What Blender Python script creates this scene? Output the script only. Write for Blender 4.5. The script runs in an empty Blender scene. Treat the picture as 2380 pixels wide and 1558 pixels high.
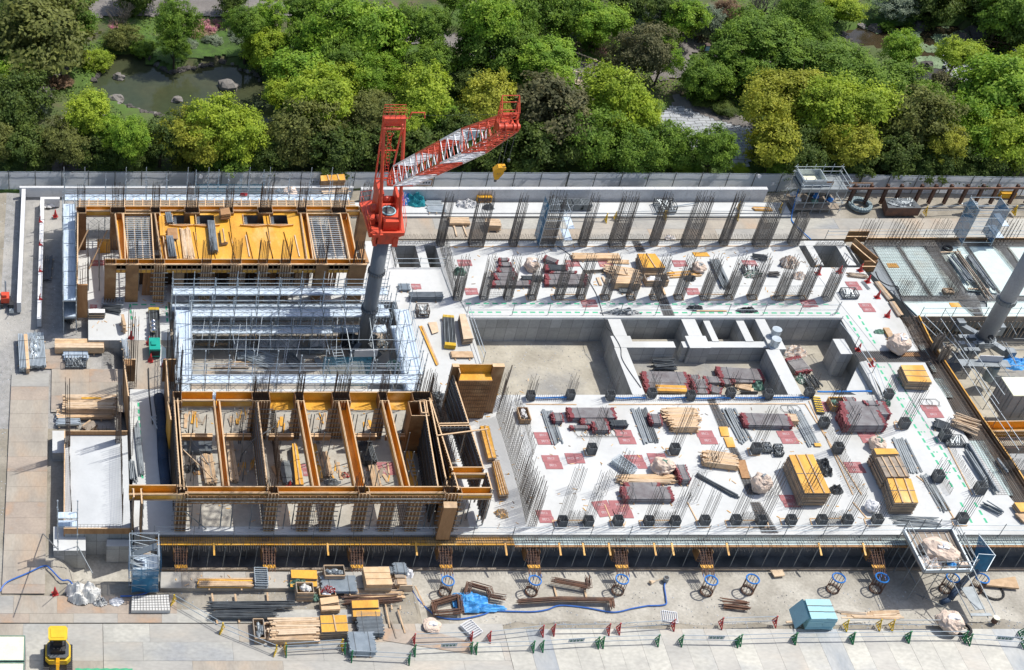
import bpy,math,random
from mathutils import Vector,Matrix,noise
random.seed(7)
R = math.radians
S = bpy.context.scene
C = S.collection

# ---------------- camera, sky, sun, exposure ----------------
PH,F,U0,HC = R(42.8),3440.0,175.0,84.0
cam = bpy.data.objects.new("camera",bpy.data.cameras.new("camera"))
C.objects.link(cam); S.camera = cam
cam.location = (0,0,HC); cam.rotation_euler = (math.pi / 2 - PH,0,0)
cam.data.sensor_fit = 'HORIZONTAL'; cam.data.sensor_width = 36
cam.data.lens = F / 2380 * 36; cam.data.shift_x = (1190 - U0) / 2380
cam.data.clip_start = 1; cam.data.clip_end = 3000
SUN_EL,SUN_AZ = R(61),R(68)          # azimuth measured from +Y towards +X
W = bpy.data.worlds.new("World"); S.world = W; W.use_nodes = True
nt = W.node_tree; bg = nt.nodes["Background"]
sky = nt.nodes.new("ShaderNodeTexSky"); sky.sky_type = 'NISHITA'; sky.sun_disc = False
sky.sun_elevation = SUN_EL; sky.sun_rotation = SUN_AZ; sky.dust_density = 2.0
nt.links.new(sky.outputs[0],bg.inputs[0]); bg.inputs[1].default_value = 0.14
sl = bpy.data.lights.new("sun",'SUN'); sl.energy = 4.1; sl.angle = R(0.5); sl.color = (1,.965,.9)
so = bpy.data.objects.new("sun",sl); C.objects.link(so)
sd = Vector((math.sin(SUN_AZ) * math.cos(SUN_EL),math.cos(SUN_AZ) * math.cos(SUN_EL),math.sin(SUN_EL)))
so.rotation_euler = sd.to_track_quat('Z','Y').to_euler()
S.view_settings.view_transform = 'Standard'; S.view_settings.look = 'None'
S.view_settings.gamma = 1; S.view_settings.exposure = 0.1

# ---------------- survey helpers: a point seen at (u,v) at height z ----------------
def G(u,v,z=0.0):
    a = PH + math.atan((v - 779) / F); d = (HC - z) / math.sin(a) * math.cos(a - PH)
    return Vector(((u - U0) / F * d,(HC - z) / math.tan(a),z))
def T(c,r,x,y): return (595 * c + x / 4.0,(372,761,1168)[r] + y / 4.0)
def K(c,r,x,y,z=0.0): return G(*T(c,r,x,y),z)
def YY(v,z=0.0): return G(0,v,z).y
def XX(u,v,z=0.0): return G(u,v,z).x

# ---------------- materials ----------------
M = {}
def mat(n,c1,c2=None,scale=1.0,rough=.8,metal=0.0,bump=0.0,det=6,lo=.35,hi=.65,c3=None,s3=.2,l3=.5,h3=.7,trans=0,alpha=1,obj=False,stretch=None,spec=None,grime=.13):
    m = bpy.data.materials.new(n); m.use_nodes = True; t = m.node_tree; b = t.nodes["Principled BSDF"]
    b.inputs["Roughness"].default_value = rough; b.inputs["Metallic"].default_value = metal
    if spec is not None: b.inputs["Specular IOR Level"].default_value = spec
    c2 = c2 or tuple(x * .75 for x in c1)
    if obj: vec = t.nodes.new("ShaderNodeTexCoord").outputs["Object"]
    else: vec = t.nodes.new("ShaderNodeNewGeometry").outputs["Position"]
    if stretch:
        mp = t.nodes.new("ShaderNodeMapping"); mp.inputs["Scale"].default_value = stretch
        t.links.new(vec,mp.inputs[0]); vec = mp.outputs[0]
    def nz(sc,l,h,d=det):
        k = t.nodes.new("ShaderNodeTexNoise"); k.inputs["Scale"].default_value = sc; k.inputs["Detail"].default_value = d
        t.links.new(vec,k.inputs["Vector"])
        r = t.nodes.new("ShaderNodeMapRange"); r.inputs[1].default_value = l; r.inputs[2].default_value = h
        t.links.new(k.outputs[0],r.inputs[0]); return k.outputs[0],r.outputs[0]
    def mix(f,a,bb):
        x = t.nodes.new("ShaderNodeMix"); x.data_type = 'RGBA'; t.links.new(f,x.inputs[0])
        for i,q in ((6,a),(7,bb)):
            if isinstance(q,tuple): x.inputs[i].default_value = (*q,1)
            else: t.links.new(q,x.inputs[i])
        return x.outputs[2]
    raw,f = nz(scale,lo,hi); col = mix(f,c1,c2)
    if c3:
        _,g = nz(s3,l3,h3,5); col = mix(g,col,c3)
    if grime:
        k,g = nz(scale * 11,.25,.75,3); r_ = t.nodes.new("ShaderNodeMapRange"); r_.inputs[3].default_value = 1 - grime; r_.inputs[4].default_value = 1 + grime * .6
        t.links.new(g,r_.inputs[0]); x = t.nodes.new("ShaderNodeMix"); x.data_type = 'RGBA'; x.blend_type = 'MULTIPLY'; x.inputs[0].default_value = 1
        t.links.new(col,x.inputs[6]); t.links.new(r_.outputs[0],x.inputs[7]); col = x.outputs[2]
    t.links.new(col,b.inputs["Base Color"])
    if bump:
        bp = t.nodes.new("ShaderNodeBump"); bp.inputs["Strength"].default_value = bump; bp.inputs["Distance"].default_value = .05
        r2,_ = nz(scale * 4,.3,.7); t.links.new(r2,bp.inputs["Height"]); t.links.new(bp.outputs[0],b.inputs["Normal"])
    if trans:
        o = t.nodes["Material Output"]; tr = t.nodes.new("ShaderNodeBsdfTranslucent"); ms = t.nodes.new("ShaderNodeMixShader")
        t.links.new(col,tr.inputs[0]); ms.inputs[0].default_value = trans
        t.links.new(b.outputs[0],ms.inputs[1]); t.links.new(tr.outputs[0],ms.inputs[2]); t.links.new(ms.outputs[0],o.inputs[0])
    if alpha < 1: b.inputs["Alpha"].default_value = alpha
    M[n] = m; return m

mat('dirt',(.35,.315,.255),(.24,.215,.17),.5,.95,bump=.8,c3=(.40,.375,.33),s3=.14,det=12,grime=.16)
mat('gravel',(.37,.36,.345),(.28,.275,.26),2.0,.95,bump=.8,det=9,c3=(.44,.42,.38),s3=.2,grime=.3)
mat('soil',(.12,.10,.06),(.06,.09,.025),.5,.95,bump=.8,c3=(.08,.14,.025),s3=.12,l3=.42,h3=.55)
mat('grass',(.07,.14,.02),(.05,.09,.02),1.5,.95,bump=.8,det=8)
mat('lean',(.49,.465,.405),(.37,.345,.295),.5,.9,bump=.5,c3=(.27,.25,.21),s3=.2,l3=.52,h3=.7,det=10,grime=.2)
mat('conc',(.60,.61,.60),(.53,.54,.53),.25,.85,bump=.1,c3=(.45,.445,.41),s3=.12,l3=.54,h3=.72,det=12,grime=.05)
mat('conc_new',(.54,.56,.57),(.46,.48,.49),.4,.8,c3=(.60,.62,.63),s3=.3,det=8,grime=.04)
mat('precast',(.62,.63,.64),(.55,.56,.57),.8,.8,c3=(.45,.46,.46),s3=.4,l3=.6,h3=.8)
mat('pl_tan',(.41,.365,.30),(.31,.275,.23),.6,.6,.1,c3=(.42,.32,.23),s3=.4,l3=.5,h3=.7,stretch=(1,.45,1),det=10,grime=.12)
mat('pl_rust',(.40,.33,.265),(.31,.26,.215),.5,.65,.1,c3=(.43,.29,.19),s3=.5,l3=.54,h3=.7,det=9,grime=.12)
mat('pl_grey',(.41,.395,.355),(.32,.31,.285),.5,.45,.1,c3=(.46,.41,.34),s3=.3,stretch=(.5,1,1),det=10,grime=.12)
mat('pl_blue',(.26,.285,.31),(.38,.375,.35),.5,.4,.2,c3=(.18,.21,.24),s3=.5,stretch=(1,.4,1),det=10)
mat('pl_pale',(.47,.455,.40),(.36,.35,.315),.45,.5,.1,c3=(.27,.285,.30),s3=.22,l3=.48,h3=.68,stretch=(.6,.9,1),det=10,grime=.18)
mat('orange',(.76,.40,.045),(.60,.29,.03),.9,.42,c3=(.82,.55,.22),s3=.6,l3=.56,h3=.76,stretch=(1,.4,1),det=10,grime=.16)
mat('brown',(.33,.175,.07),(.22,.11,.04),1.2,.6,c3=(.42,.27,.13),s3=.7,l3=.54,h3=.75,det=10,grime=.2)
mat('ply',(.42,.23,.10),(.33,.17,.07),1.5,.7,stretch=(3,3,.6))
mat('edge',(.72,.50,.30),(.60,.40,.22),2,.7)
mat('wood',(.60,.43,.27),(.46,.31,.18),2.2,.8,c3=(.34,.25,.17),s3=1.2,l3=.55,h3=.75)
mat('wood_pale',(.68,.52,.36),(.56,.42,.28),2.5,.8)
mat('wood_grey',(.36,.30,.24),(.26,.21,.16),2.5,.85)
mat('galv',(.50,.56,.60),(.40,.46,.50),2,.4,.5)
mat('deck',(.62,.71,.80),(.47,.57,.67),1.2,.5,.1,stretch=(6,1,1),lo=.4,hi=.6)
mat('steel_dark',(.13,.145,.155),(.09,.10,.11),2,.5,.4)
mat('steel_grey',(.27,.30,.32),(.20,.225,.24),2,.45,.4)
mat('rebar',(.075,.065,.06),(.12,.08,.055),1.5,.7,.3)
mat('rebar_grey',(.14,.135,.13),(.10,.085,.07),1.5,.65)
mat('rust',(.20,.10,.06),(.11,.065,.05),1.5,.8,grime=.25)
mat('red_prop',(.32,.075,.085),(.24,.06,.065),2,.6)
mat('prop_tube',(.40,.385,.38),(.28,.25,.25),1.5,.55,.2,det=8)
mat('red_plate',(.40,.15,.155),(.34,.12,.125),2,.7)
mat('crane_red',(.70,.085,.035),(.60,.07,.03),1.2,.45,c3=(.42,.07,.04),s3=1.4,l3=.58,h3=.75,det=9,grime=.2)
mat('crane_white',(.86,.87,.90),(.80,.81,.84),1.5,.5,grime=.05)
mat('crane_grey',(.17,.185,.205),(.14,.155,.17),.8,.45,c3=(.22,.235,.25),s3=.5,stretch=(1,1,.2))
mat('crane_grey_pale',(.36,.37,.385),(.31,.32,.335),.8,.5)
mat('black',(.02,.02,.022),(.03,.03,.033),2,.6)
mat('yellow',(.78,.52,.02),(.68,.44,.02),2,.4)
mat('hook_yellow',(.80,.40,.01),(.70,.35,.01),2,.45)
mat('green',(.02,.22,.08),(.02,.17,.06),2,.45)
mat('red',(.50,.04,.04),(.42,.03,.03),2,.5)
mat('white',(.78,.78,.78),(.70,.70,.71),2,.6)
mat('sheet_white',(.90,.93,.99),(.84,.88,.96),.5,.6,bump=.12,trans=.55,c3=(.76,.82,.94),s3=.3,grime=.03)
mat('cloth',(.70,.69,.66),(.60,.59,.56),2,.9,bump=.4)
mat('bag',(.76,.62,.51),(.62,.48,.38),3,.85,bump=.8,det=9)
mat('tarp_blue',(.02,.22,.62),(.02,.15,.48),2,.5,bump=.6)
mat('tarp_cyan',(.08,.38,.78),(.05,.27,.62),2,.45,bump=.8)
mat('net_blue',(.01,.19,.36),(.01,.13,.26),2,.7,alpha=.78)
mat('net_dark',(.03,.06,.12),(.02,.05,.10),2,.8,alpha=.8)
mat('net_teal',(.03,.26,.36),(.02,.20,.28),2,.6,alpha=.6)
mat('net_grey',(.16,.17,.18),(.12,.13,.14),2,.8,alpha=.9)
mat('teal',(.01,.26,.30),(.01,.20,.25),2,.7,bump=.5)
mat('net_green',(.16,.28,.22),(.10,.20,.15),3,.9,bump=.6)
mat('foam',(.60,.72,.705),(.53,.655,.64),1.5,.7,c3=(.55,.60,.54),s3=.5)
mat('foam_blue',(.36,.62,.66),(.33,.57,.62),1.5,.7)
mat('cream',(.74,.74,.57),(.68,.68,.51),.8,.6)
mat('cabin',(.36,.36,.34),(.31,.31,.30),.8,.6)
mat('mark_green',(.05,.42,.22),(.08,.48,.27),2,.8)
mat('mark_text',(.62,.52,.53),(.55,.45,.46),2,.8)
mat('sign_blue',(.25,.36,.42),(.22,.32,.38),2,.6)
mat('tent_green',(.09,.45,.24),(.07,.38,.20),1,.6,bump=.3)
mat('compr',(.0,.36,.27),(.0,.30,.23),2,.45)
mat('rock',(.12,.105,.095),(.07,.065,.06),1.5,.9,bump=.8)
mat('rock_pale',(.26,.24,.22),(.17,.155,.14),1.5,.9,bump=.6)
mat('path',(.22,.20,.185),(.16,.145,.135),.8,.9,bump=.3,det=9)
mat('bark',(.09,.065,.045),(.05,.04,.03),3,.95,bump=.6)
mat('bark_grey',(.20,.18,.155),(.13,.115,.10),3,.95)
mat('bridge',(.55,.46,.34),(.45,.37,.26),2,.8)
mat('rail_brown',(.12,.075,.05),(.08,.05,.035),2,.8)
mat('hose_blue',(.05,.16,.50),(.04,.12,.40),2,.5)
mat('hose_grey',(.28,.36,.38),(.22,.29,.31),2,.5)
# water
m = mat('water',(.045,.062,.035),(.065,.07,.035),.15,.06); m.node_tree.nodes["Principled BSDF"].inputs["IOR"].default_value = 1.33
mat('water_brown',(.055,.04,.022),(.035,.03,.018),.3,.08)
# stone paving
m = mat('paving',(.40,.42,.44),(.34,.36,.38),2,.8)
t = m.node_tree; bk = t.nodes.new("ShaderNodeTexBrick"); bk.inputs["Color1"].default_value = (.42,.44,.46,1); bk.inputs["Color2"].default_value = (.34,.36,.38,1)
bk.inputs["Mortar"].default_value = (.14,.14,.14,1); bk.inputs["Scale"].default_value = 1.0; bk.inputs["Mortar Size"].default_value = .04
bk.inputs["Brick Width"].default_value = 1.1; bk.inputs["Row Height"].default_value = .5
t.links.new(t.nodes.new("ShaderNodeNewGeometry").outputs["Position"],bk.inputs["Vector"]); t.links.new(bk.outputs[0],t.nodes["Principled BSDF"].inputs["Base Color"])
# formed concrete: board panels one after the other
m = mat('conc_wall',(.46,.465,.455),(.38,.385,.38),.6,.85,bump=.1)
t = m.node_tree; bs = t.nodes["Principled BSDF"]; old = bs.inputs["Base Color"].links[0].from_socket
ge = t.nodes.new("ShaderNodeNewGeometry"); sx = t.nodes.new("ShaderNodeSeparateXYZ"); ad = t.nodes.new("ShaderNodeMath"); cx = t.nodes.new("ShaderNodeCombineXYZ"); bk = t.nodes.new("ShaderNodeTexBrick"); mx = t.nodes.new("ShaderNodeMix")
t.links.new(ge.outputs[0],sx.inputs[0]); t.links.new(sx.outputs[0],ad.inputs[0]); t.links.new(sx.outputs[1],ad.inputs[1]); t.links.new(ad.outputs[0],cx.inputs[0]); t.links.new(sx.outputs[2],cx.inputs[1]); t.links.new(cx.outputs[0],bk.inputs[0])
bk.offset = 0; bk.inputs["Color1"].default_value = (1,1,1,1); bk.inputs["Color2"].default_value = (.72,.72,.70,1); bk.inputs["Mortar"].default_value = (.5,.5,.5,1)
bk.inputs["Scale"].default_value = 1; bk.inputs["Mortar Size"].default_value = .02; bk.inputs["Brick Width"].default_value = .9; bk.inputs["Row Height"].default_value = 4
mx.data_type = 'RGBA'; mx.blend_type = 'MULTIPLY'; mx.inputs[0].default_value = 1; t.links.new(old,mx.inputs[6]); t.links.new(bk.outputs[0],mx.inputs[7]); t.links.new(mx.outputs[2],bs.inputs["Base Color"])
mat('shade_brown',(.13,.075,.04),(.07,.045,.03),1.5,.7,grime=.25)  # dark brown standing in for shade inside the formwork
mat('painted_shade',(.16,.165,.17),(.075,.08,.085),.8,.6,det=9)  # dark grey standing in for deep shade in trench and deck openings
# leaves
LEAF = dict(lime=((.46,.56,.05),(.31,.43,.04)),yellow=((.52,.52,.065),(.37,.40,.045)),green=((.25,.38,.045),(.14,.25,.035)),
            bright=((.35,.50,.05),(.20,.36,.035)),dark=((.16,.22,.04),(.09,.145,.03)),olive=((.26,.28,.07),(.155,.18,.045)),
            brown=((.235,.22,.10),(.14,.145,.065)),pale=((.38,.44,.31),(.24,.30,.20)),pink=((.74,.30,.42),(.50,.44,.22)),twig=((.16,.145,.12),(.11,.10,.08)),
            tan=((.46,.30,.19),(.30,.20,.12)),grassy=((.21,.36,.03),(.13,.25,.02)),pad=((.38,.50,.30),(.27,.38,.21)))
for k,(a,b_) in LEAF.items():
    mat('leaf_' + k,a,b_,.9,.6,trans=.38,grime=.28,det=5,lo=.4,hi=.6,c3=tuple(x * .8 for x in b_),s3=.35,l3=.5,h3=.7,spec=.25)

# ---------------- mesh builder ----------------
class MB:
    def __init__(s): s.v = []; s.f = []; s.m = []
    def face(s,pts,m=0):
        i = len(s.v); s.v += [Vector(p) for p in pts]; s.f.append(tuple(range(i,i + len(pts)))); s.m.append(m)
    def box(s,x0,x1,y0,y1,z0,z1,m=0,mt=None):
        if x0 > x1: x0,x1 = x1,x0
        if y0 > y1: y0,y1 = y1,y0
        i = len(s.v); s.v += [Vector((x,y,z)) for z in (z0,z1) for y in (y0,y1) for x in (x0,x1)]
        for q in ((0,2,3,1),(4,5,7,6),(0,1,5,4),(2,6,7,3),(0,4,6,2),(1,3,7,5)):
            s.f.append(tuple(i + k for k in q)); s.m.append(m)
        if mt is not None: s.m[-5] = mt
        return s
    def bar(s,p,q,w,h,m=0,mt=None):
        p = Vector(p); q = Vector(q); d = (q - p).normalized()
        up = Vector((0,0,1)) if abs(d.z) < .98 else Vector((0,1,0))
        a = d.cross(up).normalized() * w / 2; b = a.cross(d).normalized() * h / 2
        i = len(s.v); s.v += [p - a - b,p + a - b,p + a + b,p - a + b,q - a - b,q + a - b,q + a + b,q - a + b]
        for k in ((0,1,2,3),(4,7,6,5),(0,4,5,1),(2,6,7,3),(0,3,7,4),(1,5,6,2)):
            s.f.append(tuple(i + x for x in k)); s.m.append(m)
        if mt is not None: s.m[-3] = mt
        return s
    def tube(s,p,q,r,n=5,m=0,r2=None,cap=True):
        p = Vector(p); q = Vector(q); r2 = r if r2 is None else r2; d = q - p
        if d.length < 1e-6: return s
        d.normalize(); a = d.orthogonal().normalized(); b = d.cross(a); i = len(s.v)
        for c,rr in ((p,r),(q,r2)):
            for k in range(n):
                t = 2 * math.pi * k / n; s.v.append(c + (a * math.cos(t) + b * math.sin(t)) * rr)
        for k in range(n):
            s.f.append((i + k,i + (k + 1) % n,i + n + (k + 1) % n,i + n + k)); s.m.append(m)
        if cap and n > 3:
            s.f.append(tuple(i + k for k in reversed(range(n)))); s.m.append(m); s.f.append(tuple(i + n + k for k in range(n))); s.m.append(m)
        return s
    def path(s,pts,r,n=5,m=0):
        for a,b in zip(pts,pts[1:]): s.tube(a,b,r,n,m)
        return s
    def ring(s,c,rad,r,n=20,m=0,nn=5,rot=None):
        P = []
        for k in range(n + 1):
            t = 2 * math.pi * k / n; q = Vector((math.cos(t) * rad,math.sin(t) * rad,0))
            if rot: q = rot @ q
            P.append(Vector(c) + q)
        return s.path(P,r,nn,m)
    def prism(s,pts,z0,z1,m=0,mt=None):
        P = [(p[0],p[1]) for p in pts]
        if sum(P[i][0] * P[(i + 1) % len(P)][1] - P[(i + 1) % len(P)][0] * P[i][1] for i in range(len(P))) < 0: P.reverse()
        n = len(P); i = len(s.v); s.v += [Vector((x,y,z0)) for x,y in P] + [Vector((x,y,z1)) for x,y in P]
        s.f.append(tuple(i + n + k for k in range(n))); s.m.append(m if mt is None else mt)
        s.f.append(tuple(i + k for k in reversed(range(n)))); s.m.append(m)
        for k in range(n):
            s.f.append((i + k,i + (k + 1) % n,i + n + (k + 1) % n,i + n + k)); s.m.append(m)
        return s
    def blob(s,c,r,nu=10,nv=6,m=0,amp=.2,seed=0,fz=1.0):
        i = len(s.v); c = Vector(c); o = Vector((seed * 3.7,seed * 1.3,seed))
        if not isinstance(r,(tuple,Vector)): r = (r,r,r * fz)
        for a in range(nv + 1):
            th = math.pi * a / nv
            for b in range(nu):
                ph = 2 * math.pi * b / nu
                d = Vector((math.sin(th) * math.cos(ph),math.sin(th) * math.sin(ph),math.cos(th)))
                k = 1 + amp * 2 * noise.noise(d * 1.7 + o) + amp * noise.noise(d * 4.5 + o)
                s.v.append(c + Vector((d.x * r[0],d.y * r[1],d.z * r[2])) * k)
        for a in range(nv):
            for b in range(nu):
                s.f.append((i + a * nu + b,i + (a + 1) * nu + b,i + (a + 1) * nu + (b + 1) % nu,i + a * nu + (b + 1) % nu)); s.m.append(m)
        return s
    def mesh(s,name,mats,smooth=False):
        me = bpy.data.meshes.new(name); me.from_pydata([tuple(v) for v in s.v],[],s.f)
        for x in mats: me.materials.append(M[x])
        me.polygons.foreach_set('material_index',s.m)
        if smooth: me.polygons.foreach_set('use_smooth',[True] * len(s.f))
        me.update(); return me

def tagit(o,label,cat,group=None,kind=None):
    if label: o['label'] = label
    if cat: o['category'] = cat
    if group: o['group'] = group
    if kind: o['kind'] = kind
    return o
def thing(name,label,cat,loc=(0,0,0),rz=0,group=None):
    o = bpy.data.objects.new(name,None); C.objects.link(o); o.location = loc; o.rotation_euler = (0,0,rz); o.empty_display_size = .2
    return tagit(o,label,cat,group)
def part(name,mb,mats,parent,smooth=False,world=False,label=None):
    if isinstance(mats,str): mats = [mats]
    if world and parent:
        p = parent; l = p.location.copy(); rz = p.rotation_euler.z
        if p.parent: l = Matrix.Rotation(p.parent.rotation_euler.z,3,'Z') @ l + p.parent.location; rz += p.parent.rotation_euler.z
        inv = Matrix.Rotation(-rz,3,'Z'); mb.v = [inv @ (v - l) for v in mb.v]
    o = bpy.data.objects.new(name,mb.mesh(name,mats,smooth) if isinstance(mb,MB) else mb)
    C.objects.link(o)
    if parent: o.parent = parent
    if label: o['label'] = label
    return o
def solo(name,mb,mats,label,cat,group=None,loc=None,rz=0,smooth=False,kind=None):
    """one-mesh thing; when loc is given the mesh is already local"""
    if isinstance(mats,str): mats = [mats]
    if loc is None:
        n = len(mb.v); c = Vector((sum(v.x for v in mb.v) / n,sum(v.y for v in mb.v) / n,min(v.z for v in mb.v)))
        mb.v = [v - c for v in mb.v]; loc = c
    o = bpy.data.objects.new(name,mb.mesh(name,mats,smooth)); C.objects.link(o); o.location = loc; o.rotation_euler = (0,0,rz)
    return tagit(o,label,cat,group,kind)
def struct(name,mb,mats,smooth=False):
    if isinstance(mats,str): mats = [mats]
    o = bpy.data.objects.new(name,mb.mesh(name,mats,smooth)); C.objects.link(o); o['kind'] = 'structure'; return o
KIDS = {}
def dup(root,loc,rz=0,label=None,scale=None):
    def cp(o,par):
        c = o.copy(); C.objects.link(c)
        if par: c.parent = par
        for k in o.children: cp(k,c)
        return c
    r = cp(root,None); r.location = loc; r.rotation_euler = (0,0,rz)
    if scale: r.scale = scale
    if label: r['label'] = label
    return r
ORD = ['first','second','third','fourth','fifth','sixth','seventh','eighth','ninth','tenth','eleventh','twelfth','thirteenth','fourteenth','fifteenth','sixteenth','seventeenth','eighteenth','nineteenth','twentieth']
def ordn(i,n):
    if i == 0: return 'leftmost'
    if i == n - 1: return 'rightmost'
    return ORD[i] + ' from left'
def jit(a): return random.uniform(-a,a)
_font = {}
def text_mb(s,size,mb,org,xd,yd,m):
    """adds flat lettering to mb: org is its centre, xd/yd unit vectors"""
    if s not in _font:
        cu = bpy.data.curves.new("t",'FONT'); cu.body = s; cu.size = 1; cu.align_x = 'CENTER'; cu.align_y = 'CENTER'; cu.resolution_u = 1
        o = bpy.data.objects.new("t",cu); me = o.to_mesh()
        _font[s] = ([v.co.copy() for v in me.vertices],[tuple(p.vertices) for p in me.polygons]); o.to_mesh_clear()
        bpy.data.objects.remove(o); bpy.data.curves.remove(cu)
    vs,fs = _font[s]; i = len(mb.v); org = Vector(org); xd = Vector(xd); yd = Vector(yd)
    mb.v += [org + xd * (v.x * size) + yd * (v.y * size) for v in vs]
    for f in fs: mb.f.append(tuple(i + k for k in f)); mb.m.append(m)
# ---------------- ground ----------------
SL = 1.0
YN,YS = YY(560,SL),YY(1243,SL)
def inpoly(x,y,P):
    c = False
    for i in range(len(P)):
        x1,y1 = P[i][0],P[i][1]; x2,y2 = P[i - 1][0],P[i - 1][1]
        if (y1 > y) != (y2 > y) and x < (x2 - x1) * (y - y1) / (y2 - y1) + x1: c = not c
    return c
def gp(L,z=0): return [G(u,v,z) for u,v in L]
POND1 = gp([(212,195),(240,150),(262,122),(330,118),(352,140),(375,158),(400,170),(425,158),(470,152),(520,142),(570,155),(600,172),(612,205),(640,245),(640,300),(560,300),(480,285),(390,275),(300,250),(250,230)])
POND2 = gp([(1945,88),(1960,72),(1990,60),(2060,58),(2200,55),(2290,70),(2360,82),(2420,110),(2420,130),(2300,120),(2255,160),(2200,200),(2130,190),(2080,130),(2010,112),(1960,105)])
POND3 = gp([(1030,75),(1080,82),(1100,95),(1070,92),(1035,88)])
FENY = YY(441,0)
yb1,yb2 = YY(1329,.3),YY(1432,0)
xb1 = XX(957,1350,0)
def height(x,y):
    n = noise.noise((x * .13,y * .13,0)); n2 = noise.noise((x * .6,y * .6,3))
    h = .05 * n2
    if y < FENY - .5:
        h += .08 * n
        h -= .12
        d = 1e9
        if y < 69.3:
            yb = yb1 if x < xb1 else yb2 + .35 * n2 + .2 * n
            d = min(y - yb + .6,x + 1.2)
        else:
            d = min(x - 3.0,102.0 - y) if y < 101.9 else -9
        if y > 69.3 and x < 3.0: d = -9
        if y < 69.3 and y > 68.0 and x < 4: d = min(d,x + 1.2)
        k = max(0,min(1,d / 1.0)); k = k * k * (3 - 2 * k)
        h -= 1.4 * k
    else:
        h += .5 * n + .15 * n2 + .02 * (y - FENY)
        for P in (POND1,POND2,POND3):
            if inpoly(x,y,P): return -.55
        h = max(h,-.1)
    return h
def rng(a,b,s):
    o = []; x = a
    while x < b: o.append(x); x += s
    return o
xs = [-500,-250,-120,-60,-30] + rng(-12,100,.7) + [110,130,170,300,600]
ys = [-50,0,30,45] + rng(52,104,.55) + rng(104,152,.7) + [160,175,200,260,500,900]
gm = MB(); nx = len(xs)
for y in ys:
    for x in xs: gm.v.append(Vector((x,y,height(x,y))))
for j in range(len(ys) - 1):
    for i in range(nx - 1):
        x = (xs[i] + xs[i + 1]) / 2; y = (ys[j] + ys[j + 1]) / 2; z = gm.v[j * nx + i].z
        if y > FENY - .3: m = 1
        elif z < -.75: m = 2 if y < 69.4 else 4
        elif -6.2 < x < 4 and y > 80: m = 3
        else: m = 0
        gm.f.append((j * nx + i,j * nx + i + 1,(j + 1) * nx + i + 1,(j + 1) * nx + i)); gm.m.append(m)
mat('sand',(.47,.435,.355),(.34,.31,.25),.45,.95,bump=.7,c3=(.27,.265,.25),s3=.22,l3=.5,h3=.68,det=10)
struct('ground',gm,['dirt','soil','lean','gravel','sand'],True)
for P,mt in ((POND1,'water'),(POND2,'water_brown'),(POND3,'water_brown')):
    b = MB(); cx = sum(p.x for p in P) / len(P); cy = sum(p.y for p in P) / len(P)
    b.face([((p.x - cx) * 1.08 + cx,(p.y - cy) * 1.08 + cy,-.16) for p in P]); struct('water',b,mt)
# grass patches and paths in the park (sheets draped over the ground)
def drape(name,pts,m,z=.05,step=.8,kind=True):
    P = gp(pts); x0 = min(p.x for p in P); x1 = max(p.x for p in P); y0 = min(p.y for p in P); y1 = max(p.y for p in P)
    b = MB(); idx = {}; y = y0
    nxx = int((x1 - x0) / step) + 1; nyy = int((y1 - y0) / step) + 1
    def V(i,j):
        if (i,j) not in idx:
            x = x0 + i * step; y = y0 + j * step; idx[(i,j)] = len(b.v); b.v.append(Vector((x,y,max(height(x,y),-.1) + z)))
        return idx[(i,j)]
    for i in range(nxx):
        for j in range(nyy):
            if inpoly(x0 + (i + .5) * step,y0 + (j + .5) * step,P):
                b.f.append((V(i,j),V(i + 1,j),V(i + 1,j + 1),V(i,j + 1))); b.m.append(0)
    return struct(name,b,m)
drape('grass',[(340,150),(335,95),(450,85),(620,80),(640,150),(560,145),(520,138),(470,148),(430,152),(400,165),(370,150)],'grass',.10,.4)
drape('grass',[(1310,100),(1400,50),(1480,30),(1480,60),(1440,100),(1400,130),(1330,130)],'grass',.10,.5)
drape('grass',[(2000,60),(2010,45),(2200,20),(2380,20),(2380,60),(2280,60),(2100,58)],'grass',.10,.5)
drape('path',[(170,60),(225,18),(330,8),(560,10),(720,22),(800,40),(790,60),(700,45),(540,52),(430,45),(300,52),(215,60)],'path',.14,.4)
drape('path',[(900,90),(925,82),(960,85),(1030,90),(1100,108),(1250,140),(1400,160),(1420,185),(1340,195),(1200,165),(1100,140),(1040,120),(960,110),(900,105)],'path',.14,.4)
drape('path',[(1510,190),(1525,160),(1560,110),(1590,100),(1640,112),(1600,140),(1580,195),(1520,200)],'path',.14,.4)
drape('path',[(1590,95),(1680,120),(1900,165),(2150,205),(2260,225),(2240,300),(2200,290),(2215,245),(2100,215),(1880,180),(1640,135)],'path',.14,.4)
drape('path',[(1560,236),(1600,240),(1700,270),(1750,290),(1745,310),(1700,298),(1600,262),(1560,255)],'path',.18,.35)
drape('paving',[(1560,250),(1700,285),(1745,305),(1740,390),(1690,392),(1560,330),(1500,300)],'paving',.14,.35)
drape('paving',[(2190,125),(2260,125),(2270,225),(2210,215)],'paving',.14,.35)
drape('path',[(150,265),(240,270),(240,300),(200,400),(120,400)],'path',.14,.4)
drape('path',[(60,180),(110,150),(150,120),(160,170),(110,240),(70,240)],'path',.14,.4)

# steel road plates laid in rows (real plates with joints)
def plates(name,x0,x1,y0,y1,px,py,z,mats,stag=0,seed=1,zof=None):
    b = MB(); rr = random.Random(seed); y = y1; row = 0
    while y > y0 + .3:
        x = x0 - (rr.random() * px if stag else 0)
        while x < x1 - .3:
            a0 = max(x,x0) + .006; a1 = min(x + px,x1) - .006; c0 = max(y - py,y0) + .006
            if a1 > a0 + .2: b.box(a0,a1,c0,y - .006,z - .03,z + rr.random() * .008,rr.randrange(len(mats)))
            x += px
        y -= py; row += 1
    return struct(name,b,mats)
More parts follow.
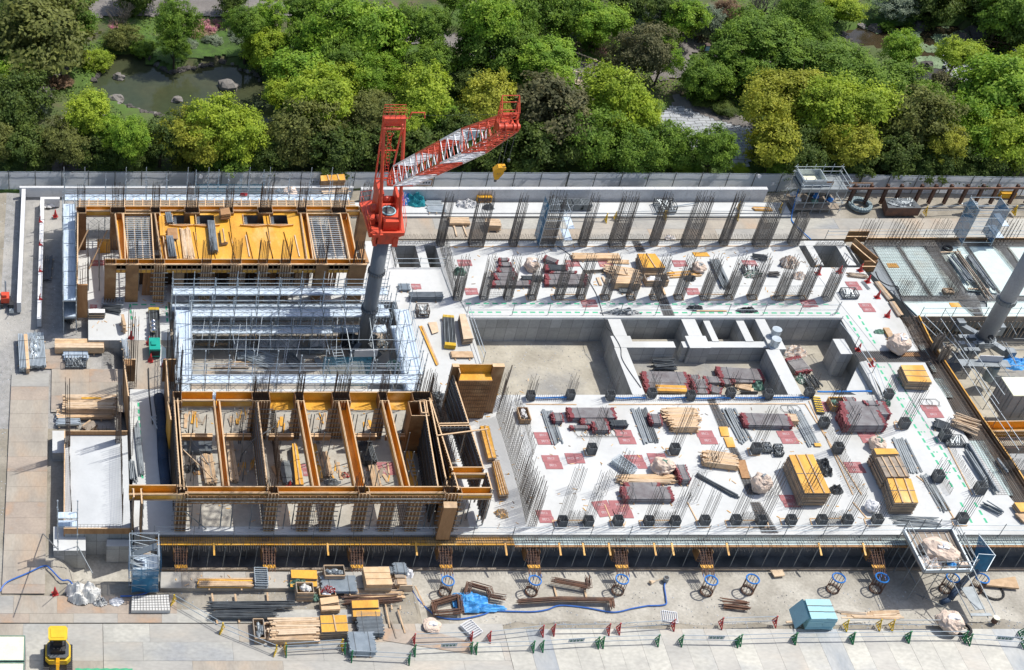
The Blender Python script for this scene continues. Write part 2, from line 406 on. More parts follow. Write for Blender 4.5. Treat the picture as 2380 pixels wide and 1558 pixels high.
# lower road: short plates on the left, long ones running away on the right
yq = YY(1462,.03); y2 = YY(1700,.03)
plates('road',XX(1180,1500),XX(2700,1500),y2,yq,1.524,6.1,.03,['pl_pale','pl_pale','pl_grey','pl_blue','pl_pale'],0,4)
plates('road',XX(240,1500),XX(1180,1500) - .02,y2,YY(1450,.03),6.1,1.524,.03,['pl_grey','pl_grey','pl_pale','pl_tan'],1,12)
plates('road',XX(-350,1400),XX(410,1400),YY(1448,.03),YY(1385,.03),3.05,1.524,.034,['pl_tan','pl_grey','pl_rust'],1,3)
plates('road',XX(-350,1400),XX(240,1500) - .02,y2,YY(1450,.03),3.05,3.05,.03,['pl_grey','pl_tan','pl_pale'],0,6)
plates('road',XX(410,1440) + .02,XX(890,1440),YY(1448,.03),YY(1417,.03),6.1,1.524,.034,['pl_pale','pl_grey','pl_tan'],0,7)
b = MB(); b.prism(gp([(890,1461),(890,1490),(1095,1522),(1100,1495),(1020,1473)]),.05,.075); struct('road',b,'pl_rust')
# left yard plates
yy0 = YY(1380,.03)
plates('road',XX(12,1200),XX(108,1200),yy0,YY(868,.03),3.1,1.524,.03,['pl_tan','pl_rust','pl_grey','pl_tan'],0,9)
plates('road',XX(118,950) + .02,XX(118,950) + 6.1,YY(958,.03),YY(858,.03),3.05,1.524,.03,['pl_rust','pl_tan','pl_tan'],0,10)
plates('road',XX(98,840),XX(208,840),YY(858,.03) + .02,YY(812,.03),3.05,1.524,.03,['pl_grey','pl_rust'],0,11)
# north yard road
ya,yb_ = YY(556,.03),YY(508,.03)
plates('road',XX(880,530),XX(2750,530),ya,yb_,6.1,1.524,.03,['pl_tan','pl_grey','pl_tan','pl_pale'],1,21)
b = MB(); b.box(XX(815,490),XX(1830,490),YY(495,.25),YY(471,.25),-.1,.25)
b.box(XX(815,490),XX(1830,490),YY(503,.12),YY(495.5,.12),-.1,.12); struct('pavement',b,'conc')
# raised plate platform at the front left, with an edge beam
b = MB(); px0,px1 = XX(372,1350,.3),XX(957,1350,.3); py0,py1 = YY(1367,.3),YY(1329,.3)
b.box(px0,px1,py0,py1,-.3,.26,1); x = px0
k = 0
while x < px1 - .2:
    b.box(x + .015,min(x + 1.52,px1) - .015,py0 + .02,py1 - .02,.262,.29,k % 3); x += 1.524; k += 1
struct('pavement',b,['pl_grey','pl_tan','pl_grey'])

# ---------------- foundation: slab, pit walls ----------------
FD = thing('concrete_foundation','wide pale concrete floor slab of the unfinished building around a deep open pit','foundation',(0,0,0))
sb = MB(); ZB = -1.6
xA = XX(178,690,SL); xCW = XX(397,800,SL); xCE = XX(945,800,SL)
y702,y905,y742,y918 = YY(702,SL),YY(905,SL),YY(742,SL),YY(918,SL)
y571,y622,y791 = YY(571,SL),YY(622,SL),YY(791,SL)
xW = XX(905,600,SL)
def P2(L): return [(p.x,p.y) for p in gp(L,SL)]
hA0,hA1 = XX(914,600,SL),XX(1020,600,SL); hB0,hB1 = XX(1872,600,SL),XX(1990,600,SL)
eb = G(1960,560,SL).x; e622 = XX(2002,622,SL); e742 = XX(2104,742,SL)
# the east edge of the pour
EAST = [G(1960,560,SL)] + [K(3,0,x,y,SL) for x,y in ((905,1040),(1290,1557))] + [K(3,1,x,y,SL) for x,y in ((1540,480),(1650,640),(1830,1000),(2230,1557))] + [G(2420,1243,SL)]
def east(y):
    for a,c in zip(EAST,EAST[1:]):
        if c.y <= y <= a.y: return a.x + (c.x - a.x) * (a.y - y) / (a.y - c.y)
    return EAST[0].x
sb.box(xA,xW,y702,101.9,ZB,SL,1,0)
def band(x0,ya_,yb__,x1=None):
    """slab band between y=ya_ (north) and yb__ (south), out to the east edge of the pour"""
    ys_ = [ya_] + [p.y for p in EAST if yb__ < p.y < ya_] + [yb__]
    P = [(x0,yb__),(x0,ya_)] + [(east(y),y) for y in ys_]
    sb.prism(P,ZB,SL,1,0)
band(xW + .001,YN,y571)
sb.box(hA1,hB0,y622,y571,ZB,SL,1,0); sb.box(xW + .001,hA0,y622,y571,ZB,SL,1,0)
sb.prism([(hB1,y571),(east(y571),y571),(east(y622),y622),(hB1,y622)],ZB,SL,1,0)
band(xW + .001,y622,y702 + .0)
band(xCE,y702,y742)
pW0,pE0 = XX(1090,742,SL),XX(1955,742,SL)
sb.box(xCE,pW0,y918,y742,ZB,SL,1,0)
band(pE0,y742,y918)
xS = XX(312,1240,SL)
band(xS,y905 - .9,YS) if False else None
sb.box(xS,xCE,YY(905,SL),y918,ZB,SL,1,0)
band(xS,y918,YS)
sb.box(XX(205,740,SL),xCW,y791,y702,ZB,SL,1,0)
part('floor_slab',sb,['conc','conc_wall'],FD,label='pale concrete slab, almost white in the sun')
b = MB(); b.box(XX(288,850,SL),xCW,y905,y791 - .001,ZB,SL - .02,0); b.box(XX(288,850,SL),xS,YY(918,SL),y905 - .001,ZB,SL - .02,0)
part('plate_floor',b,['pl_tan'],FD)
# court floor
plates('pavement',xCW,xCE,y905,y702,3.05,1.524,-1.2,['pl_tan','pl_grey'],1,31)
b = MB(); b.box(xCW,xCE,y905,y702,-1.6,-1.24); struct('ground',b,'sand')
# pit inner walls
b = MB(); zt = SL
def nsw(u0,u1,va,vb,z1=zt,z0=ZB):
    vm = (va + vb) / 2; b.box(XX(u0,vm,z1),XX(u1,vm,z1),YY(vb,z1),YY(va,z1),z0,z1,1,0)
def ew(ua,ub,va,vb,z1=zt,z0=ZB):
    vm = (va + vb) / 2; b.box(XX(ua,vm,z1),XX(ub,vm,z1),YY(vb,z1),YY(va,z1),z0,z1,1,0)
ew(1466,1568,794,808,.8); ew(1586,1604,794,808,.8); ew(1642,1786,794,808,.8)
ew(1424,1470,781,808); ew(1598,1646,781,809); ew(1784,1820,783,812)
nsw(1420,1450,742.2,780.8); nsw(1592,1624,742.2,780.8); nsw(1645,1660,745,793.8,.85); nsw(1722,1740,745,793.8,.85); nsw(1765,1788,742.2,782.8)
nsw(1449,1478,808.5,917.8); nsw(1806,1838,812.5,917.8)
nsw(1945,1972,788,823)
nsw(972,992,571.3,621.7); nsw(915,922,571.3,621.7); nsw(1885,1902,571.3,617); nsw(1957,1977,571.3,617)
ew(1070,2058,743.0,747.5,.55); 
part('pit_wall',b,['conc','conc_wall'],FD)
b = MB(); b.box(XX(1456,860,-.8),XX(1822,860,-.8),y918 + .02,YY(809,-.8) + 1.0,-1.6,-.75,0); part('backfill',b,['sand'],FD)
# wedge wall of the stair pit at the east side and rebar slot
b = MB()
b.prism([K(3,1,*p,SL) for p in ((840,345),(905,330),(1060,690),(1035,690))],ZB,SL + .25,1,0)
b.prism([K(3,1,*p,SL) for p in ((740,560),(840,345),(1030,690))],ZB,SL - .3,0)
part('stair_wall',b,['conc','conc_wall'],FD)
# joint lines and kerb along the pit's north side
b = MB(); b.box(XX(1090,735,SL),XX(1955,735,SL),YY(741,SL),YY(737,SL),SL,SL + .12,0); part('kerb',b,['conc'],FD)
# green dashed walkway marks painted on the slab
b = MB()
def dash(p,q,w=.16,L=.45,gap=.3,z=SL + .004):
    p = Vector(p); q = Vector(q); d = q - p; n = int(d.length / (L + gap)); d.normalize(); a = Vector((-d.y,d.x,0)) * w / 2
    for i in range(n):
        s = p + d * i * (L + gap); e = s + d * L
        b.face([(x.x,x.y,z) for x in (s - a,e - a,e + a,s + a)])
dash(K(2,0,0,1335,SL),K(3,0,640,1345,SL)); dash(K(2,0,0,1416,SL),K(3,0,700,1425,SL)); dash(K(1,0,1950,1335,SL),K(1,0,2380,1335,SL)); dash(K(1,0,1980,1416,SL),K(1,0,2380,1416,SL))
dash(K(3,0,730,1445,SL),K(3,1,920,220,SL)); dash(K(3,0,840,1445,SL),K(3,1,1035,215,SL))
dash(K(3,1,1010,340,SL),K(3,1,1760,1557,SL)); dash(K(3,1,1120,340,SL),K(3,1,1880,1557,SL))
dash(K(3,2,1790,0,SL),K(3,2,1940,270,SL)); dash(K(3,2,1920,0,SL),K(3,2,2090,280,SL))
for y in (370,665,818,973,1160,1350): dash(K(3,1,1045 + (y - 370) * .62,y,SL),K(3,1,1115 + (y - 370) * .62,y,SL),.12,.12,.12)
dash(K(0,0,1210,1340,SL),K(0,1,1228,0,SL)); dash(K(0,0,1230,1345,SL),K(0,0,1500,1345,SL)); dash(K(0,1,1285,700,SL),K(0,1,1330,1480,SL)); dash(K(0,0,1545,1360,SL),K(0,0,1560,1550,SL))
part('walkway_marks',b,['mark_green'],FD)['kind'] = 'stuff'
b = MB()
for p,q in (((2,0,0,1172),(3,0,600,1172)),((3,0,450,1060),(3,1,1110,330)),):
    b.bar(K(*p,SL + .004),K(*q,SL + .004),.04,.012)
b.bar(K(3,1,1110,330,SL),K(3,1,1560,1030,SL),.07,.03); b.bar(K(1,0,1720,1010,SL),K(1,0,1830,1300,SL),.08,.05); b.bar(K(1,0,1900,1310,SL),K(1,0,1960,1420,SL),.08,.05)
part('joint_lines',b,['steel_grey'],FD)
# uncast rebar strips across the slab
def mesh_over(A,B_,Cc,D,z,du=.22,dv=.22,r=.016,m=1,mb=None):
    """rebar grid over the quad A-B (one side) D-C (other side)"""
    mb = mb or b; A,B_,Cc,D = map(Vector,(A,B_,Cc,D))
    n = max(2,int((D - A).length / du)); k = max(2,int((B_ - A).length / dv))
    for i in range(n + 1):
        t = i / n; p = A.lerp(D,t); q = B_.lerp(Cc,t); p.z = q.z = z; mb.tube(p,q,r,3,m)
    for i in range(k + 1):
        t = i / k; p = A.lerp(B_,t); q = D.lerp(Cc,t); p.z = q.z = z + .03; mb.tube(p,q,r,3,m)
STR = [((2,0,1115,757),(2,0,1180,757),(2,0,1240,860),(2,0,1165,860)),
       ((2,0,1310,1180),(2,0,1390,1180),(2,0,1510,1450),(2,0,1410,1450)),
       ((2,1,1815,670),(2,1,1880,670),(2,1,2020,930),(2,1,1925,930)),
       ((2,1,2015,1125),(2,1,2085,1125),(2,1,2300,1557),(2,1,2190,1557)),
       ((2,2,2215,0),(2,2,2300,0),(3,2,95,285),(3,2,-60,285)),
       ((3,1,780,225),(3,1,1450,225),(3,1,1530,325),(3,1,860,325))]
for q in STR:
    b = MB(); Q = [K(*p,SL) for p in q]; b.face([(p.x,p.y,SL + .006) for p in Q],0); mesh_over(Q[0],Q[1],Q[2],Q[3],SL + .05,.16,.16,mb=b); part('uncast_strip',b,['net_grey','rebar'],FD)
for (x0,y0,x1,y1,mm) in ((1920,932,2020,1018,2),(1965,1028,2075,1122,2),(2085,1240,2210,1410,3)):
    q = [K(2,1,x0,y0,SL),K(2,1,x0 + 80,y0,SL),K(2,1,x1,y1,SL),K(2,1,x1 - 75,y1,SL)]
    part('infill_board',MB().prism(q,SL + .01,SL + .10,0),[('orange','ply')[mm - 2]],FD)
for x0,y0,x1,y1 in ((1215,240,1420,275),(910,290,1010,322)): b = MB(); b.prism([K(3,1,x0,y0,SL),K(3,1,x1 - 25,y0,SL),K(3,1,x1,y1,SL),K(3,1,x0 + 25,y1,SL)],SL + .01,SL + .06,0); part('infill_board',b,['ply'],FD)
# cable and hose lines over the slab
# front footing blocks at the left
def footing(lab,top,zt_,z0=-1.5,lip=None):
    b = MB(); P = [K(*t,zt_) for t in top]; b.prism(P,z0,zt_,1,0)
    if lip:
        cx = sum(p.x for p in P) / 4; cy = sum(p.y for p in P) / 4
        b.prism([((p.x - cx) * 1.0 + cx,(p.y - cy) + cy) for p in P],z0,z0 + .4,1)
    return solo('footing_block',b,['conc','conc_wall'],lab,'concrete block')
footing('white topped concrete footing block at the front left corner',[(0,2,497,225),(0,2,600,225),(0,2,797,448),(0,2,497,448)][:1] + [(0,2,795,225),(0,2,797,448),(0,2,497,448)],.55)
footing('shaded concrete footing block beside the blue netted stair tower',[(0,2,995,345),(0,2,1205,345),(0,2,1205,408),(0,2,988,408)],.35)
footing('small white concrete block jutting out left of the grey poured slab',[(0,1,487,962),(0,1,600,962),(0,1,600,1168),(0,1,487,1168)],.8,-.2)
# grey fresh pour enclosed by low forms
RP = thing('raft_footing','freshly poured grey concrete slab edged with timber forms at the left','footing',K(0,1,600,1557,1.5))
b = MB(); zr = 1.35
r0,r1 = XX(151,1130,zr),XX(300,1130,zr); ry0,ry1 = YY(1231,zr),YY(1012,zr)
b.box(r0,r1,ry0,ry1,-1.5,zr,1,0); part('raft_slab',b,['conc_new','conc_wall'],RP,world=True)
b = MB(); b.box(r0 - .08,r0 - .001,ry0,ry1,0,zr + .5,0,1); b.box(r0 - .08,r1,ry1 + .001,ry1 + .07,0,zr + .45,0,1); b.box(r0 - .08,r1,ry0 - .08,ry0 - .001,zr - .4,zr + .2,0,1)
part('side_form',b,['ply','edge'],RP,world=True)
# ---------------- boundary fence, walls ----------------
def fence(x0u,x1u,vb0,vb1,label,lean=0):
    p0,p1 = G(x0u,vb0,0),G(x1u,vb1,0); L = (p1 - p0).length; d = (p1 - p0) / L
    t = thing('sheet_fence',label,'fence',p0)
    n = int(L / 2.4); sh = MB(); N = n * 4; fold = Vector((0,1,0))
    for i in range(N + 1):
        p = p0 + d * (L * i / N)
        for k,z in enumerate((0.02,.5,1.1,1.75,2.0)):
            o = .012 * math.sin(i * 1.7 + k) + .02 * noise.noise((i * .4,k,2)); sh.v.append(p + Vector((0,-.06 + o,z)))
    for i in range(N):
        for k in range(4):
            a = i * 5 + k; sh.f.append((a,a + 5,a + 6,a + 1)); sh.m.append(0)
    part('sheet',sh,['sheet_white'],t,True,True)
    r = MB()
    for z in (.6,1.98): r.tube(p0 + Vector((0,.07,z)),p1 + Vector((0,.07,z)),.025,4)
    part('rail',r,['galv'],t,world=True)
    pm = MB(); pm.tube((0,0,-.2),(0,0,2.25),.035,5); pm.tube((0,.0,1.9),(0,1.1,.0),.025,4); me = pm.mesh('post',['steel_dark'])
    for i in range(n + 1):
        o = part('post',me,None,t) if False else bpy.data.objects.new('post',me)
        if o.name not in C.objects: C.objects.link(o)
        o.parent = t; o.location = d * (L * i / n) + Vector((0,-.12,0))
    return t
fence(-40,1310,440,443,'long white sheeted site fence below the trees, left half')
fence(1312,1985,443,446,'white sheeted site fence running behind the row of tall rebar columns')
fence(1987,2560,448,456,'leaning white sheet fence behind the rusty steel beam rail at the right')
def wall(ua,ub,v,z,th,lab,zz=0):
    b = MB(); x0,x1 = XX(ua,v,z),XX(ub,v,z); y = YY(v,z); x = x0
    while x < x1 - .1:
        b.box(x + .008,min(x + 3.0,x1) - .008,y,y + th,zz,z,1,0); x += 3.0
    return solo('retaining_wall',b,['precast','precast'],lab,'wall')
wall(45,822,437,1.1,.3,'low precast wall with a bright white top behind the left scaffold')
wall(840,1786,441,1.45,.42,'long precast retaining wall with white cap below the fence')
b = MB(); b.box(XX(45,570,1.1),XX(54,570,1.1),YY(704,1.1),YY(434.5,1.1) - .3,0,1.1,1,0)
solo('retaining_wall',b,['white','precast'],'white topped wall running down the far left edge of the site','wall')
b = MB(); xx0,xx1 = XX(90,600,.9),XX(99.5,600,.9); b.box(xx0,xx1,YY(741,.9),YY(458,.9),0,.9,1,0); b.box(xx1,XX(137,600,.9),YY(463,.9),YY(458,.9),0,.9,1,0)
solo('retaining_wall',b,['white','precast'],'inner white topped wall carrying the row of red clamps','wall')

# ---------------- rebar columns ----------------
_rc = {}
def rcol(kind,p,label,mat_='rebar_grey',group='reinforcement cages for columns'):
    """kind = (w, d, tie height, bar height, nx, ny)"""
    key = kind + (mat_,)
    if key not in _rc:
        w,d,ht,hb,nx_,ny_ = kind
        t = thing('rebar_column',label,'rebar column',p,0,group)
        b = MB(); rr = random.Random(int(sum(kind) * 100)); sh = ht < 1.2; RB_ = .013 if sh else .019
        for i in range(nx_):
            for s in (-1,1): b.tube((-w / 2 + w * i / (nx_ - 1),s * d / 2,0),(-w / 2 + w * i / (nx_ - 1) + rr.uniform(-.03,.03),s * d / 2 + rr.uniform(-.04,.04),hb - (rr.random() * .3 + (.5 if i % 2 else 0))),RB_,4)
        for j in range(1,ny_ - 1):
            for s in (-1,1): b.tube((s * w / 2,-d / 2 + d * j / (ny_ - 1),0),(s * w / 2 + rr.uniform(-.03,.03),-d / 2 + d * j / (ny_ - 1),hb - (rr.random() * .3 + (.5 if j % 2 else 0))),RB_,4)
        part('vertical_bars',b,[mat_],t)
        b = MB(); z = .08; TW = .036 if sh else .026
        while z < ht:
            for s in (-1,1):
                b.bar((-w / 2 - .02,s * (d / 2 + .02),z),(w / 2 + .02,s * (d / 2 + .02),z),TW,TW); b.bar((s * (w / 2 + .02),-d / 2,z),(s * (w / 2 + .02),d / 2,z),TW,TW)
            z += .075 if sh else .12
        part('ties',b,['steel_dark' if sh else mat_],t)
        _rc[key] = t; return t
    return dup(_rc[key],p,0,label)
A1 = (.62,.62,2.9,5.6,6,6); A2 = (1.25,.8,2.9,5.9,10,7)
row = [(1,1710,780,A1),(1,2040,790,A2),(2,5,790,A1),(2,310,790,A2),(2,650,790,A1),(2,965,800,A2),(2,1310,780,A1),(2,1640,795,A2),(2,1960,780,A1),(2,2300,795,A2)]
for i,(c,x,y,k) in enumerate(row): rcol(k,K(c,0,x,y,SL),'%s of ten tall dense rebar columns along the far slab edge' % ordn(i,10))
rcol((.8,.7,3.3,3.4,7,6),K(3,0,225,780,SL),'shorter fully tied rebar column ending the far row, beside the square shaft')
B1 = (.62,.62,2.7,4.7,5,5)
row = [(1,1870,1290),(1,2112,1285),(1,2335,1285),(2,180,1280),(2,432,1280),(2,632,1280),(2,865,1280),(2,1100,1285),(2,1320,1285),(2,1545,1280),(2,1785,1285),(2,2010,1280),(2,2228,1280),(3,95,1290),(3,318,1280),(3,540,1290)]
for i,(c,x,y) in enumerate(row): rcol(B1,K(c,0,x,y,SL),'slim rebar column, %s in the row just behind the green dashed lines' % ordn(i,16))
C0 = (.52,.52,.75,2.6,4,4)
row = [(2,165,665),(2,535,655),(2,905,665),(2,1290,640),(2,1650,665),(2,2020,640),(2,2370,655),(3,370,640)]
for i,(c,x,y) in enumerate(row): rcol(C0,K(c,1,x,y,SL),'short black rebar cage with long bars, %s along the near pit rim' % ordn(i,8))
rcol(C0,K(3,1,1105,650,SL),'rebar cage with upright bars standing alone left of the green dashes below the orange stack')
C1 = (.56,.56,.78,5.0,4,4)
for (c,x,y,l) in ((2,730,1165,'below the bent rebar loops'),(2,1500,1165,'between the red plates and the uncast strip'),(2,2255,1160,'right of the long uncast strip'),(3,505,920,'beside the striped post under the pit rim'),(3,635,1155,'above the orange topped panel stack'),(3,1250,925,'right of the big heap of red ended props')):
    rcol(C1,K(c,1,x,y,SL),'black boxed cage with very long bars ' + l)
C2 = (.55,.6,.9,2.4,4,4)
rcol(C2,K(3,1,1625,1040,SL),'dark slim rebar cage below the bundle of black pipes near the green dashes'); rcol(C2,K(3,1,1560,1420,SL),'rebar cage on the green dashed line low at the right'); rcol(C2,K(3,1,1955,1530,SL),'rebar cage beside the long dark steel tubes at the right edge')
C3 = (.54,.54,.7,4.0,4,4)
row = [(2,460,205),(2,700,205),(2,975,200),(2,1260,205),(2,1505,205),(2,1780,200),(2,2068,195),(2,2305,200),(3,200,195),(3,485,195),(3,722,195),(3,1000,190),(3,1790,175)]
for i,(c,x,y) in enumerate(row): rcol(C3,K(c,2,x,y,SL),'boxed cage with tall bars, %s in the front row of the slab' % ordn(i,13))
# two isolated bar clusters in the middle of the slab
def cluster(p,w,d,h,n,m,lab,mt='rebar_grey',group='groups of upright starter bars'):
    b = MB(); rr = random.Random(int(p[0] * 31))
    for i in range(n):
        for j in range(m):
            x = -w / 2 + w * i / max(1,n - 1); y = -d / 2 + d * j / max(1,m - 1)
            b.tube((x,y,0),(x + rr.uniform(-.05,.05),y + rr.uniform(-.05,.05),h * rr.uniform(.8,1)),.014,4)
    return solo('starter_bars',b,[mt],lab,'rebar',group,loc=p)
cluster(K(2,1,580,1500,SL),.7,.5,2.6,4,3,'thin upright bars alone at the left of the slab near the dense bar wall')
cluster(K(2,1,1000,1430,SL),.8,.6,3.4,5,3,'upright bars rising through the bundle of white frames')
cluster(K(2,1,820,1540,SL),.7,.5,2.6,4,3,'thin upright bars left of the red ended prop bundles')
cluster(K(2,1,1850,1290,SL),.8,.6,2.4,4,3,'upright bars rising in front of the pale timber stack')
cluster(K(2,1,1660,1600,SL),.8,.6,3.0,4,3,'upright bars beside the small red prop stack')
cluster(K(3,1,60,1530,SL),.8,.6,3.2,4,3,'upright bars left of the large orange panel stack')
cluster(K(3,1,380,1500,SL + 1.2),.8,.6,2.6,4,3,'upright bars poking over the near orange panel stack')
for i,(x,w) in enumerate(((890,1.3),(1210,2.2),(1540,1.2),(2170,1.6))):
    cluster(K(3,0,x,770,SL),w,.7,2.8,int(w * 4),3,'rusty starter bars, %s of four groups over the far timber edge' % ordn(i,4),'rebar')
for i,(x,y) in enumerate(((1235,1260),(1450,1265),(1680,1255),(1910,1230))): cluster(K(3,0,x,y,SL),.9,.7,2.0,4,4,'upright bars, %s of four in the mint green board field' % ordn(i,4))
# wall bars between the paired cages, low starter rows and the timber kickers round cages
def barrow(name,runs,lab,cat,mt='rebar_grey',z=SL,r=.013,kind=None):
    b = MB()
    for (p,q,n,h,lean) in runs:
        p = Vector(p); q = Vector(q)
        for i in range(n):
            a = p.lerp(q,i / max(1,n - 1)); hh = h * random.uniform(.85,1.05)
            b.tube(a,a + Vector((lean[0] + jit(.04),lean[1] + jit(.04),hh)),r,3,cap=False)
        if h > 1.2:
            k = .2
            while k < h * .5: b.tube(p + Vector((0,0,k)),q + Vector((0,0,k)),r,3); k += .2
    return solo(name,b,[mt],lab,cat)
pairs = [(1,2140,2310),(2,455,610),(2,1810,1985),(3,120,295)]
for i,(c,x0,x1) in enumerate(pairs): barrow('wall_bars',[(K(c,0,x0,1285,SL),K(c,0,x1,1285,SL),14,1.5,(0,0))],'thin wall bars linking slim columns, %s pair behind the green dashes' % ordn(i,4),'rebar')
pairs = [(2,500,660),(2,1290,1470),(2,2105,2270),(3,525,680)]
for i,(c,x0,x1) in enumerate(pairs): barrow('wall_bars',[(K(c,2,x0,205,SL),K(c,2,x1,205,SL),12,1.4,(0,0)),(K(c,2,x0,190,SL),K(c,2,x1,190,SL),12,1.4,(0,0))],'thin wall bars between boxed cages, %s pair on the front edge' % ordn(i,4),'rebar')
barrow('starter_bars',[(K(1,0,1250,755,SL),K(3,0,330,755,SL),330,.75,(-.35,.1)),(K(1,0,1250,770,SL),K(3,0,330,770,SL),260,.5,(-.25,-.1))],'fringe of short bars leaning along the far edge of the slab','rebar')
barrow('starter_bars',[(K(1,0,1700,790,SL),K(1,0,1840,1290,SL),60,1.6,(0,0)),(K(1,0,1760,790,SL),K(1,0,1880,1290,SL),50,1.3,(0,0))],'row of wall bars running down the slab right of the open stair shaft','rebar')
barrow('starter_bars',[(K(1,0,1265,800,SL),K(1,0,1690,800,SL),60,.8,(0,-.3)),(K(1,0,1250,810,SL),K(1,0,1300,1000,SL),30,.8,(.1,0))],'short bars ringing the open shaft beside the crane mast','rebar')
barrow('starter_bars',[(K(3,0,430,800,SL),K(3,0,700,800,SL),50,.7,(0,-.2)),(K(3,0,300,830,SL),K(3,0,420,1010,SL),26,.8,(0,0))],'short bars ringing the square shaft at the top right','rebar')
barrow('starter_bars',[(K(3,1,440,740,SL),K(3,1,640,1150,SL),40,.8,(0,0)),(K(3,1,660,1170,SL),K(3,1,870,1557,SL),40,.9,(0,0)),(K(3,1,590,1160,SL),K(3,1,790,1557,SL),40,.9,(0,0))],'double line of thin bars between timber battens across the right of the slab','rebar')
barrow('starter_bars',[(K(3,1,1640,1060,SL),K(3,1,1940,1557,SL),50,.7,(0,0)),(K(3,1,1600,1420,SL),K(3,1,1690,1557,SL),20,.8,(0,0))],'line of thin bars left of the long dark tubes','rebar')
barrow('starter_bars',[(K(2,1,190,690,SL),K(2,1,560,690,SL),20,.5,(.1,.3)),(K(2,1,945,690,SL),K(3,1,320,690,SL),100,.5,(.1,.3))],'row of bent bars lying along the near rim of the pit','rebar')
barrow('starter_bars',[(K(0,0,730,1500,.1),K(0,0,1090,1500,.1),60,.6,(0,-.5)),(K(0,1,1060,20,.1),K(0,1,1060,360,.1),60,.1,(-.9,0)),(K(0,1,1010,20,.2),K(0,1,1085,30,.2),20,.4,(0,-.3))],'fringe of thin bars over the gravel left of the pale strip','rebar',r=.01)
# kickers: small timber frames around the cages
b = MB()
def frame(c,r,x0,x1,y0,y1,sk=14):
    P = [K(c,r,x0,y0,SL + .03),K(c,r,x1,y0,SL + .03),K(c,r,x1 + sk,y1,SL + .03),K(c,r,x0 + sk,y1,SL + .03)]
    for i in range(4): b.bar(P[i],P[(i + 1) % 4],.07,.05)
for x0,x1 in ((125,210),(360,670),(815,895),(1062,1130),(1275,1345),(1500,1580),(1740,2035),(2180,2265)): frame(2,0,x0,x1,1250,1302,16)
for x0,x1 in ((25,340),): frame(3,0,x0,x1,1262,1300)
for x0,x1 in ((375,740),(905,1025),(1180,1545),(1708,1820),(1980,2370)): frame(2,2,x0,x1,168,232,20)
for x0,x1 in ((110,230),(390,760),(893,1025),(1705,1830)): frame(3,2,x0,x1,150,218,20)
for c,x0,x1,y0 in ((2,665,755,1125),(2,1430,1520,1125),(2,2188,2285,1125),(3,1172,1275,880)): frame(c,1,x0,x1,y0,y0 + 65,18)
for p,q in (((2,1,130,715),(2,1,600,718)),((2,1,900,718),(3,1,345,712)),((3,1,345,712),(3,1,870,1557)),((3,1,380,685),(3,1,790,1557)),((2,0,0,806),(3,0,240,800)),((1,0,1800,806),(1,0,2380,806)),((3,1,1640,1050),(3,1,1900,1557)),((3,1,1380,1380),(3,1,1600,1557)),((3,2,790,0),(3,2,920,150)),((3,2,1640,0),(3,2,1730,150)),((2,2,1630,0),(2,2,1720,170)),((2,2,860,20),(2,2,920,160))):
    b.bar(K(*p,SL + .03),K(*q,SL + .03),.07,.06)
solo('timber_battens',b,['edge'],'thin pale timber battens framing the cages and edges all over the slab','battens')

# big curved rebar walls left of the near slab
def rwall(pts,h,sp,tie,lab,mt='rebar',z=SL,r=.015):
    P = [K(*p,z) for p in pts]; b = MB()
    t = thing('rebar_wall',lab,'rebar wall',P[0])
    for a,c in zip(P,P[1:]):
        n = max(2,int((c - a).length / sp))
        for i in range(n):
            q = a.lerp(c,i / n); hh = h * random.uniform(.78,1.05); b.tube(q,q + Vector((jit(.05),jit(.05),hh)),r,4,cap=False)
    part('vertical_bars',b,[mt],t,world=True)
    if tie:
        b = MB(); zz = .15
        while zz < tie:
            for a,c in zip(P,P[1:]): b.tube(a + Vector((0,0,zz)),c + Vector((0,0,zz)),r * .85,3)
            zz += .22
        part('horizontal_bars',b,[mt],t,world=True)
    return t
rwall([(1,1,2230,830),(1,1,2330,1150),(2,1,70,1557),(2,2,130,210)],4.2,.13,3.0,'dense leaning rebar wall between the boarded shaft and the open slab','rebar_grey')
rwall([(2,2,150,225),(2,2,225,225),(2,2,150,60),(2,1,60,1480)],4.4,.14,3.0,'corner of a dense rebar wall ending at the front edge guard rail','rebar')
rwall([(1,1,2160,700),(1,1,2250,780),(1,1,2300,640)],3.8,.13,2.4,'dark rebar wall just right of the orange box form','rebar')
rwall([(2,1,20,690),(2,1,110,900),(2,1,200,1200)],1.3,.16,.4,'low line of bars at the left rim of the near slab','rebar_grey')
rwall([(1,1,590,1557),(1,1,220,1500),(1,1,130,1000)],2.6,.16,1.4,'bars and mesh inside the left bays of the near formwork','rebar') if False else None
# left side tall bars around the grey pour
for (x,y,n,lab) in ((632,1090,6,'tall thin rebar column rising at the top corner of the grey pour'),(1095,1060,8,'dark rebar column at the right corner of the grey pour')):
    rcol((.3,.45,3.2,7.0 - (n - 6) * .5,3,4),K(0,1,x,y,1.35),lab,'rebar')
rwall([(0,1,1120,1110),(0,1,1130,1557),(0,2,1140,240)],2.8,.2,1.8,'tall dark rebar wall along the right side of the grey pour','rebar',1.35)
rwall([(0,1,640,1130),(0,1,655,1557),(0,2,670,240)],1.5,.2,1.0,'rebar row along the left side of the grey pour','rebar',1.35)
rwall([(0,1,1190,1190),(0,1,1225,1190),(0,1,1240,1190)],6.4,.12,3.6,'slender tied rebar column left of the shaded walkway','rebar',SL)
rwall([(0,1,700,1000),(0,1,1060,1000)],1.0,.28,0,'short upright bars behind the grey pour','rebar',1.0)
b = MB(); mesh_over(G(170,1232,1.4),G(170,1222,1.4),G(280,1222,1.4),G(280,1232,1.4),1.5,.25,.2,.014,0,b)
solo('rebar_mat',b,['rebar_grey'],'strip of rebar mesh at the near end of the grey pour','rebar')

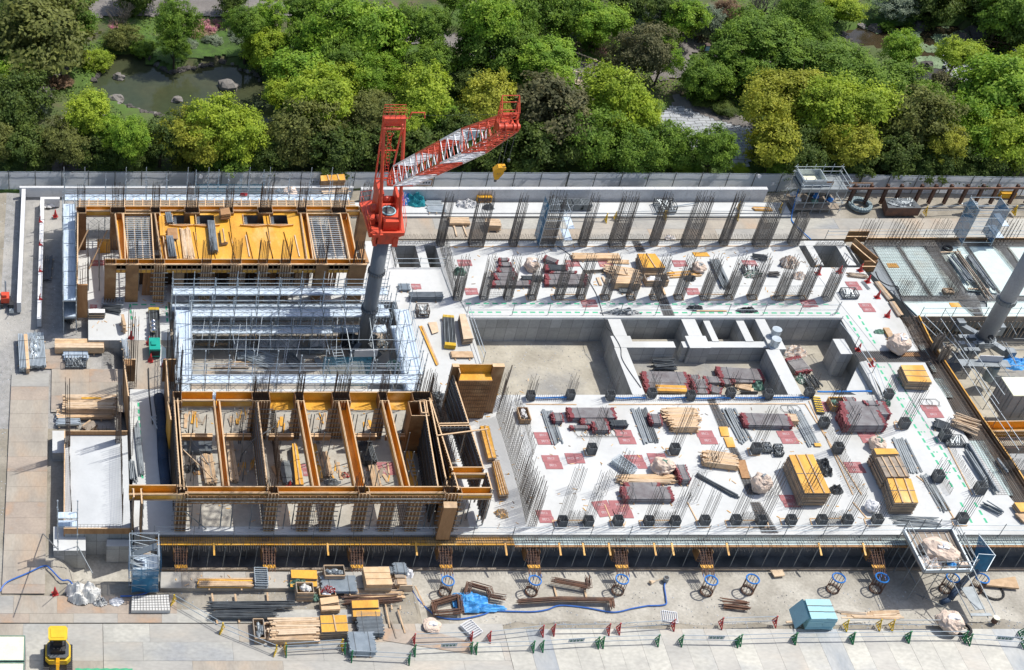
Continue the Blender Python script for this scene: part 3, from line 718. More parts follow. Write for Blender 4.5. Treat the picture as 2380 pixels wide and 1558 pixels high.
# front edge: projecting bars, timber ledge, columns hanging over the trench
t = thing('slab_edge_form','long timber edge form with projecting bars over the dark trench','edge form',G(360,1250,SL))
b = MB(); xL,xR = XX(362,1252,SL),XX(2500,1252,SL); yF = YS
b.box(xL,XX(1195,1252,SL),yF - .75,yF - .001,SL - .32,SL - .22,0); part('ledge_board',b,['orange'],t,world=True)
b = MB(); b.box(xL,xR,yF - .04,yF - .003,-1.55,SL - .33,0); b.box(xL,xR,yF - 1.0,yF - .05,-1.7,-1.46,0); part('painted_shade',b,['painted_shade'],t,world=True)  # dark sheets on wall and floor paint the shade of the trench
b = MB(); b.box(XX(1195,1252,SL) + .01,xR,yF - .75,yF - .001,SL - .32,SL - .22,0); b.box(XX(1195,1252,SL) + .01,xR,yF - .9,yF - .76,SL - .36,SL - .26,1); part('ledge_board',b,['foam','ply'],t,world=True)
b = MB(); x = xL
while x < xR:
    b.tube((x,yF - .0,SL - .12),(x + jit(.03),yF - 1.0 - random.random() * .35,SL - .18 - random.random() * .25),.014,3,0); x += .17
for dz in (.02,.12,.2):
    for yy in (.1,.35,.6): b.tube((xL,yF - yy,SL - dz),(xR,yF - yy,SL - dz),.015,3,0)
part('projecting_bars',b,['rebar_grey'],t,world=True)
b = MB(); x = xL + .4
while x < xR:
    b.tube((x,yF - .9,SL - .3),(x - .1,yF - 1.1,-1.4),.03,4,0); 
    if int(x * 3) % 2: b.tube((x + .5,yF - .35,SL - .3),(x + .5,yF - .35,-1.4),.03,4,0)
    x += 1.15
part('shoring_post',b,['steel_grey'],t,world=True)
b = MB(); b.box(xL,xR,yF - 1.35,yF - 1.15,-1.42,-1.3,0); part('sill_timber',b,['wood_grey'],t,world=True)
b = MB()
for k,(c,x) in enumerate(((0,1985),(1,660),(1,1480),(1,2310),(2,430),(2,650),(2,890),(2,1310),(2,1475),(3,460),(3,870),(2,1985))):
    p = K(c,2,x,360,SL - .2); part('hanging_board',MB().bar((p.x,yF - .6,SL - .15),(p.x,yF - 1.5,SL - .5),.13,.03),['orange'],t,world=True)
stub = None
for i,(c,x) in enumerate(((0,1680),(1,120),(1,935),(1,1760),(2,195),(2,1010),(2,1800),(3,1010))):
    p = K(c,2,x,350,SL); lab = 'rusty rebar cage sloping over the trench, %s of eight in front' % ordn(i,8)
    if stub is None:
        stub = thing('column_stub',lab,'rebar cage',(p.x,yF - .5,SL),0,'sloping cages over the trench'); b = MB()
        for k in range(5):
            for j in range(2): b.tube((-.4 + .2 * k,.3,-.1 - j * .5),(-.4 + .2 * k,-2.0 - .25 * (k % 2),-1.35 - j * .15),.024,4)
        for k in range(7):
            y = .1 - k * .16; z = -.25 - k * .1
            b.bar((-.48,y,z),(.48,y,z),.03,.03); b.bar((-.46,y,z - .5),(.46,y,z - .5),.03,.03); b.bar((-.48,y,z),(-.46,y,z - .5),.03,.03); b.bar((.48,y,z),(.46,y,z - .5),.03,.03)
        part('bars',b,['rust'],stub)
        b = MB(); part('side_form',MB().box(-.5,-.47,-.7,.2,-1.5,-.5),['brown'],stub); part('side_form',MB().box(.47,.5,-.7,.2,-1.5,-.5),['brown'],stub); part('form_board',MB().bar((-.45,-1.45,-1.2),(.45,-1.45,-1.2),.3,.04),['orange'],stub)
        b = MB()
        for k in range(5): b.tube((-.4 + .2 * k,-2.0 - .25 * (k % 2),-1.35),(-.4 + .2 * k,-2.2 - .25 * (k % 2),-1.45),.035,4)
        part('bar_cap',b,['hose_blue'],stub)
    else: dup(stub,(p.x,yF - .5,SL),0,lab)
# round pile cages with blue hose rims
pc = None
TOPS = [(1,1785,730),(2,215,725),(2,1025,715),(2,1855,725),(2,2240,712),(3,660,702),(3,1062,700),(3,1720,700),(3,1995,705)]
desc = ['left of the blue tarpaulin and bent bars','left of the rusty bars lying on boards','left of the small bucket','right of the bucket and broom','above the bundle of props on the pale floor','above the pale blue foam stack','standing in the hanging platform shade, still free','under the right end of the big loading platform','beside the blue net stair at the far right']
for i,(c,x,y) in enumerate(TOPS):
    p = K(c,2,x,y,-.12); p.z = -1.52
    lab = 'round rusty pile cage with blue rim, ' + desc[i]
    if pc is None:
        pc = thing('pile_cage',lab,'pile cage',p,0,'round pile cages on the pale floor'); b = MB()
        for k in range(12):
            a = math.pi * k / 6; b.tube((.42 * math.cos(a),.42 * math.sin(a),0),(.42 * math.cos(a),.42 * math.sin(a),1.38),.018,4)
        part('vertical_bars',b,['rust'],pc)
        b = MB(); b.ring((0,0,.05),.42,.03); b.ring((0,0,.15),.42,.03); b.ring((0,0,.25),.42,.02)
        part('hoops',b,['rust'],pc)
        b = MB(); b.ring((0,0,1.4),.43,.055,18,0,6); part('rim_padding',b,['tarp_blue'],pc)
    else: dup(pc,p,jit(.4),lab)
# guard rails
def guard(pts,h,lab,every=1.9,mt='galv',z=SL,nr=2,r=.026):
    P = [K(*p,z) for p in pts]; t = thing('guard_rail',lab,'guard rail',P[0]); b = MB()
    for a,c in zip(P,P[1:]):
        for k in range(nr):
            hh = h * (1 - .5 * k); b.tube(a + Vector((0,0,hh)),c + Vector((0,0,hh)),r,4)
    part('rail',b,[mt],t,world=True); pm = MB().tube((0,0,-.1),(0,0,h + .15),r,4).mesh('post',['steel_grey'])
    for a,c in zip(P,P[1:]):
        n = max(1,int((c - a).length / every))
        for i in range(n + 1):
            o = bpy.data.objects.new('post',pm); C.objects.link(o); o.parent = t; o.location = a.lerp(c,i / n) - P[0]
    return t
guard([(0,2,1430,320),(2,2,0,325)],1.1,'guard rail on the slab edge in front of the near timber formwork',2.6)
guard([(2,2,0,330),(3,2,1230,300)],1.1,'guard rail along the open front edge of the slab',2.6)
guard([(3,2,1700,300),(3,2,2600,310)],1.1,'guard rail at the front edge right of the loading platform',2.6)
guard([(1,0,1960,1440),(2,0,0,1440),(3,0,620,1440),(3,0,640,1420)],1.1,'guard rail along the far rim of the pit',2.8)
guard([(1,0,1960,1440),(1,1,2110,330)],1.1,'guard rail down the left rim of the pit',2.0)
guard([(3,1,650,0),(3,1,800,190),(3,1,960,440),(3,1,1050,690)],1.1,'guard rail down the right rim of the pit',1.8)
guard([(1,0,1280,1000),(1,0,1750,1000)],1.0,'low rail in front of the open shaft by the crane',1.5)
guard([(3,0,530,730),(3,0,1150,725),(3,0,2600,725)],.8,'rail with striped tape along the road behind the timber edge',2.4)
guard([(3,0,1400,1470),(3,0,2600,1470)],1.1,'rail along the near side of the mint green boards',2.2)
# ---------------- timber formwork blocks ----------------
ZT = 5.1
def trough(t,p,q,w,dep=.75,ends=True,name='beam_form'):
    """open beam mould: orange inside, brown outside, pale top edges"""
    p = Vector(p); q = Vector(q); d = (q - p).normalized(); a = Vector((-d.y,d.x,0)); b = MB()
    for s in (-1,1):
        o = a * s * (w / 2 + .035); o2 = a * s * (w / 2 + .09)
        z = Vector((0,0,-dep / 2)); b.bar(p + o + z,q + o + z,.05,dep,0); b.bar(p + o2 + Vector((0,0,-.06)),q + o2 + Vector((0,0,-.06)),.06,.09,2); b.bar(p + o2 + Vector((0,0,-dep + .1)),q + o2 + Vector((0,0,-dep + .1)),.06,.09,2)
        b.bar(p + o + Vector((0,0,.012)),q + o + Vector((0,0,.012)),.05,.02,1)
    b.bar(p + Vector((0,0,-dep + .02)),q + Vector((0,0,-dep + .02)),w,.04,3)
    part(name,b,['orange','edge','wood','orange'],t,world=True)
def panel(t,p,q,h,inner=1,zt=ZT,name='wall_form',th=.1,studs=True,mats=('brown','edge','wood_grey','steel_dark')):
    """upright plywood panel from p to q below zt, studs on the 'inner' side"""
    p = Vector(p); q = Vector(q); p.z = q.z = zt - h / 2; d = (q - p); L = d.length; d.normalize(); a = Vector((-d.y,d.x,0)) * inner; b = MB()
    b.bar(p,q,.05,h,0); b.bar(p + Vector((0,0,h / 2 + .012)),q + Vector((0,0,h / 2 + .012)),.09,.025,1)
    if studs:
        n = int(L / .28)
        for i in range(n + 1):
            c = p + d * (i * L / max(1,n)) + a * .07; b.bar(c + Vector((0,0,-h / 2)),c + Vector((0,0,h / 2)),.06,.07,2)
        for k in (.15,.38,.62,.85):
            c = Vector((0,0,h / 2 - h * k)) + a * .14; b.tube(p + c,q + c,.03,4,3)
    part(name,b,list(mats),t,world=True)
def colform(t,x,y,w,d,z0=SL,z1=ZT,dark=False):
    b = MB(); b2 = 'x'
    for s in (-1,1):
        b.box(x + s * w / 2 - .03,x + s * w / 2 + .03,y - d / 2,y + d / 2,z0,z1,0); b.box(x - w / 2 + .031,x + w / 2 - .031,y + s * (d / 2 - .03) - .03,y + s * (d / 2 - .03) + .03,z0,z1 - .01,0)
    if not dark:
        n = max(3,int(w / .2))
        for i in range(n + 1):
            X = x - w / 2 + w * i / n; b.box(X - .035,X + .035,y - d / 2 - .08,y - d / 2 - .001,z0 + .05,z1 - .05,1)
        z = z0 + .35
        while z < z1 - .3: b.tube((x - w / 2 - .3,y - d / 2 - .13,z),(x + w / 2 + .3,y - d / 2 - .13,z),.035,4,2); z += .5
    b.box(x - w / 2,x + w / 2,y - d / 2,y - d / 2 + .04,z1 + .001,z1 + .02,3); b.box(x - w / 2,x + w / 2,y + d / 2 - .04,y + d / 2,z1 + .001,z1 + .02,3)
    part('column_form',b,['brown','wood','steel_grey','edge'],t,world=True)
def posts(t,L,z0=SL,z1=ZT - .9,r=.035):
    pm = None
    for (x,y) in L:
        if pm is None:
            pm = MB().tube((0,0,0),(0,0,z1 - z0),r,5).tube((0,0,0),(0,0,(z1 - z0) * .5),r * 1.5,5).mesh('shoring_post',['steel_grey'])
        o = bpy.data.objects.new('shoring_post',pm); C.objects.link(o); o.parent = t; o.location = Vector((x,y,z0)) - t.location
def colbars(t,x,y,w,d,h,n,m,z=ZT - 1.2,name='column_bars',mt='rebar'):
    b = MB()
    for i in range(n):
        for s in (-1,1): b.tube((x - w / 2 + w * i / (n - 1),y + s * d / 2,z),(x - w / 2 + w * i / (n - 1) + jit(.04),y + s * d / 2 + jit(.04),z + h * random.uniform(.85,1.05)),.019,4)
    for j in range(1,m - 1):
        for s in (-1,1): b.tube((x + s * w / 2,y - d / 2 + d * j / (m - 1),z),(x + s * w / 2 + jit(.04),y - d / 2 + d * j / (m - 1),z + h * random.uniform(.85,1.05)),.019,4)
    zz = z + .1
    while zz < z + 1.3: b.box(x - w / 2,x + w / 2,y - d / 2 - .01,y - d / 2 + .01,zz,zz + .02); zz += .15
    part(name,b,[mt],t,world=True)

# --- far block ---
NB = thing('formwork_block','far timber formwork block with bright orange decks and open joist bays','formwork',G(180,697,SL))
def nx_(u): return XX(u,486,ZT)
yN0,yN1 = YY(486,ZT),YY(611,ZT)      # far and near beam lines
cols = [(189,1),(274,2),(361,1),(446,2),(531,1),(616,2),(701,1),(787,2),(846,1)]
for i,(u,k) in enumerate(cols):
    x = nx_(u); w = .8 if k == 1 else 1.25
    colform(NB,x,yN0 - .15,w,.9,dark=True); colbars(NB,x,yN0 - .1,w * .75,.5,3.9,6 if k == 1 else 10,5)
for i in range(len(cols) - 1):
    a = nx_(cols[i][0]) + (.4 if cols[i][1] == 1 else .62); c = nx_(cols[i + 1][0]) - (.4 if cols[i + 1][1] == 1 else .62)
    trough(NB,(a,yN0 + .1,ZT),(c,yN0 + .1,ZT),.45,.7)
# outer scaffold-side ledges behind the far beam
b = MB()
for k in range(3): b.box(nx_(180),nx_(830),yN0 + .75 + k * .3,yN0 + .85 + k * .3,ZT - .3,ZT - .22,0)
for u in range(185,830,21): b.bar((nx_(u),yN0 + .4,ZT - .25),(nx_(u) + .05,yN0 + 1.7,ZT - .2),.07,.07,1)
part('outer_ledge',b,['wood','edge'],NB,world=True)
# near beam line with timber columns below
xb = lambda u: XX(u,611,ZT)
ncol = [262,316,371,435,480,546,595 + 12,664,700,760,820,852]
a0,a1 = xb(245),xb(853)
trough(NB,(a0,yN1 + .15,ZT),(a1,yN1 + .15,ZT),.5,.65)
b = MB(); b.box(a0,a1,yN1 - .16,yN1 - .13,ZT - .95,ZT - .05,0)
x = a0
while x < a1: b.box(x,x + .06,yN1 - .23,yN1 - .161,ZT - .95,ZT - .1,1); x += .42
b.box(a0,a1,yN1 - .24,yN1 - .16,ZT - .04,ZT + .02,2); part('beam_side_form',b,['orange','brown','edge'],NB,world=True)
for i,u in enumerate((257,308,371,480,549,611,664,748,832)):
    colform(NB,xb(u),yN1 + .1,(.9,1.0,.85,.8,.85,.7,.85,.9,1.3)[i],.8,dark=i in (0,1,7,8)); colbars(NB,xb(u),yN1 + .1,.7,.5,3.4,6,5,ZT - 1.0)
for i in range(7):
    u = 335 + i * 72; b = MB(); 
    for k in range(7): b.bar(Vector((xb(u) + .13 * k,yN1 + .6,SL)),Vector((xb(u) + .13 * k + .1,yN1 + .9 + jit(.2),SL + 2.8 + jit(.4))),.12,.03)
    part('leaning_board',b,['wood' if i % 2 else 'ply'],NB,world=True)
# north south beams
for (u0_,u1_,w) in ((276,290,.5),(366,382,.3),(706,722,.4),(800,822,.55)):
    trough(NB,(XX(u0_,497,ZT),yN0 - .6,ZT),(XX(u1_,608,ZT),yN1 + .45,ZT),w,.7)
# left wall panels
panel(NB,(nx_(181),yN0 - .4,0),(XX(180,665,ZT),YY(660,ZT),0),4.0,-1)
b = MB(); b.box(XX(181,668,4.6),XX(204,668,4.6),YY(690,3.2),YY(663,4.6),SL,4.6,0,0)
for k in range(7): b.box(XX(181,668,4.6) + .1 * k,XX(181,668,4.6) + .1 * k + .03,YY(690,3.2) - .06,YY(690,3.2) - .001,SL,4.6,1)
part('wall_form',b,['ply','wood'],NB,world=True)
colbars(NB,XX(192,660,4.6),YY(650,4.6),.8,.9,3.2,5,6,3.0)
# joist bays
for (ua,ub) in ((286,352),(713,792)):
    x0,x1 = XX(ua,500,ZT),XX(ub,500,ZT) ; y0_,y1_ = yN1 + .5,yN0 - .7; b = MB(); y = y0_
    sk = XX(ua + 8,600,ZT) - x0
    while y < y1_: f = (y1_ - y) / (y1_ - y0_) * 0; b.box(x0 + .15,x1 - .1,y,y + .055,ZT - .32,ZT - .27,0); y += .27
    part('joists',b,['galv'],NB,world=True); b = MB()
    for k in range(4): X = x0 + (x1 - x0) * (.12 + .25 * k); b.box(X,X + .09,y0_,y1_,ZT - .45,ZT - .34,0)
    part('bearers',b,['wood_pale'],NB,world=True)
    b = MB()
    for X in (x0 + .05,x1 - .02): b.box(X - .05,X + .05,y0_,y1_,ZT - .02,ZT + .04,0)
    b.box(x0,x1,y1_,y1_ + .1,ZT - .02,ZT + .04,0); part('bay_trim',b,['edge'],NB,world=True)
# orange decks
dk = MB(); zd = ZT - .25
segs = [(371,450,(402,442)),(452,531,(456,498)),(533,617,(566,612)),(619,702,(628,668))]
for (ua,ub,(ha,hb)) in segs:
    x0,x1 = XX(ua,500,zd),XX(ub,500,zd); h0,h1 = XX(ha,510,zd),XX(hb,510,zd); yh0,yh1 = YY(524,zd),YY(500,zd); yt = yN0 - .25; yb0 = yN1 + .45
    dk.box(x0,x1,yb0,yh0,zd - .05,zd,0); dk.box(x0,x1,yh1,yt,zd - .05,zd,0)
    if h0 > x0 + .05: dk.box(x0,h0,yh0,yh1,zd - .05,zd,0)
    if h1 < x1 - .05: dk.box(h1,x1,yh0,yh1,zd - .05,zd,0)
    dk.box(h0,h1,yh0 - .06,yh0 - .001,zd - .3,zd + .14,0,1); dk.box(h0 - .05,h0 - .001,yh0,yh1,zd - .3,zd + .12,0,1)
    dk.box(h0,h1,yh1 + .001,yh1 + .05,zd - 1.6,zd - .051,2); dk.box(h1 + .001,h1 + .05,yh0,yh1,zd - 1.6,zd - .051,2); dk.box(h0,h1,yh0,yh1,zd - 1.65,zd - 1.61,2)  # opening lining coloured dark to paint the shade below the deck
    for k in range(8): dk.box(h0 + .02 + .05 * (k % 2),h0 + .3,yh0 + .08 + k * (yh1 - yh0) / 9.5,yh0 + .12 + k * (yh1 - yh0) / 9.5,zd - .06,zd - .01,3)
    hm = (h0 + h1) / 2; dk.bar((h0 - .4,yh0 - .1,zd + .07),(hm,yh0 - .3,zd + .07),.05,.24,0,1); dk.bar((hm,yh0 - .3,zd + .07),(h1 + .4,yh0 - .1,zd + .07),.05,.24,0,1)
    for f in (.02,.5): X = x0 + (x1 - x0) * f; dk.bar((X,yb0,zd + .02),(X - .25,yh0 - .9,zd + .05),.05,.2,0)
part('deck',dk,['orange','edge','painted_shade','galv'],NB,world=True)
panel(NB,(xb(318),yN1 + 2.0,0),(xb(735),yN1 + 2.0,0),3.3,1,ZT - .9,mats=('shade_brown','brown','shade_brown','steel_dark'))  # added back panel; its dark brown paints the shade under the deck
P = [(nx_(u) + dx,yN0 - .9 - k * 1.7) for u in (205,230,292,320,345,402,430,470,500,570,600,640,670,720,745,775,812) for dx in (0,) for k in range(4)]
posts(NB,P)
P = [(xb(u),yN1 - .02) for u in (275,290,330,345,400,415,455,500,520,575,590,625,645,680,690,720,780,795)]
b = MB()
for i,u in enumerate((205,250)): b.bar((nx_(u),yN0 - 1,3.6),(nx_(u) - 1.6,yN0 - 3.2,SL),.09,.09)
part('raking_shore',b,['wood'],NB,world=True)
b = MB(); b.box(XX(226,560,2),XX(256,560,2),YY(568,2.),YY(562,2),SL,2.3); part('beam_form',b,['orange'],NB,world=True)

b = MB(); b.box(XX(418,1000,SL),XX(1035,1000,SL),YY(1225,SL),YY(925,SL),SL + .001,SL + .006); mat('bay',(.47,.45,.395),(.38,.36,.31),.4,.9,c3=(.34,.30,.25),s3=.3,det=10); part('bay_floor',b,['bay'],FD)
# --- near block ---
SB = thing('formwork_block','near timber formwork block of deep orange beam moulds on steel posts','formwork',G(412,1225,SL))
fu = lambda u: XX(u,917,ZT); su = lambda u: XX(u,1138,ZT)
yF0,yF1 = YY(917,ZT),YY(1138,ZT)
zc = [(412,1),(500,0),(606,2),(695,1),(792,2),(889,1),(980,3)]
for i in range(len(zc) - 1):
    wd = {0: .15,1: .35,2: .68,3: .75}
    a = fu(zc[i][0]) + wd[zc[i][1]]; c = fu(zc[i + 1][0]) - wd[zc[i + 1][1]]
    if i == 1: a = fu(500) + .1
    if i < 2: trough(SB,(a,yF0 - .15,ZT),(c,yF0 - .15,ZT),.75,.8)
    else: b = MB(); b.box(a,c,yF0 + .2,yF0 + .26,ZT - .95,ZT,0,1); b.box(a,c,yF0 - .75,yF0 + .199,ZT - .95,ZT - .9,0); b.box(a,c,yF0 + .28,yF0 + .36,ZT - .15,ZT - .05,2); part('beam_form',b,['orange','edge','wood'],SB,world=True)
    b = MB(); b.box(a,c,yF0 - 1.75,yF0 - 1.65,SL + .9,SL + 1.6,0,1); b.box(a,c,yF0 - 1.95,yF0 - 1.76,SL + 1.5,SL + 1.54,1)
    part('lower_beam_form',b,['brown','edge'],SB,world=True)
for u,k in zc:
    if k == 0: continue
    w = {1: .6,2: 1.3,3: 1.4}[k]; colform(SB,fu(u),yF0 - .2,w,1.0,dark=(k == 3)); colbars(SB,fu(u),yF0 - .1,w * .8,.6,3.6,6 if k == 1 else 10,5)
# dark inner column and shaft side
colform(SB,XX(972,945,ZT),YY(950,ZT),1.3,1.5,dark=True); panel(SB,(XX(998,925,ZT),YY(925,ZT),0),(XX(1040,1130,ZT),YY(1130,ZT),0),3.9,-1,mats=('shade_brown','edge','shade_brown','steel_dark')); panel(SB,(XX(985,930,ZT),YY(930,ZT),0),(XX(1018,1130,ZT),YY(1130,ZT),0),3.9,-1,mats=('shade_brown','edge','steel_dark','steel_dark'))  # dark panel colour paints the shade on the dense inner bars
for (u0_,u1_,w) in ((503,526,.28),(698,736,.34),(796,838,.56),(894,945,.36)):
    trough(SB,(XX(u0_,925,ZT),yF0 - .6,ZT),(XX(u1_,1134,ZT),yF1 + .3,ZT),w,.85,name='cross_beam_form')
# walls running away
panel(SB,(fu(412),yF0 - .4,0),(su(428),yF1,0),3.9,1); panel(SB,(fu(404),yF0 - .3,0),(su(420),yF1,0),3.9,-1)
panel(SB,(fu(597),yF0 - .8,0),(su(623),yF1,0),3.9,-1,mats=('brown','edge','wood_grey','steel_grey'))
# near beam line
e = [428,632,840,1038]
trough(SB,(su(300),yF1,ZT - .0),(su(424),yF1,ZT),.7,.7)
for a,c in ((430,628),(646,830),(850,1036)): trough(SB,(su(a),yF1,ZT),(su(c),yF1,ZT),.42,.75)
b = MB(); b.box(su(430),su(1036),yF1 - .42,yF1 - .38,ZT - 1.05,ZT - .2,0); x = su(430)
while x < su(1036): b.box(x,x + .06,yF1 - .48,yF1 - .421,ZT - 1.05,ZT - .25,1); x += .4
for z in (ZT - .4,ZT - .75): b.tube((su(430),yF1 - .54,z),(su(1036),yF1 - .54,z),.035,4,2)
part('beam_side_form',b,['brown','ply','steel_grey'],SB,world=True)
for i,u in enumerate((420,628,706,760,836,898,960,1040)):
    colform(SB,XX(u,1180,3),yF1 - .05,(.75,.7,.75,.75,.75,.75,.75,1.2)[i],.7,z1=ZT - .9 if i not in (0,1,4,7) else ZT); 
    if i in (0,1,4,7): colbars(SB,su(u),yF1,.6,.5,2.6,5,4)
for i,u in enumerate((735,928)):
    b = MB(); x0 = XX(u - 13,1190,2.5); 
    for k in range(8): b.tube((x0 + .14 * k,yF1,SL),(x0 + .14 * k,yF1,ZT - 1),.02,4)
    for k in range(18): b.tube((x0,yF1,SL + .17 * k),(x0 + 1,yF1,SL + .17 * k),.018,3)
    part('wall_bars',b,['rebar'],SB,world=True)
P = [(XX(u,1000,3),yF0 - 1.2 - k * 1.9) for u in (440,520,560,722,745,820,850,918,940) for k in range(4)] + [(su(u),yF1 - .1) for u in (450,470,520,545,590,650,670,690,780,800,860,875,985,1005,1020)]
P += [(fu(u),yF0 - 1.2) for u in (640,660,730,750,830,850,920,945,450,480,540,565)]
posts(SB,P)
b = MB()
for (p,q) in (((430,1000,2.5),(505,1110,SL)),((580,1030,3),(640,990,4)),((560,1060,SL),(600,1010,3.2)),((750,1100,SL),(770,1020,3.5))): b.tube(G(*p),G(*q),.04,5)
b.bar(G(425,1045,4.2),G(505,1122,SL),.08,.06,1); b.bar(G(430,1190,3.6),G(480,1230,SL),.07,.07,0); part('raking_shore',b,['steel_grey','wood_pale'],SB,world=True)
# shaft forms to the right
SH = thing('shaft_formwork','tall boarded shaft formwork with studded inner walls right of the near block','formwork',G(1020,1200,SL))
def q(c,r,x,y,z=ZT): return K(c,r,x,y,z)
panel(SH,q(1,1,1820,400),q(1,1,1975,885),3.6,-1,mats=('brown','edge','steel_grey','steel_grey')); panel(SH,q(1,1,1620,660),q(1,1,1830,1330),3.8,-1,mats=('brown','edge','brown','steel_dark'))
panel(SH,q(1,1,1985,910),q(1,1,2120,1320),3.6,-1,mats=('brown','edge','steel_grey','steel_grey')); panel(SH,q(1,1,1690,895),q(1,1,1980,890),1.2,1); panel(SH,q(1,1,1700,915),q(1,1,1990,912),.6,-1)
for (x0,y0,x1,y1) in ((1810,1330,2125,1330),(1870,1520,2190,1520)): trough(SH,q(1,1,x0,y0),q(1,1,x1,y1),.5,.6)
panel(SH,q(1,1,2150,1350),q(1,1,2195,1510),3.6,-1,mats=('brown','edge','steel_grey','steel_grey')); panel(SH,q(1,1,1840,1350),q(1,1,1885,1510),3.6,-1)
b = MB(); Q = [q(1,1,*p,ZT) for p in ((1520,685),(1580,685),(1595,800),(1540,800))]
b.prism(Q,SL,ZT - .3,0,2)
for i in range(4): b.bar(Q[i] + Vector((0,0,-.1)),Q[(i + 1) % 4] + Vector((0,0,-.1)),.08,.4,1)
b.prism([q(1,1,*p,4.4) for p in ((1600,780),(1640,780),(1665,870),(1600,870))],4.0,4.4,3)
part('column_form',b,['brown','edge','black','orange'],SH,world=True)
b = MB(); Q = [K(1,2,x,y,ZT - .3) for x,y in ((1725,-20),(1870,-20),(1868,30),(1745,30))]
b.prism([K(1,2,x,y,4.4) for x,y in ((1740,0),(1865,0),(1870,60),(1745,60))],SL,4.5,0,1); part('wall_form',b,['ply','wood'],SH,world=True)
P = [(q(1,2,x,y,SL).x,q(1,2,x,y,SL).y) for x,y in ((1900,200),(1950,150),(2050,190),(2100,210),(2130,150))]; posts(SH,P)
BX = thing('box_form','free standing brown box form with an orange lined trough on top, behind the shaft formwork','formwork',K(1,1,1900,700,SL))
x0,x1 = K(1,1,1888,350,6.0).x,K(1,1,2200,350,6.0).x; yb2_ = K(1,1,1888,480,5.3).y; yb3 = yb2_ + .9
b = MB(); b.box(x0,x1,yb2_,yb2_ + .06,SL,5.1,0,3); b.box(x0,x1,yb2_ + .07,yb3,5.0,5.1,1); b.box(x0,x1,yb3,yb3 + .06,5.1,5.95,1,2); b.box(x0 - .5,x0 - .001,yb3 - .3,yb3 + .06,SL,6.0,0,2); b.box(x1 + .001,x1 + .9,yb3 - .3,yb3 + .06,SL,6.0,0,2); b.box(x0 - .06,x0 - .001,yb2_,yb3 - .31,SL,5.9,0,2)
part('box_panels',b,['brown','orange','edge','ply'],BX,world=True)
b = MB()
for k in range(10): b.tube((x0 + .1,yb2_ - .03,SL + .4 * k),(x1,yb2_ - .03,SL + .4 * k),.012,3)
for k in range(18): b.tube((x0 + .17 * k,yb2_ - .03,SL),(x0 + .17 * k,yb2_ - .03,5.0),.012,3)
part('wall_bars',b,['rebar'],BX,world=True)
# tall form wall standing left of the near block (with bars)
LW = thing('wall_form','tall narrow timber wall form with dense bars beside the left walkway','formwork',K(0,1,1250,1190,SL))
panel(LW,K(0,1,1150,300,4.8),K(0,1,1195,640,4.8),3.8,1,4.8); b = MB(); p = K(0,1,1190,300,4.8); b.box(p.x - .35,p.x + .6,p.y,p.y + .08,2.4,4.8,0,1); b.box(p.x - .3,p.x + .3,p.y - .6,p.y - .02,4.0,4.75,2)
part('end_panel',b,['brown','edge','brown'],LW,world=True)
for x,y in ((1235,480),(1205,400),(1170,620)): colbars(LW,K(0,1,x,y,SL).x,K(0,1,x,y + 60,SL).y,.5,.5,7.2 if x > 1200 else 5.5,4,4,SL)
LW2 = thing('wall_form','tall dark timber wall form with dense bars between walkway and scaffold court','formwork',K(0,1,1580,600,SL))
p = K(0,1,1582,300,4.8); b = MB(); b.box(p.x - .55,p.x + .45,p.y,p.y + .08,2.4,4.8,0,1); part('end_panel',b,['brown','edge'],LW2,world=True)
panel(LW2,K(0,1,1545,310,4.8),K(0,1,1570,700,4.8),3.8,1,4.8,mats=('brown','edge','steel_dark','steel_dark')); panel(LW2,K(0,1,1560,690,4.8),K(0,1,1590,860,4.8),3.2,1,4.8,mats=('orange','edge','ply','ply'))
for x,y in ((1580,560),(1620,700)): colbars(LW2,K(0,1,x,y,SL).x,K(0,1,x,y,SL).y,.8,.8,6.2,6,6,SL)
rwall([(0,1,1570,1000),(0,1,1600,1557),(0,2,1610,100)],3.9,.16,3.6,'dense mesh of wall bars left of the near formwork block','rebar')
LW3 = thing('wall_form','narrow timber wall form with brown faces standing at the left front corner','formwork',K(0,2,1260,240,SL))
panel(LW3,K(0,1,1240,1500,ZT),K(0,2,1245,-30,ZT - .2),3.9,-1); panel(LW3,K(0,1,1310,1500,ZT),K(0,2,1320,30,ZT - .2),3.9,1)
rwall([(1,1,1600,700),(1,1,1680,1000),(1,1,1800,1500)],3.6,.17,3.3,'black wall bars with pale tie tips inside the shaft formwork','rebar')
rwall([(1,1,130,900),(1,1,200,1500)],3.3,.15,3.0,'tied wall bars left inside the third bay of the near block','rebar')
rwall([(1,1,1560,800),(1,1,1600,1000),(1,1,1710,1480)],3.7,.13,3.6,'black wall bars along the right inner side of the near block','rebar')
rwall([(0,1,2340,720),(1,1,20,1400)],3.5,.16,3.2,'dark wall bars standing against the middle wall form of the near block','rebar')
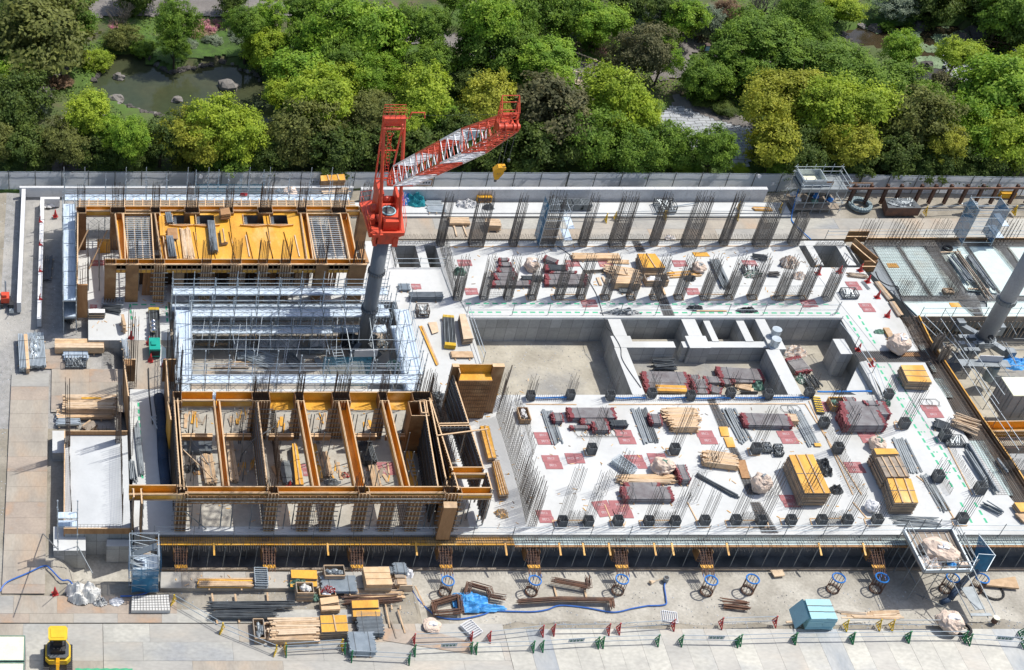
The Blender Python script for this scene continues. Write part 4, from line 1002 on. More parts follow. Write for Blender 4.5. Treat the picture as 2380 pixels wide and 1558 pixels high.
# ---------------- scaffolds ----------------
_pole = {}
def pole_mesh(h,r=.03):
    k = round(h,1)
    if k not in _pole:
        b = MB(); b.tube((0,0,0),(0,0,h),r,5)
        z = .45
        while z < h: b.tube((0,0,z - .05),(0,0,z + .05),r * 2.0,5); z += .9
        _pole[k] = b.mesh('standard',['galv'])
    return _pole[k]
def scaffold(label,A,B,zs,ztop,zb=-1.2,w=.9,bay=1.8,off=None,brace=True,net=None,rail=True,cat='scaffold',more=0):
    """A,B: centre line (x,y). zs: deck heights"""
    A = Vector((A[0],A[1],zb)); B = Vector((B[0],B[1],zb)); d = B - A; L = d.length; d.normalize(); a = Vector((-d.y,d.x,0)); n = max(1,round(L / bay)); bay = L / n
    t = thing('scaffold',label,cat,A)
    pm = pole_mesh(ztop - zb)
    for i in range(n + 1):
        for s in (-1,1):
            o = bpy.data.objects.new('standard',pm); C.objects.link(o); o.parent = t; o.location = d * (bay * i) + a * s * w / 2; o.rotation_euler = (jit(.006),jit(.006),0); o.scale.z = 1 if (i + s) % 3 else .9
    b = MB()
    for z in list(zs) + ([max(zs) + .95,max(zs) + .5] if rail else []):
        for s in (-1,1): b.tube(A + a * s * w / 2 + Vector((0,0,z - zb)),B + a * s * w / 2 + Vector((0,0,z - zb)),.026,4)
    for z in zs:
        for i in range(n + 1): p = A + d * bay * i + Vector((0,0,z - zb)); b.tube(p + a * w / 2,p - a * w / 2,.026,4)
    part('ledger',b,['galv'],t,world=True)
    dm = MB().bar(d * .04,d * (bay - .04),w - .08,.045).mesh('deck_board',['deck'])
    for z in zs:
        for i in range(n): o = bpy.data.objects.new('deck_board',dm); C.objects.link(o); o.parent = t; o.location = d * bay * i + Vector((0,0,z - zb + .05))
    if brace:
        b = MB(); z0 = zb
        for z1 in sorted(zs) + [min(ztop - .3,max(zs) + 1.0)]:
            for i in range(n):
                for s in (-1,1) if z1 <= max(zs) else (-1,):
                    p = A + d * bay * i + a * s * (w / 2 + .03); q_ = p + d * bay
                    b.tube(p + Vector((0,0,z0 - zb)),q_ + Vector((0,0,z1 - zb)),.014,3); b.tube(q_ + Vector((0,0,z0 - zb)),p + Vector((0,0,z1 - zb)),.014,3)
            z0 = z1
        part('brace',b,['steel_grey'],t,world=True)
    if net:
        m_,s,z0,z1 = net; b = MB(); p = A + a * s * (w / 2 + .06); q_ = B + a * s * (w / 2 + .06); N = n * 3
        for i in range(N + 1):
            for z in (z0,(z0 + z1) / 2,z1): r = p.lerp(q_,i / N); b.v.append(Vector((r.x,r.y,z)) + a * (.04 * math.sin(i * 1.9 + z)))
        for i in range(N):
            for k in range(2): v = i * 3 + k; b.f.append((v,v + 3,v + 4,v + 1)); b.m.append(0)
        part('net',b,[m_],t,world=True)
    return t
def line(p,q_,z): return ((G(*p,z).x,G(*p,z).y),(G(*q_,z).x,G(*q_,z).y))
a_,b_ = line((160,475),(162,700),3.6); scaffold('narrow scaffold with pale blue decks down the left flank, grey net outside',a_,b_,[1.8,3.6],5.2,0,w=1.05,net=('net_grey',-1,.1,3.9))
a_,b_ = line((162,716),(163,735),1.5); scaffold('short lower scaffold step at the near end of the left flank scaffold',a_,b_,[1.2],2.6,0,w=1.05,bay=1.2)
a_,b_ = line((150,460),(812,460),3.6); scaffold('long scaffold with pale decks and tall standards behind the far formwork block',a_,b_,[1.8,3.6],6.6,0,w=.9,net=None)
a_,b_ = line((455,430),(612,430),4.2); scaffold('short outer scaffold bay with a teal mesh panel near the fence',a_,b_,[2.4],5.6,0,w=.7,net=('net_teal',-1,2.6,4.6))
a_,b_ = line((425,722),(425,892),3.0); scaffold('scaffold along the left side of the sunken court around the crane mast',a_,b_,[1.2,3.0],5.0,w=1.3)
a_,b_ = line((400,678),(900,678),3.6); scaffold('upper scaffold run between the far formwork block and the court',a_,b_,[1.8,3.6],5.4,w=.9)
a_,b_ = line((440,728),(905,728),2.4); scaffold('middle scaffold run across the court behind the crane mast',a_,b_,[.6,2.4],4.2,w=1.0)
a_,b_ = line((440,769),(772,769),1.2); scaffold('lowest scaffold run inside the court, left of the crane mast',a_,b_,[1.2],2.9,w=.8)
a_,b_ = line((420,882),(975,882),3.4); scaffold('scaffold run with bright pale decks along the near side of the court',a_,b_,[1.4,3.4],6.0,SL,w=1.0)
a_,b_ = line((932,720),(965,872),3.0); scaffold('scaffold along the right side of the sunken court, right of the crane mast',a_,b_,[1.2,3.0],5.4,w=1.2)
b = MB(); p,q_ = G(750,862,3.4),G(862,862,3.4); b.face([(p.x,p.y + .3,1.4),(q_.x,p.y + .3,1.4),(q_.x,p.y + .3,4.6),(p.x,p.y + .3,4.6)]); solo('mesh_sheet',b,['net_teal'],'teal mesh sheet hung on the near court scaffold below the mast','net')
# stair tower with blue net at the front left
st = scaffold('stair tower wrapped in blue netting at the front left corner of the slab',line((305,1352),(365,1352),.2)[0],line((305,1352),(365,1352),.2)[1],[1.0,2.0],4.6,.2,w=1.9,bay=1.8,net=('net_blue',-1,.3,2.9),cat='stair tower')
b = MB(); p = G(302,1352,.2); q_ = G(367,1352,.2)
for (x0,x1,y0,y1) in ((p.x - .1,p.x - .1,p.y - 1,p.y + 1),(q_.x + .1,q_.x + .1,q_.y - 1,q_.y + 1)): b.face([(x0,y0,.3),(x1,y1,.3),(x1,y1,3.7),(x0,y0,3.7)])
part('side_net',b,['net_blue'],st,world=True)
b = MB()
for k in range(3):
    z = .3 + 1.15 * k; s = 1 if k % 2 else -1; b.bar((p.x + (0 if s < 0 else 1.8),p.y - .4 + .4 * k,z),(p.x + (1.8 if s < 0 else 0),p.y - .4 + .4 * k,z + 1.1),.5,.06)
part('stair_flight',b,['steel_grey'],st,world=True); b = MB()
for z in (1.1,1.9,2.7,3.5,4.3):
    for y in (-1,1): b.tube((p.x - .1,p.y + y,z),(p.x + 1.9,p.y + y,z),.03,4); b.tube((p.x - .1,p.y + y,z),(p.x + 1.9,p.y + y,z - .8),.02,4)
    for x in (-.1,1.9): b.tube((p.x + x,p.y - 1,z),(p.x + x,p.y + 1,z),.03,4)
part('tube_frame',b,['galv'],st,world=True)
b = MB(); w0 = K(0,2,1340,330,3.6); w1 = K(0,2,1420,490,3.6); b.box(w0.x,w1.x,w1.y,w0.y + .6,1.6,1.66); solo('gangway',b,['wood_grey'],'grey plank gangway from the stair tower to the slab','gangway')
sc2 = scaffold('light scaffold frame with raking tubes over the front left footing block',(K(0,2,540,440,.55).x,K(0,2,540,440,.55).y),(K(0,2,720,440,.55).x,K(0,2,720,440,.55).y),[3.4,4.3],5.6,.55,w=.6,bay=2.2,brace=False,rail=False)
b = MB(); b.tube(K(0,2,400,290,.1),K(0,2,530,430,6.0),.04,5); b.tube(K(0,2,860,660,.3),K(0,2,720,400,.6),.04,5); b.tube(K(0,2,810,660,-1),K(0,2,735,440,5),.03,5)
part('raking_tube',b,['steel_grey'],sc2,world=True)

b = MB(); rr5 = random.Random(8)
for k in range(26):
    u = 440 + k * 19 + rr5.uniform(-5,5); z = rr5.choice((1.2,2.4,3.4)); b.tube(G(u,rr5.uniform(715,770),z),G(u + rr5.uniform(-20,25),rr5.uniform(790,860),z - rr5.uniform(0,1.6)),.022,4)
for v in (700,790,812,846): b.tube(G(430,v,2.2),G(930,v,2.2),.024,4); b.tube(G(430,v,3.1),G(930,v,3.1),.024,4)
solo('cross_tubes',b,['galv'],'loose cross tubes tying the court scaffolds together above the floor','scaffold tubes')
# ---------------- crane ----------------
MX,MY = 24.0,90.0
CR = thing('tower_crane','red luffing crane on a grey tube mast with a red and white lattice boom','crane',(MX,MY,-1.2))
b = MB(); b.tube((MX,MY,-1.2),(MX,MY,11.4),.58,28)
for z in (3.6,7.6): b.tube((MX,MY,z - .06),(MX,MY,z + .06),.68,28)
MA = part('mast',b,['crane_grey'],CR,True,True)
b = MB()
for z in (3.6,7.6):
    for k in range(20): a = k * math.pi / 10; b.tube((MX + .66 * math.cos(a),MY + .66 * math.sin(a),z - .2),(MX + .66 * math.cos(a),MY + .66 * math.sin(a),z + .2),.045,5)
part('flange_bolts',b,['steel_dark'],MA,world=True)
b = MB(); z = .4
while z < 11: b.tube((MX + .45,MY - .42,z),(MX + .72,MY - .42,z),.022,4); z += .42
b.tube((MX + .72,MY - .42,.2),(MX + .72,MY - .42,11.2),.02,4)
part('mast_ladder',b,['galv'],MA,world=True)
b = MB()
for a in range(4): t_ = math.pi / 4 + a * math.pi / 2; b.bar((MX,MY,.2),(MX + 1.7 * math.cos(t_),MY + 1.7 * math.sin(t_),-.7),.4,.5)
b.box(MX - 1.1,MX + 1.1,MY - 1.1,MY + 1.1,-1.2,-.6); part('mast_base',b,['steel_dark'],CR,world=True)
b = MB(); b.bar(K(1,1,915,245,1.2),K(1,1,1130,240,1.2),.05,.75); part('notice_board',b,['white'],CR,world=True)
z0 = 11.4
P = [G(835,470,12),G(882,462,12),G(932,470,12),G(941,541,12),G(925,548,12),G(858,546,12),G(846,500,12)]
b = MB(); b.prism(P,11.75,12.0,0); b.tube((MX,MY,11.2),(MX,MY,11.8),.8,20,0)
b.box(MX - .7,MX + .9,MY - .9,MY - .7,11.1,11.75); b.box(MX + .6,MX + 1.0,MY - 1.0,MY - .3,10.9,11.75); b.box(MX - .9,MX - .6,MY - .9,MY - .2,10.9,11.75)
SP_ = part('slewing_platform',b,['crane_red'],CR,world=True)
b = MB()
def cb(x0,x1,y0,y1,z0_,z1_): b.box(MX + x0,MX + x1,MY + y0,MY + y1,z0_,z1_)
cb(-.55,-.15,1.2,3.0,12,14.4); cb(.95,1.15,1.4,2.9,12,13.9)
cb(-.2,.95,-.4,.7,12,12.9); cb(.1,1.0,.9,1.9,12,12.8); cb(-1.1,-.3,-1.2,-.2,12,12.25); cb(-1.2,-.7,.3,1.1,12,12.6)
b.box(MX - 1.25,MX + 1.35,MY - 1.0,MY - .82,12,12.3)
part('machinery',b,['crane_red'],CR,world=True)
b = MB(); b.tube((MX - .9,MY + 1.6,12.7),(MX - .1,MY + 1.6,12.7),.35,14); b.tube((MX - .2,MY + 2.3,13),(MX + .9,MY + 2.3,13),.3,12); b.tube((MX - .6,MY + .6,12.5),(MX + .1,MY + .6,12.5),.32,12); part('winch_drum',b,['crane_red'],CR,True,True)
b = MB(); RC = G(903,490,13.0); b.tube(RC - Vector((0,0,.5)),RC + Vector((0,0,-.02)),.52,24,0); HR = part('hose_reel',b,['steel_dark'],CR,True,True)
b = MB(); b.ring(RC,.53,.06,24,0,6); part('reel_rim',b,['foam_blue'],HR,world=True)
b = MB(); b.tube(G(883,534,12),G(893,270,21),.14,10); b.tube(G(928,534,12),G(940,270,21),.14,10); b.tube(G(869,440,12),G(892,272,21),.07,6); b.tube(G(905,432,12),G(936,290,21),.07,6)
b.tube(G(891,300,20.3),G(938,300,20.3),.1,8); b.tube(G(874,415,13.4),G(908,415,13.4),.05,6); b.tube(G(884,350,16.8),G(925,350,16.8),.05,6)
for u0_,v0_,u1_,v1_,z0_,z1_ in ((872,430,900,350,12.6,16.8),(905,405,893,350,14,16.8),(893,350,915,310,16.8,19),(895,300,912,350,20,17)): b.tube(G(u0_,v0_,z0_),G(u1_,v1_,z1_),.035,4)
GL = part('gantry_leg',b,['crane_red'],CR,world=True)
b = MB(); 
for s in (0,.28):
    b.tube(G(893,420,13) + Vector((s,0,0)),G(902,310,19.5) + Vector((s,0,0)),.02,4)
for k in range(16): p = G(893,420,13).lerp(G(902,310,19.5),k / 15); b.tube(p,p + Vector((.28,0,0)),.025,4)
part('gantry_ladder',b,['crane_red'],GL,world=True)
b = MB(); h0,h1 = G(891,278,20.8),G(941,278,20.8); b.bar(h0,h1,.5,.45); b.bar(G(896,288,20.4),G(937,288,20.4),.25,.3)
for z in (.45,.85,1.1): b.tube(h0 + Vector((0,.3,z)),h1 + Vector((0,.3,z)),.025,4); b.tube(h0 + Vector((0,-.3,z)),h1 + Vector((0,-.3,z)),.02,4)
for k in range(5): p = h0.lerp(h1,k / 4); b.tube(p + Vector((0,.3,.2)),p + Vector((0,.3,1.1)),.025,4); b.tube(p + Vector((0,-.3,.2)),p + Vector((0,-.3,1.1)),.02,4)
part('gantry_head',b,['crane_red'],CR,world=True)
b = MB(); p = G(952,275,20.8); b.path([h1 + Vector((0,0,.1)),p,p + Vector((.08,0,.5)),p + Vector((1.05,0,.5)),p + Vector((1.13,0,0))],.05,6); part('side_bracket',b,['crane_red'],CR,world=True)
b = MB()
for pts in ([G(835,470,12),G(846,500,12),G(858,546,12)],[G(932,470,12),G(941,541,12)],[G(835,470,12),G(860,466,12)]):
    for z in (.5,1.0): b.path([p + Vector((0,0,z)) for p in pts],.022,4)
    for p in pts: b.tube(p,p + Vector((0,0,1.0)),.022,4)
part('platform_rail',b,['crane_red'],SP_,world=True)
# boom
P0,P1 = G(908,424,14),G(1184,286,35); d = (P1 - P0); BL = d.length; d.normalize(); bx_ = d.cross(Vector((0,0,1))).normalized(); bz = bx_.cross(d)
def bp(s,i,j,w): return P0 + d * (BL * s) + bx_ * (i * w / 2) + bz * (j * w / 2)
segs = [(0,.14,'crane_red',.5,1.5),(.14,.37,'crane_white',1.5,1.5),(.37,.59,'crane_red',1.5,1.5),(.59,.76,'crane_white',1.5,1.5),(.76,1.0,'crane_red',1.5,.95)]
for (s0,s1,mt,w0_,w1_) in segs:
    b = MB(); r = .062
    for i in (-1,1):
        for j in (-1,1): b.tube(bp(s0,i,j,w0_),bp(s1,i,j,w1_),r,6)
    n = int((s1 - s0) * BL / .8)
    for k in range(n + 1):
        f = k / n; w_ = w0_ + (w1_ - w0_) * f; s = s0 + (s1 - s0) * f; rr = .07 if k in (0,n) else .034
        c4 = [bp(s,-1,-1,w_),bp(s,1,-1,w_),bp(s,1,1,w_),bp(s,-1,1,w_)]
        for m_ in range(4):
            if k in (0,n) or m_ in (0,2): b.tube(c4[m_],c4[(m_ + 1) % 4],rr,4)
        if k < n:
            f2 = (k + 1) / n; w2 = w0_ + (w1_ - w0_) * f2; s2 = s0 + (s1 - s0) * f2
            e4 = [bp(s2,-1,-1,w2),bp(s2,1,-1,w2),bp(s2,1,1,w2),bp(s2,-1,1,w2)]
            for m_ in range(4):
                if k % 2: b.tube(c4[m_],e4[(m_ + 1) % 4],.032,4)
                else: b.tube(c4[(m_ + 1) % 4],e4[m_],.032,4)
    part('boom_section',b,[mt],CR,world=True,label='white painted lattice section' if 'white' in mt else 'red painted lattice section')
b = MB(); tp = P1
b.tube(bp(1.0,-1.5,-.6,.8),bp(1.0,1.7,-.6,.8),.16,10); b.bar(bp(.97,-1.2,0,.8),bp(.97,1.2,0,.8),.5,.5)
for i in (-1.2,-.6,.6,1.5): b.tube(bp(1.0,i,-.6,.8) - bx_ * .05,bp(1.0,i,-.6,.8) + bx_ * .05,.24,12)
q0 = [bp(.98,i,j,1.0) for i,j in ((-1,-1),(1,-1),(1,1),(-1,1))]
for z in (.4,.95,1.4): b.path([p + Vector((0,0,z)) for p in q0 + q0[:1]],.03,4)
for p in q0: b.tube(p,p + Vector((0,0,1.4)),.03,4)
part('boom_head',b,['crane_red'],CR,world=True)
b = MB(); b.face([bp(.63,-1.12,-.8,1.08),bp(.73,-1.12,-.8,1.08),bp(.73,-1.12,.8,1.08),bp(.63,-1.12,.8,1.08)][::-1]) if False else None
sgc = G(1097,313,29.5); b.box(-.38,.38,-.02,.02,-.3,.3); b.v = [Matrix.Rotation(R(-25),3,'X') @ Matrix.Rotation(R(-22),3,'Y') @ v + sgc for v in b.v]
rm = Matrix.Rotation(R(-25),3,'X') @ Matrix.Rotation(R(-22),3,'Y'); text_mb('27',.42,b,sgc + rm @ Vector((-.14,-.03,0)),rm @ Vector((1,0,0)),rm @ Vector((0,0,1)),1)
part('number_board',b,['sign_blue','steel_dark'],CR,world=True)
hk = P1 + Vector((0,-.1,0)); HZ = 32.0
b = MB(); b.tube(hk + Vector((-.12,0,0)),(hk.x - .12,hk.y,HZ),.015,4); b.tube(hk + Vector((.12,0,0)),(hk.x + .12,hk.y,HZ),.015,4)
b.tube(h0 + Vector((.5,0,.3)),P1 + Vector((0,0,.6)),.012,3); b.tube(h0 + Vector((.9,0,.3)),P1 + Vector((.2,0,.6)),.012,3)
b.tube(hk + Vector((.45,0,0)),(hk.x + .45,hk.y,HZ + .5),.012,3); b.tube((hk.x + .45,hk.y,HZ + .35),(hk.x + .45,hk.y,HZ + .5),.09,8)
part('hoist_rope',b,['steel_dark'],CR,world=True)
b = MB(); H = (hk.x,hk.y)
prof = [(-.33,-.25),(-.10,.02),(.34,.02),(.36,-.12),(.26,-.2),(.28,-.38),(.02,-.85),(-.18,-.85)]
for s in (-.2,.2): b.face([(H[0] + x,H[1] + s,HZ + z) for x,z in (prof if s < 0 else prof[::-1])])
for (x,z),(x2,z2) in zip(prof,prof[1:] + prof[:1]): b.face([(H[0] + x,H[1] - .2,HZ + z),(H[0] + x,H[1] + .2,HZ + z),(H[0] + x2,H[1] + .2,HZ + z2),(H[0] + x2,H[1] - .2,HZ + z2)])
text_mb('A37',.14,b,(H[0] - .02,H[1] - .205,HZ - .42),(1,0,0),(0,0,1),1)
b.tube((H[0] - .06,H[1],HZ - .85),(H[0] - .06,H[1],HZ - 1.1),.09,8,1)
solo('hook_block',b,['hook_yellow','steel_dark'],'yellow crane hook block hanging from the boom tip in front of the trees','hook block')

# second mast at the right edge
M2 = G(2284,795,.2); CR2 = thing('crane_mast','pale grey tube mast of a second crane leaving the picture at the right','crane',M2)
b = MB(); b.tube((0,0,.3),(0,0,13.5),.62,28); part('mast',b,['crane_grey_pale'],CR2,True)
part('flange',MB().tube((0,0,4.4),(0,0,4.8),.70,24),['steel_grey'],CR2); b = MB(); b.tube((0,0,.0),(0,0,.5),.85,24)
for k in range(20):
    a = k * math.pi / 10
    for z in (.45,4.6): b.tube((.7 * math.cos(a),.7 * math.sin(a),z - .2),(.7 * math.cos(a),.7 * math.sin(a),z + .2),.05,5)
part('flange',b,['steel_grey'],CR2)
b = MB()
for a in range(4):
    t_ = R(35) + a * math.pi / 2; e_ = Vector((2.2 * math.cos(t_),2.2 * math.sin(t_),0)); b.bar(Vector((0,0,.3)),e_ + Vector((0,0,.2)),.5,.5); b.box(e_.x - .3,e_.x + .3,e_.y - .3,e_.y + .3,-.2,.75)
part('mast_base',b,['steel_grey'],CR2)
b = MB(); b.tube((-.1,-.6,1.1),(-.1,-.72,1.15),.22,12); part('hatch',b,['black'],CR2)

t = thing('base_scaffold','dark netted tube scaffold crowding the foot of the second crane mast','scaffold',G(2235,850,0)); b = MB(); rr6 = random.Random(4)
for k in range(34): p = K(3,1,rr6.uniform(1650,2350),rr6.uniform(60,520),rr6.uniform(-.5,1.5)); a = rr6.choice((0,1,2)); q_ = p + (Vector((rr6.uniform(1.5,3.5),0,0)) if a == 0 else Vector((rr6.uniform(-.3,.3),rr6.uniform(1,3),0)) if a == 1 else Vector((0,0,rr6.uniform(1,2.2)))); b.tube(p,q_,.028,4)
part('tube_frame',b,['steel_grey'],t,world=True); b = MB(); p,q_ = K(3,1,1640,330,1.0),K(3,1,1800,200,1.0); b.face([p,q_,q_ - Vector((0,0,1.9)),p - Vector((0,0,1.9))]); b.face([p,p + Vector((2.5,0,0)),p + Vector((2.5,0,-1.9)),p - Vector((0,0,1.9))]); part('net',b,['net_dark'],t,world=True)
b = MB()
for k in range(9): p = K(3,1,1800 + 45 * (k % 5),90 + 60 * (k // 3),.6 + .1 * k); b.box(p.x - .25,p.x + .25,p.y - .2,p.y + .2,p.z - .4,p.z + .1); 
part('machine_blocks',b,['steel_grey'],t,world=True)
for i,(x,y) in enumerate(((1540,210),(1610,310))):
    c = K(3,1,x,y,1.0); b = MB()
    for k in range(22): a = rr6.random() * 6.28; r = rr6.random() * .35; b.tube((r * math.cos(a),r * math.sin(a),0),(r * math.cos(a) + rr6.uniform(-.1,.1),r * math.sin(a),rr6.uniform(1.3,1.8)),.05,5)
    solo('post_bundle',b,['wood_grey'],'upright bundle of olive grey posts beside the edge form, %s one' % ('farther','nearer')[i],'posts',loc=c)
# ---------------- loading platforms ----------------
LP = thing('loading_platform','grey steel loading platform with guard tubes at the front right edge of the slab','platform',K(3,2,1560,440,1.2))
pl = [K(3,2,x,y,1.7) for x,y in ((1255,265),(1700,265),(1890,640),(1450,650))]
b = MB(); b.prism(pl,1.5,1.7,0)
for i in range(4): b.bar(pl[i] + Vector((0,0,.12)),pl[(i + 1) % 4] + Vector((0,0,.12)),.12,.3,1)
for k in range(1,7): b.bar(pl[0].lerp(pl[1],k / 7) + Vector((0,0,.01)),pl[3].lerp(pl[2],k / 7) + Vector((0,0,.01)),.03,.02,1)
part('platform_deck',b,['wood_grey','galv'],LP,world=True)
b = MB()
for i in range(4):
    for z in (.6,1.1): b.tube(pl[i] + Vector((0,0,z)),pl[(i + 1) % 4] + Vector((0,0,z)),.028,4)
    for k in range(3): p = pl[i].lerp(pl[(i + 1) % 4],k / 3); b.tube(p + Vector((0,0,-3.1)),p + Vector((0,0,1.3)),.03,5)
b.tube(K(3,2,1200,450,-.5),K(3,2,1380,760,-1.4),.04,4); b.tube(K(3,2,1380,850,-1.3),K(3,2,1830,1065,.1),.04,4); b.tube(K(3,2,1460,640,.5),K(3,2,1640,700,-1.4),.03,4)
for (x0,y0,x1,y1) in ((1820,600,2050,1080),(1900,600,2130,1080),(1700,700,1900,1080),(1760,240,1980,600),(1960,290,2060,500)): b.tube(K(3,2,x0,y0,1.5),K(3,2,x1,y1,.1),.035,4)
part('support_tube',b,['steel_grey'],LP,world=True)
b = MB(); b.prism([K(3,2,x,y,-.2) for x,y in ((1790,790),(1900,780),(2020,990),(1930,1000))],-.25,-.2,0); b.prism([K(3,2,x,y,.3) for x,y in ((1880,1030),(2070,1028),(2085,1055),(1885,1055))],.25,.3,0); part('lower_deck',b,['steel_grey'],LP,world=True)
SN = thing('netted_stair','dark blue netted stair and debris chute hanging beside the loading platform','stair',K(3,2,1990,500,0))
b = MB(); q4 = [K(3,2,1960,310,2.2),K(3,2,2110,480,2.2),K(3,2,2030,640,0),K(3,2,1880,640,.2)]
b.face([q4[0],q4[1],q4[2],q4[3]]); b.face([K(3,2,1955,480,2.6),K(3,2,2115,490,2.6),K(3,2,2030,650,.3),K(3,2,1880,650,.3)]); part('net',b,['net_blue'],SN,world=True)
b = MB(); pts = [K(3,2,1960,640,1.0),K(3,2,1860,690,.4),K(3,2,1760,800,-.4),K(3,2,1690,900,-1.0),K(3,2,1600,935,-1.3)]
for p,q_,r in zip(pts,pts[1:],(.16,.2,.22,.2)): b.tube(p,q_,r,8)
part('chute',b,['net_dark'],SN,True,True)
b = MB(); 
for (x0,y0,x1,y1) in ((1960,300,2110,490),(1880,640,1960,480),(2030,640,2115,490),(1960,480,2115,490)): b.tube(K(3,2,x0,y0,2.4),K(3,2,x1,y1,2.4),.03,4)
part('frame',b,['galv'],SN,world=True)
# far scaffold tower with a grey tray
LT = thing('scaffold_tower','scaffold tower carrying a grey mixing tray, loaded with junk below, at the far fence','scaffold',K(3,0,430,460,0))
z1_ = 2.7; c4 = [K(3,0,x,y,z1_) for x,y in ((260,180),(690,190),(690,285),(270,275))]; y0_ = c4[3].y; y1_ = c4[0].y + .6; x0,x1 = c4[0].x,c4[1].x
b = MB(); b.box(x0,x1,y0_,y1_,z1_ - .35,z1_,0); b.box(x0,x1,y0_ - .1,y1_,.5,.56,1); part('platform_deck',b,['steel_grey','wood_grey'],LT,world=True)
b = MB()
for i in range(6):
    X = x0 + (x1 - x0) * i / 5
    for Y in (y0_,y1_): b.tube((X,Y,0),(X,Y,z1_ + 1.25),.03,5)
for z in (.4,1.2,z1_ + .45,z1_ + .95):
    for Y in (y0_ - .02,y1_ + .02): b.tube((x0 - .2,Y,z),(x1 + .2,Y,z),.03,4)
    for X in (x0,x1): b.tube((X,y0_ - .2,z),(X,y1_ + .2,z),.03,4)
part('tube_frame',b,['galv'],LT,world=True)
b = MB(); tx0,tx1 = K(3,0,340,190,z1_ + .8).x,K(3,0,560,190,z1_ + .8).x
b.box(tx0,tx1,y0_ + .5,y1_ - .1,z1_ + .05,z1_ + .1,1)
for (a,c,e_,f) in ((tx0,tx1,y0_ + .4,y0_ + .46),(tx0,tx1,y1_ - .1,y1_ - .04),(tx0,tx0 + .06,y0_ + .461,y1_ - .101),(tx1 - .06,tx1,y0_ + .461,y1_ - .101)): b.box(a,c,e_,f,z1_ + .05,z1_ + .75,0)
solo('mixing_tray',b,['galv','cream'],'large grey steel tray on top of the far scaffold tower','tray')
b = MB()
for k in range(14): b.blob((x0 + .3 + random.random() * (x1 - x0 - .6),y0_ + .2 + random.random() * (y1_ - y0_ - .4),1.0),(.3,.25,.22),7,5,k % 5,.3,k)
solo('junk_pile',b,['steel_dark','wood_grey','tarp_blue','white','net_green'],'jumble of coils, tarps and bags on the lower level of the far scaffold tower','junk pile')
b = MB(); p = K(3,0,535,232,z1_ + .1); b.box(p.x - .6,p.x + .6,p.y - .1,p.y - .06,p.z - .35,p.z + .45,0); b.box(p.x - .45,p.x + .45,p.y - .13,p.y - .101,p.z - .2,p.z + .3,1)
for k in range(3): b.box(p.x - .32,p.x + .32,p.y - .14,p.y - .131,p.z - .1 + .13 * k,p.z - .05 + .13 * k,2)
solo('notice_sign',b,['ply','white','steel_dark'],'small wood framed sign on the far scaffold tower','sign')
for (c,x,y,w,lab) in ((1,1545,228,1.0,'wood framed white notice on the fence below the crane boom'),(3,890,295,1.1,'wood framed white notice behind the rusty steel posts')):
    p = K(c,0,x,y,1.3); p.y = FENY - .5 if c == 1 else YY(450,0) - .6; b = MB(); zz = 1.2 if c == 1 else 1.3; p.x = XX(T(c,0,x,y)[0],T(c,0,x,y)[1],zz)
    b.box(p.x - w,p.x + w,p.y,p.y + .04,zz - .38,zz + .38,0); b.box(p.x - w + .1,p.x + w - .1,p.y - .03,p.y - .001,zz - .28,zz + .28,1)
    for k in range(6): b.box(p.x - .72 + .25 * k + (.08 if k > 2 else 0),p.x - .56 + .25 * k + (.08 if k > 2 else 0),p.y - .035,p.y - .031,zz - .1,zz + .1,2)
    solo('notice_sign',b,['ply','white','steel_dark'],lab,'sign')
# rusty beam rail
RB = thing('steel_beam_rail','rusty steel beam on slanting posts in front of the white fence at the right','barrier',K(3,0,820,395,0))
b = MB(); zb = 1.9; pA,pB = K(3,0,720,268,zb),K(3,0,2700,262,zb); b.bar(pA,pB,.16,.16,0); part('rail_beam',b,['rust'],RB,world=True)
pm = None
for x in (820,970,1120,1250,1440,1570,1715,1865,2010,2150,2330,2480):
    p = K(3,0,x,262,zb); p.z = 0
    if pm is None: b = MB(); b.box(-.13,.13,-.05,.0,0,zb + .25); b.box(-.13,.13,.15,.2,0,zb + .25); b.box(-.02,.02,.001,.149,0,zb + .25); pm = b.mesh('post',['rust'])
    o = bpy.data.objects.new('post',pm); C.objects.link(o); o.parent = RB; o.location = p - RB.location + Vector((0,.1,0))
# far scaffold frame with blue nets around a rebar cage (top right) and around tall column
def nettower(c,x,y,w,d,h,lab,nets,zb=SL):
    p = K(c,0,x,y,zb); t = thing('scaffold_cage',lab,'scaffold',p); b = MB()
    for i in (-1,1):
        for j in (-1,1): b.tube((i * w / 2,j * d / 2,0),(i * w / 2,j * d / 2,h),.03,5)
    z = .4
    while z <= h:
        b.path([(-w / 2,-d / 2,z),(w / 2,-d / 2,z),(w / 2,d / 2,z),(-w / 2,d / 2,z),(-w / 2,-d / 2,z)],.025,4); z += .9
    for i in (-1,1): b.tube((i * w / 2,-d / 2,.4),(i * w / 2,d / 2,h * .5),.02,4); b.tube((i * w / 2,d / 2,h * .5),(i * w / 2,-d / 2,h),.02,4)
    part('tube_frame',b,['galv'],t); b = MB()
    for s in nets: b.face([(s * w / 2,-d / 2,.2),(s * w / 2,d / 2,.2),(s * w / 2,d / 2,h - .2),(s * w / 2,-d / 2,h - .2)])
    part('net',b,['net_blue'],t); b = MB(); b.box(w / 2 + .1,w / 2 + .8,-d / 2,d / 2,.9,.95); b.box(w / 2 + .1,w / 2 + .7,-d / 2,d / 2,2.2,2.25); part('deck_board',b,['deck'],t)
    return t
nettower(2,330,770,2.0,1.6,4.8,'tube scaffold with blue nets around a big rebar column of the far row',(-1,))
nettower(3,1890,740,2.6,1.8,4.2,'leaning tube scaffold with blue nets around short bars at the far right',(-1,1))
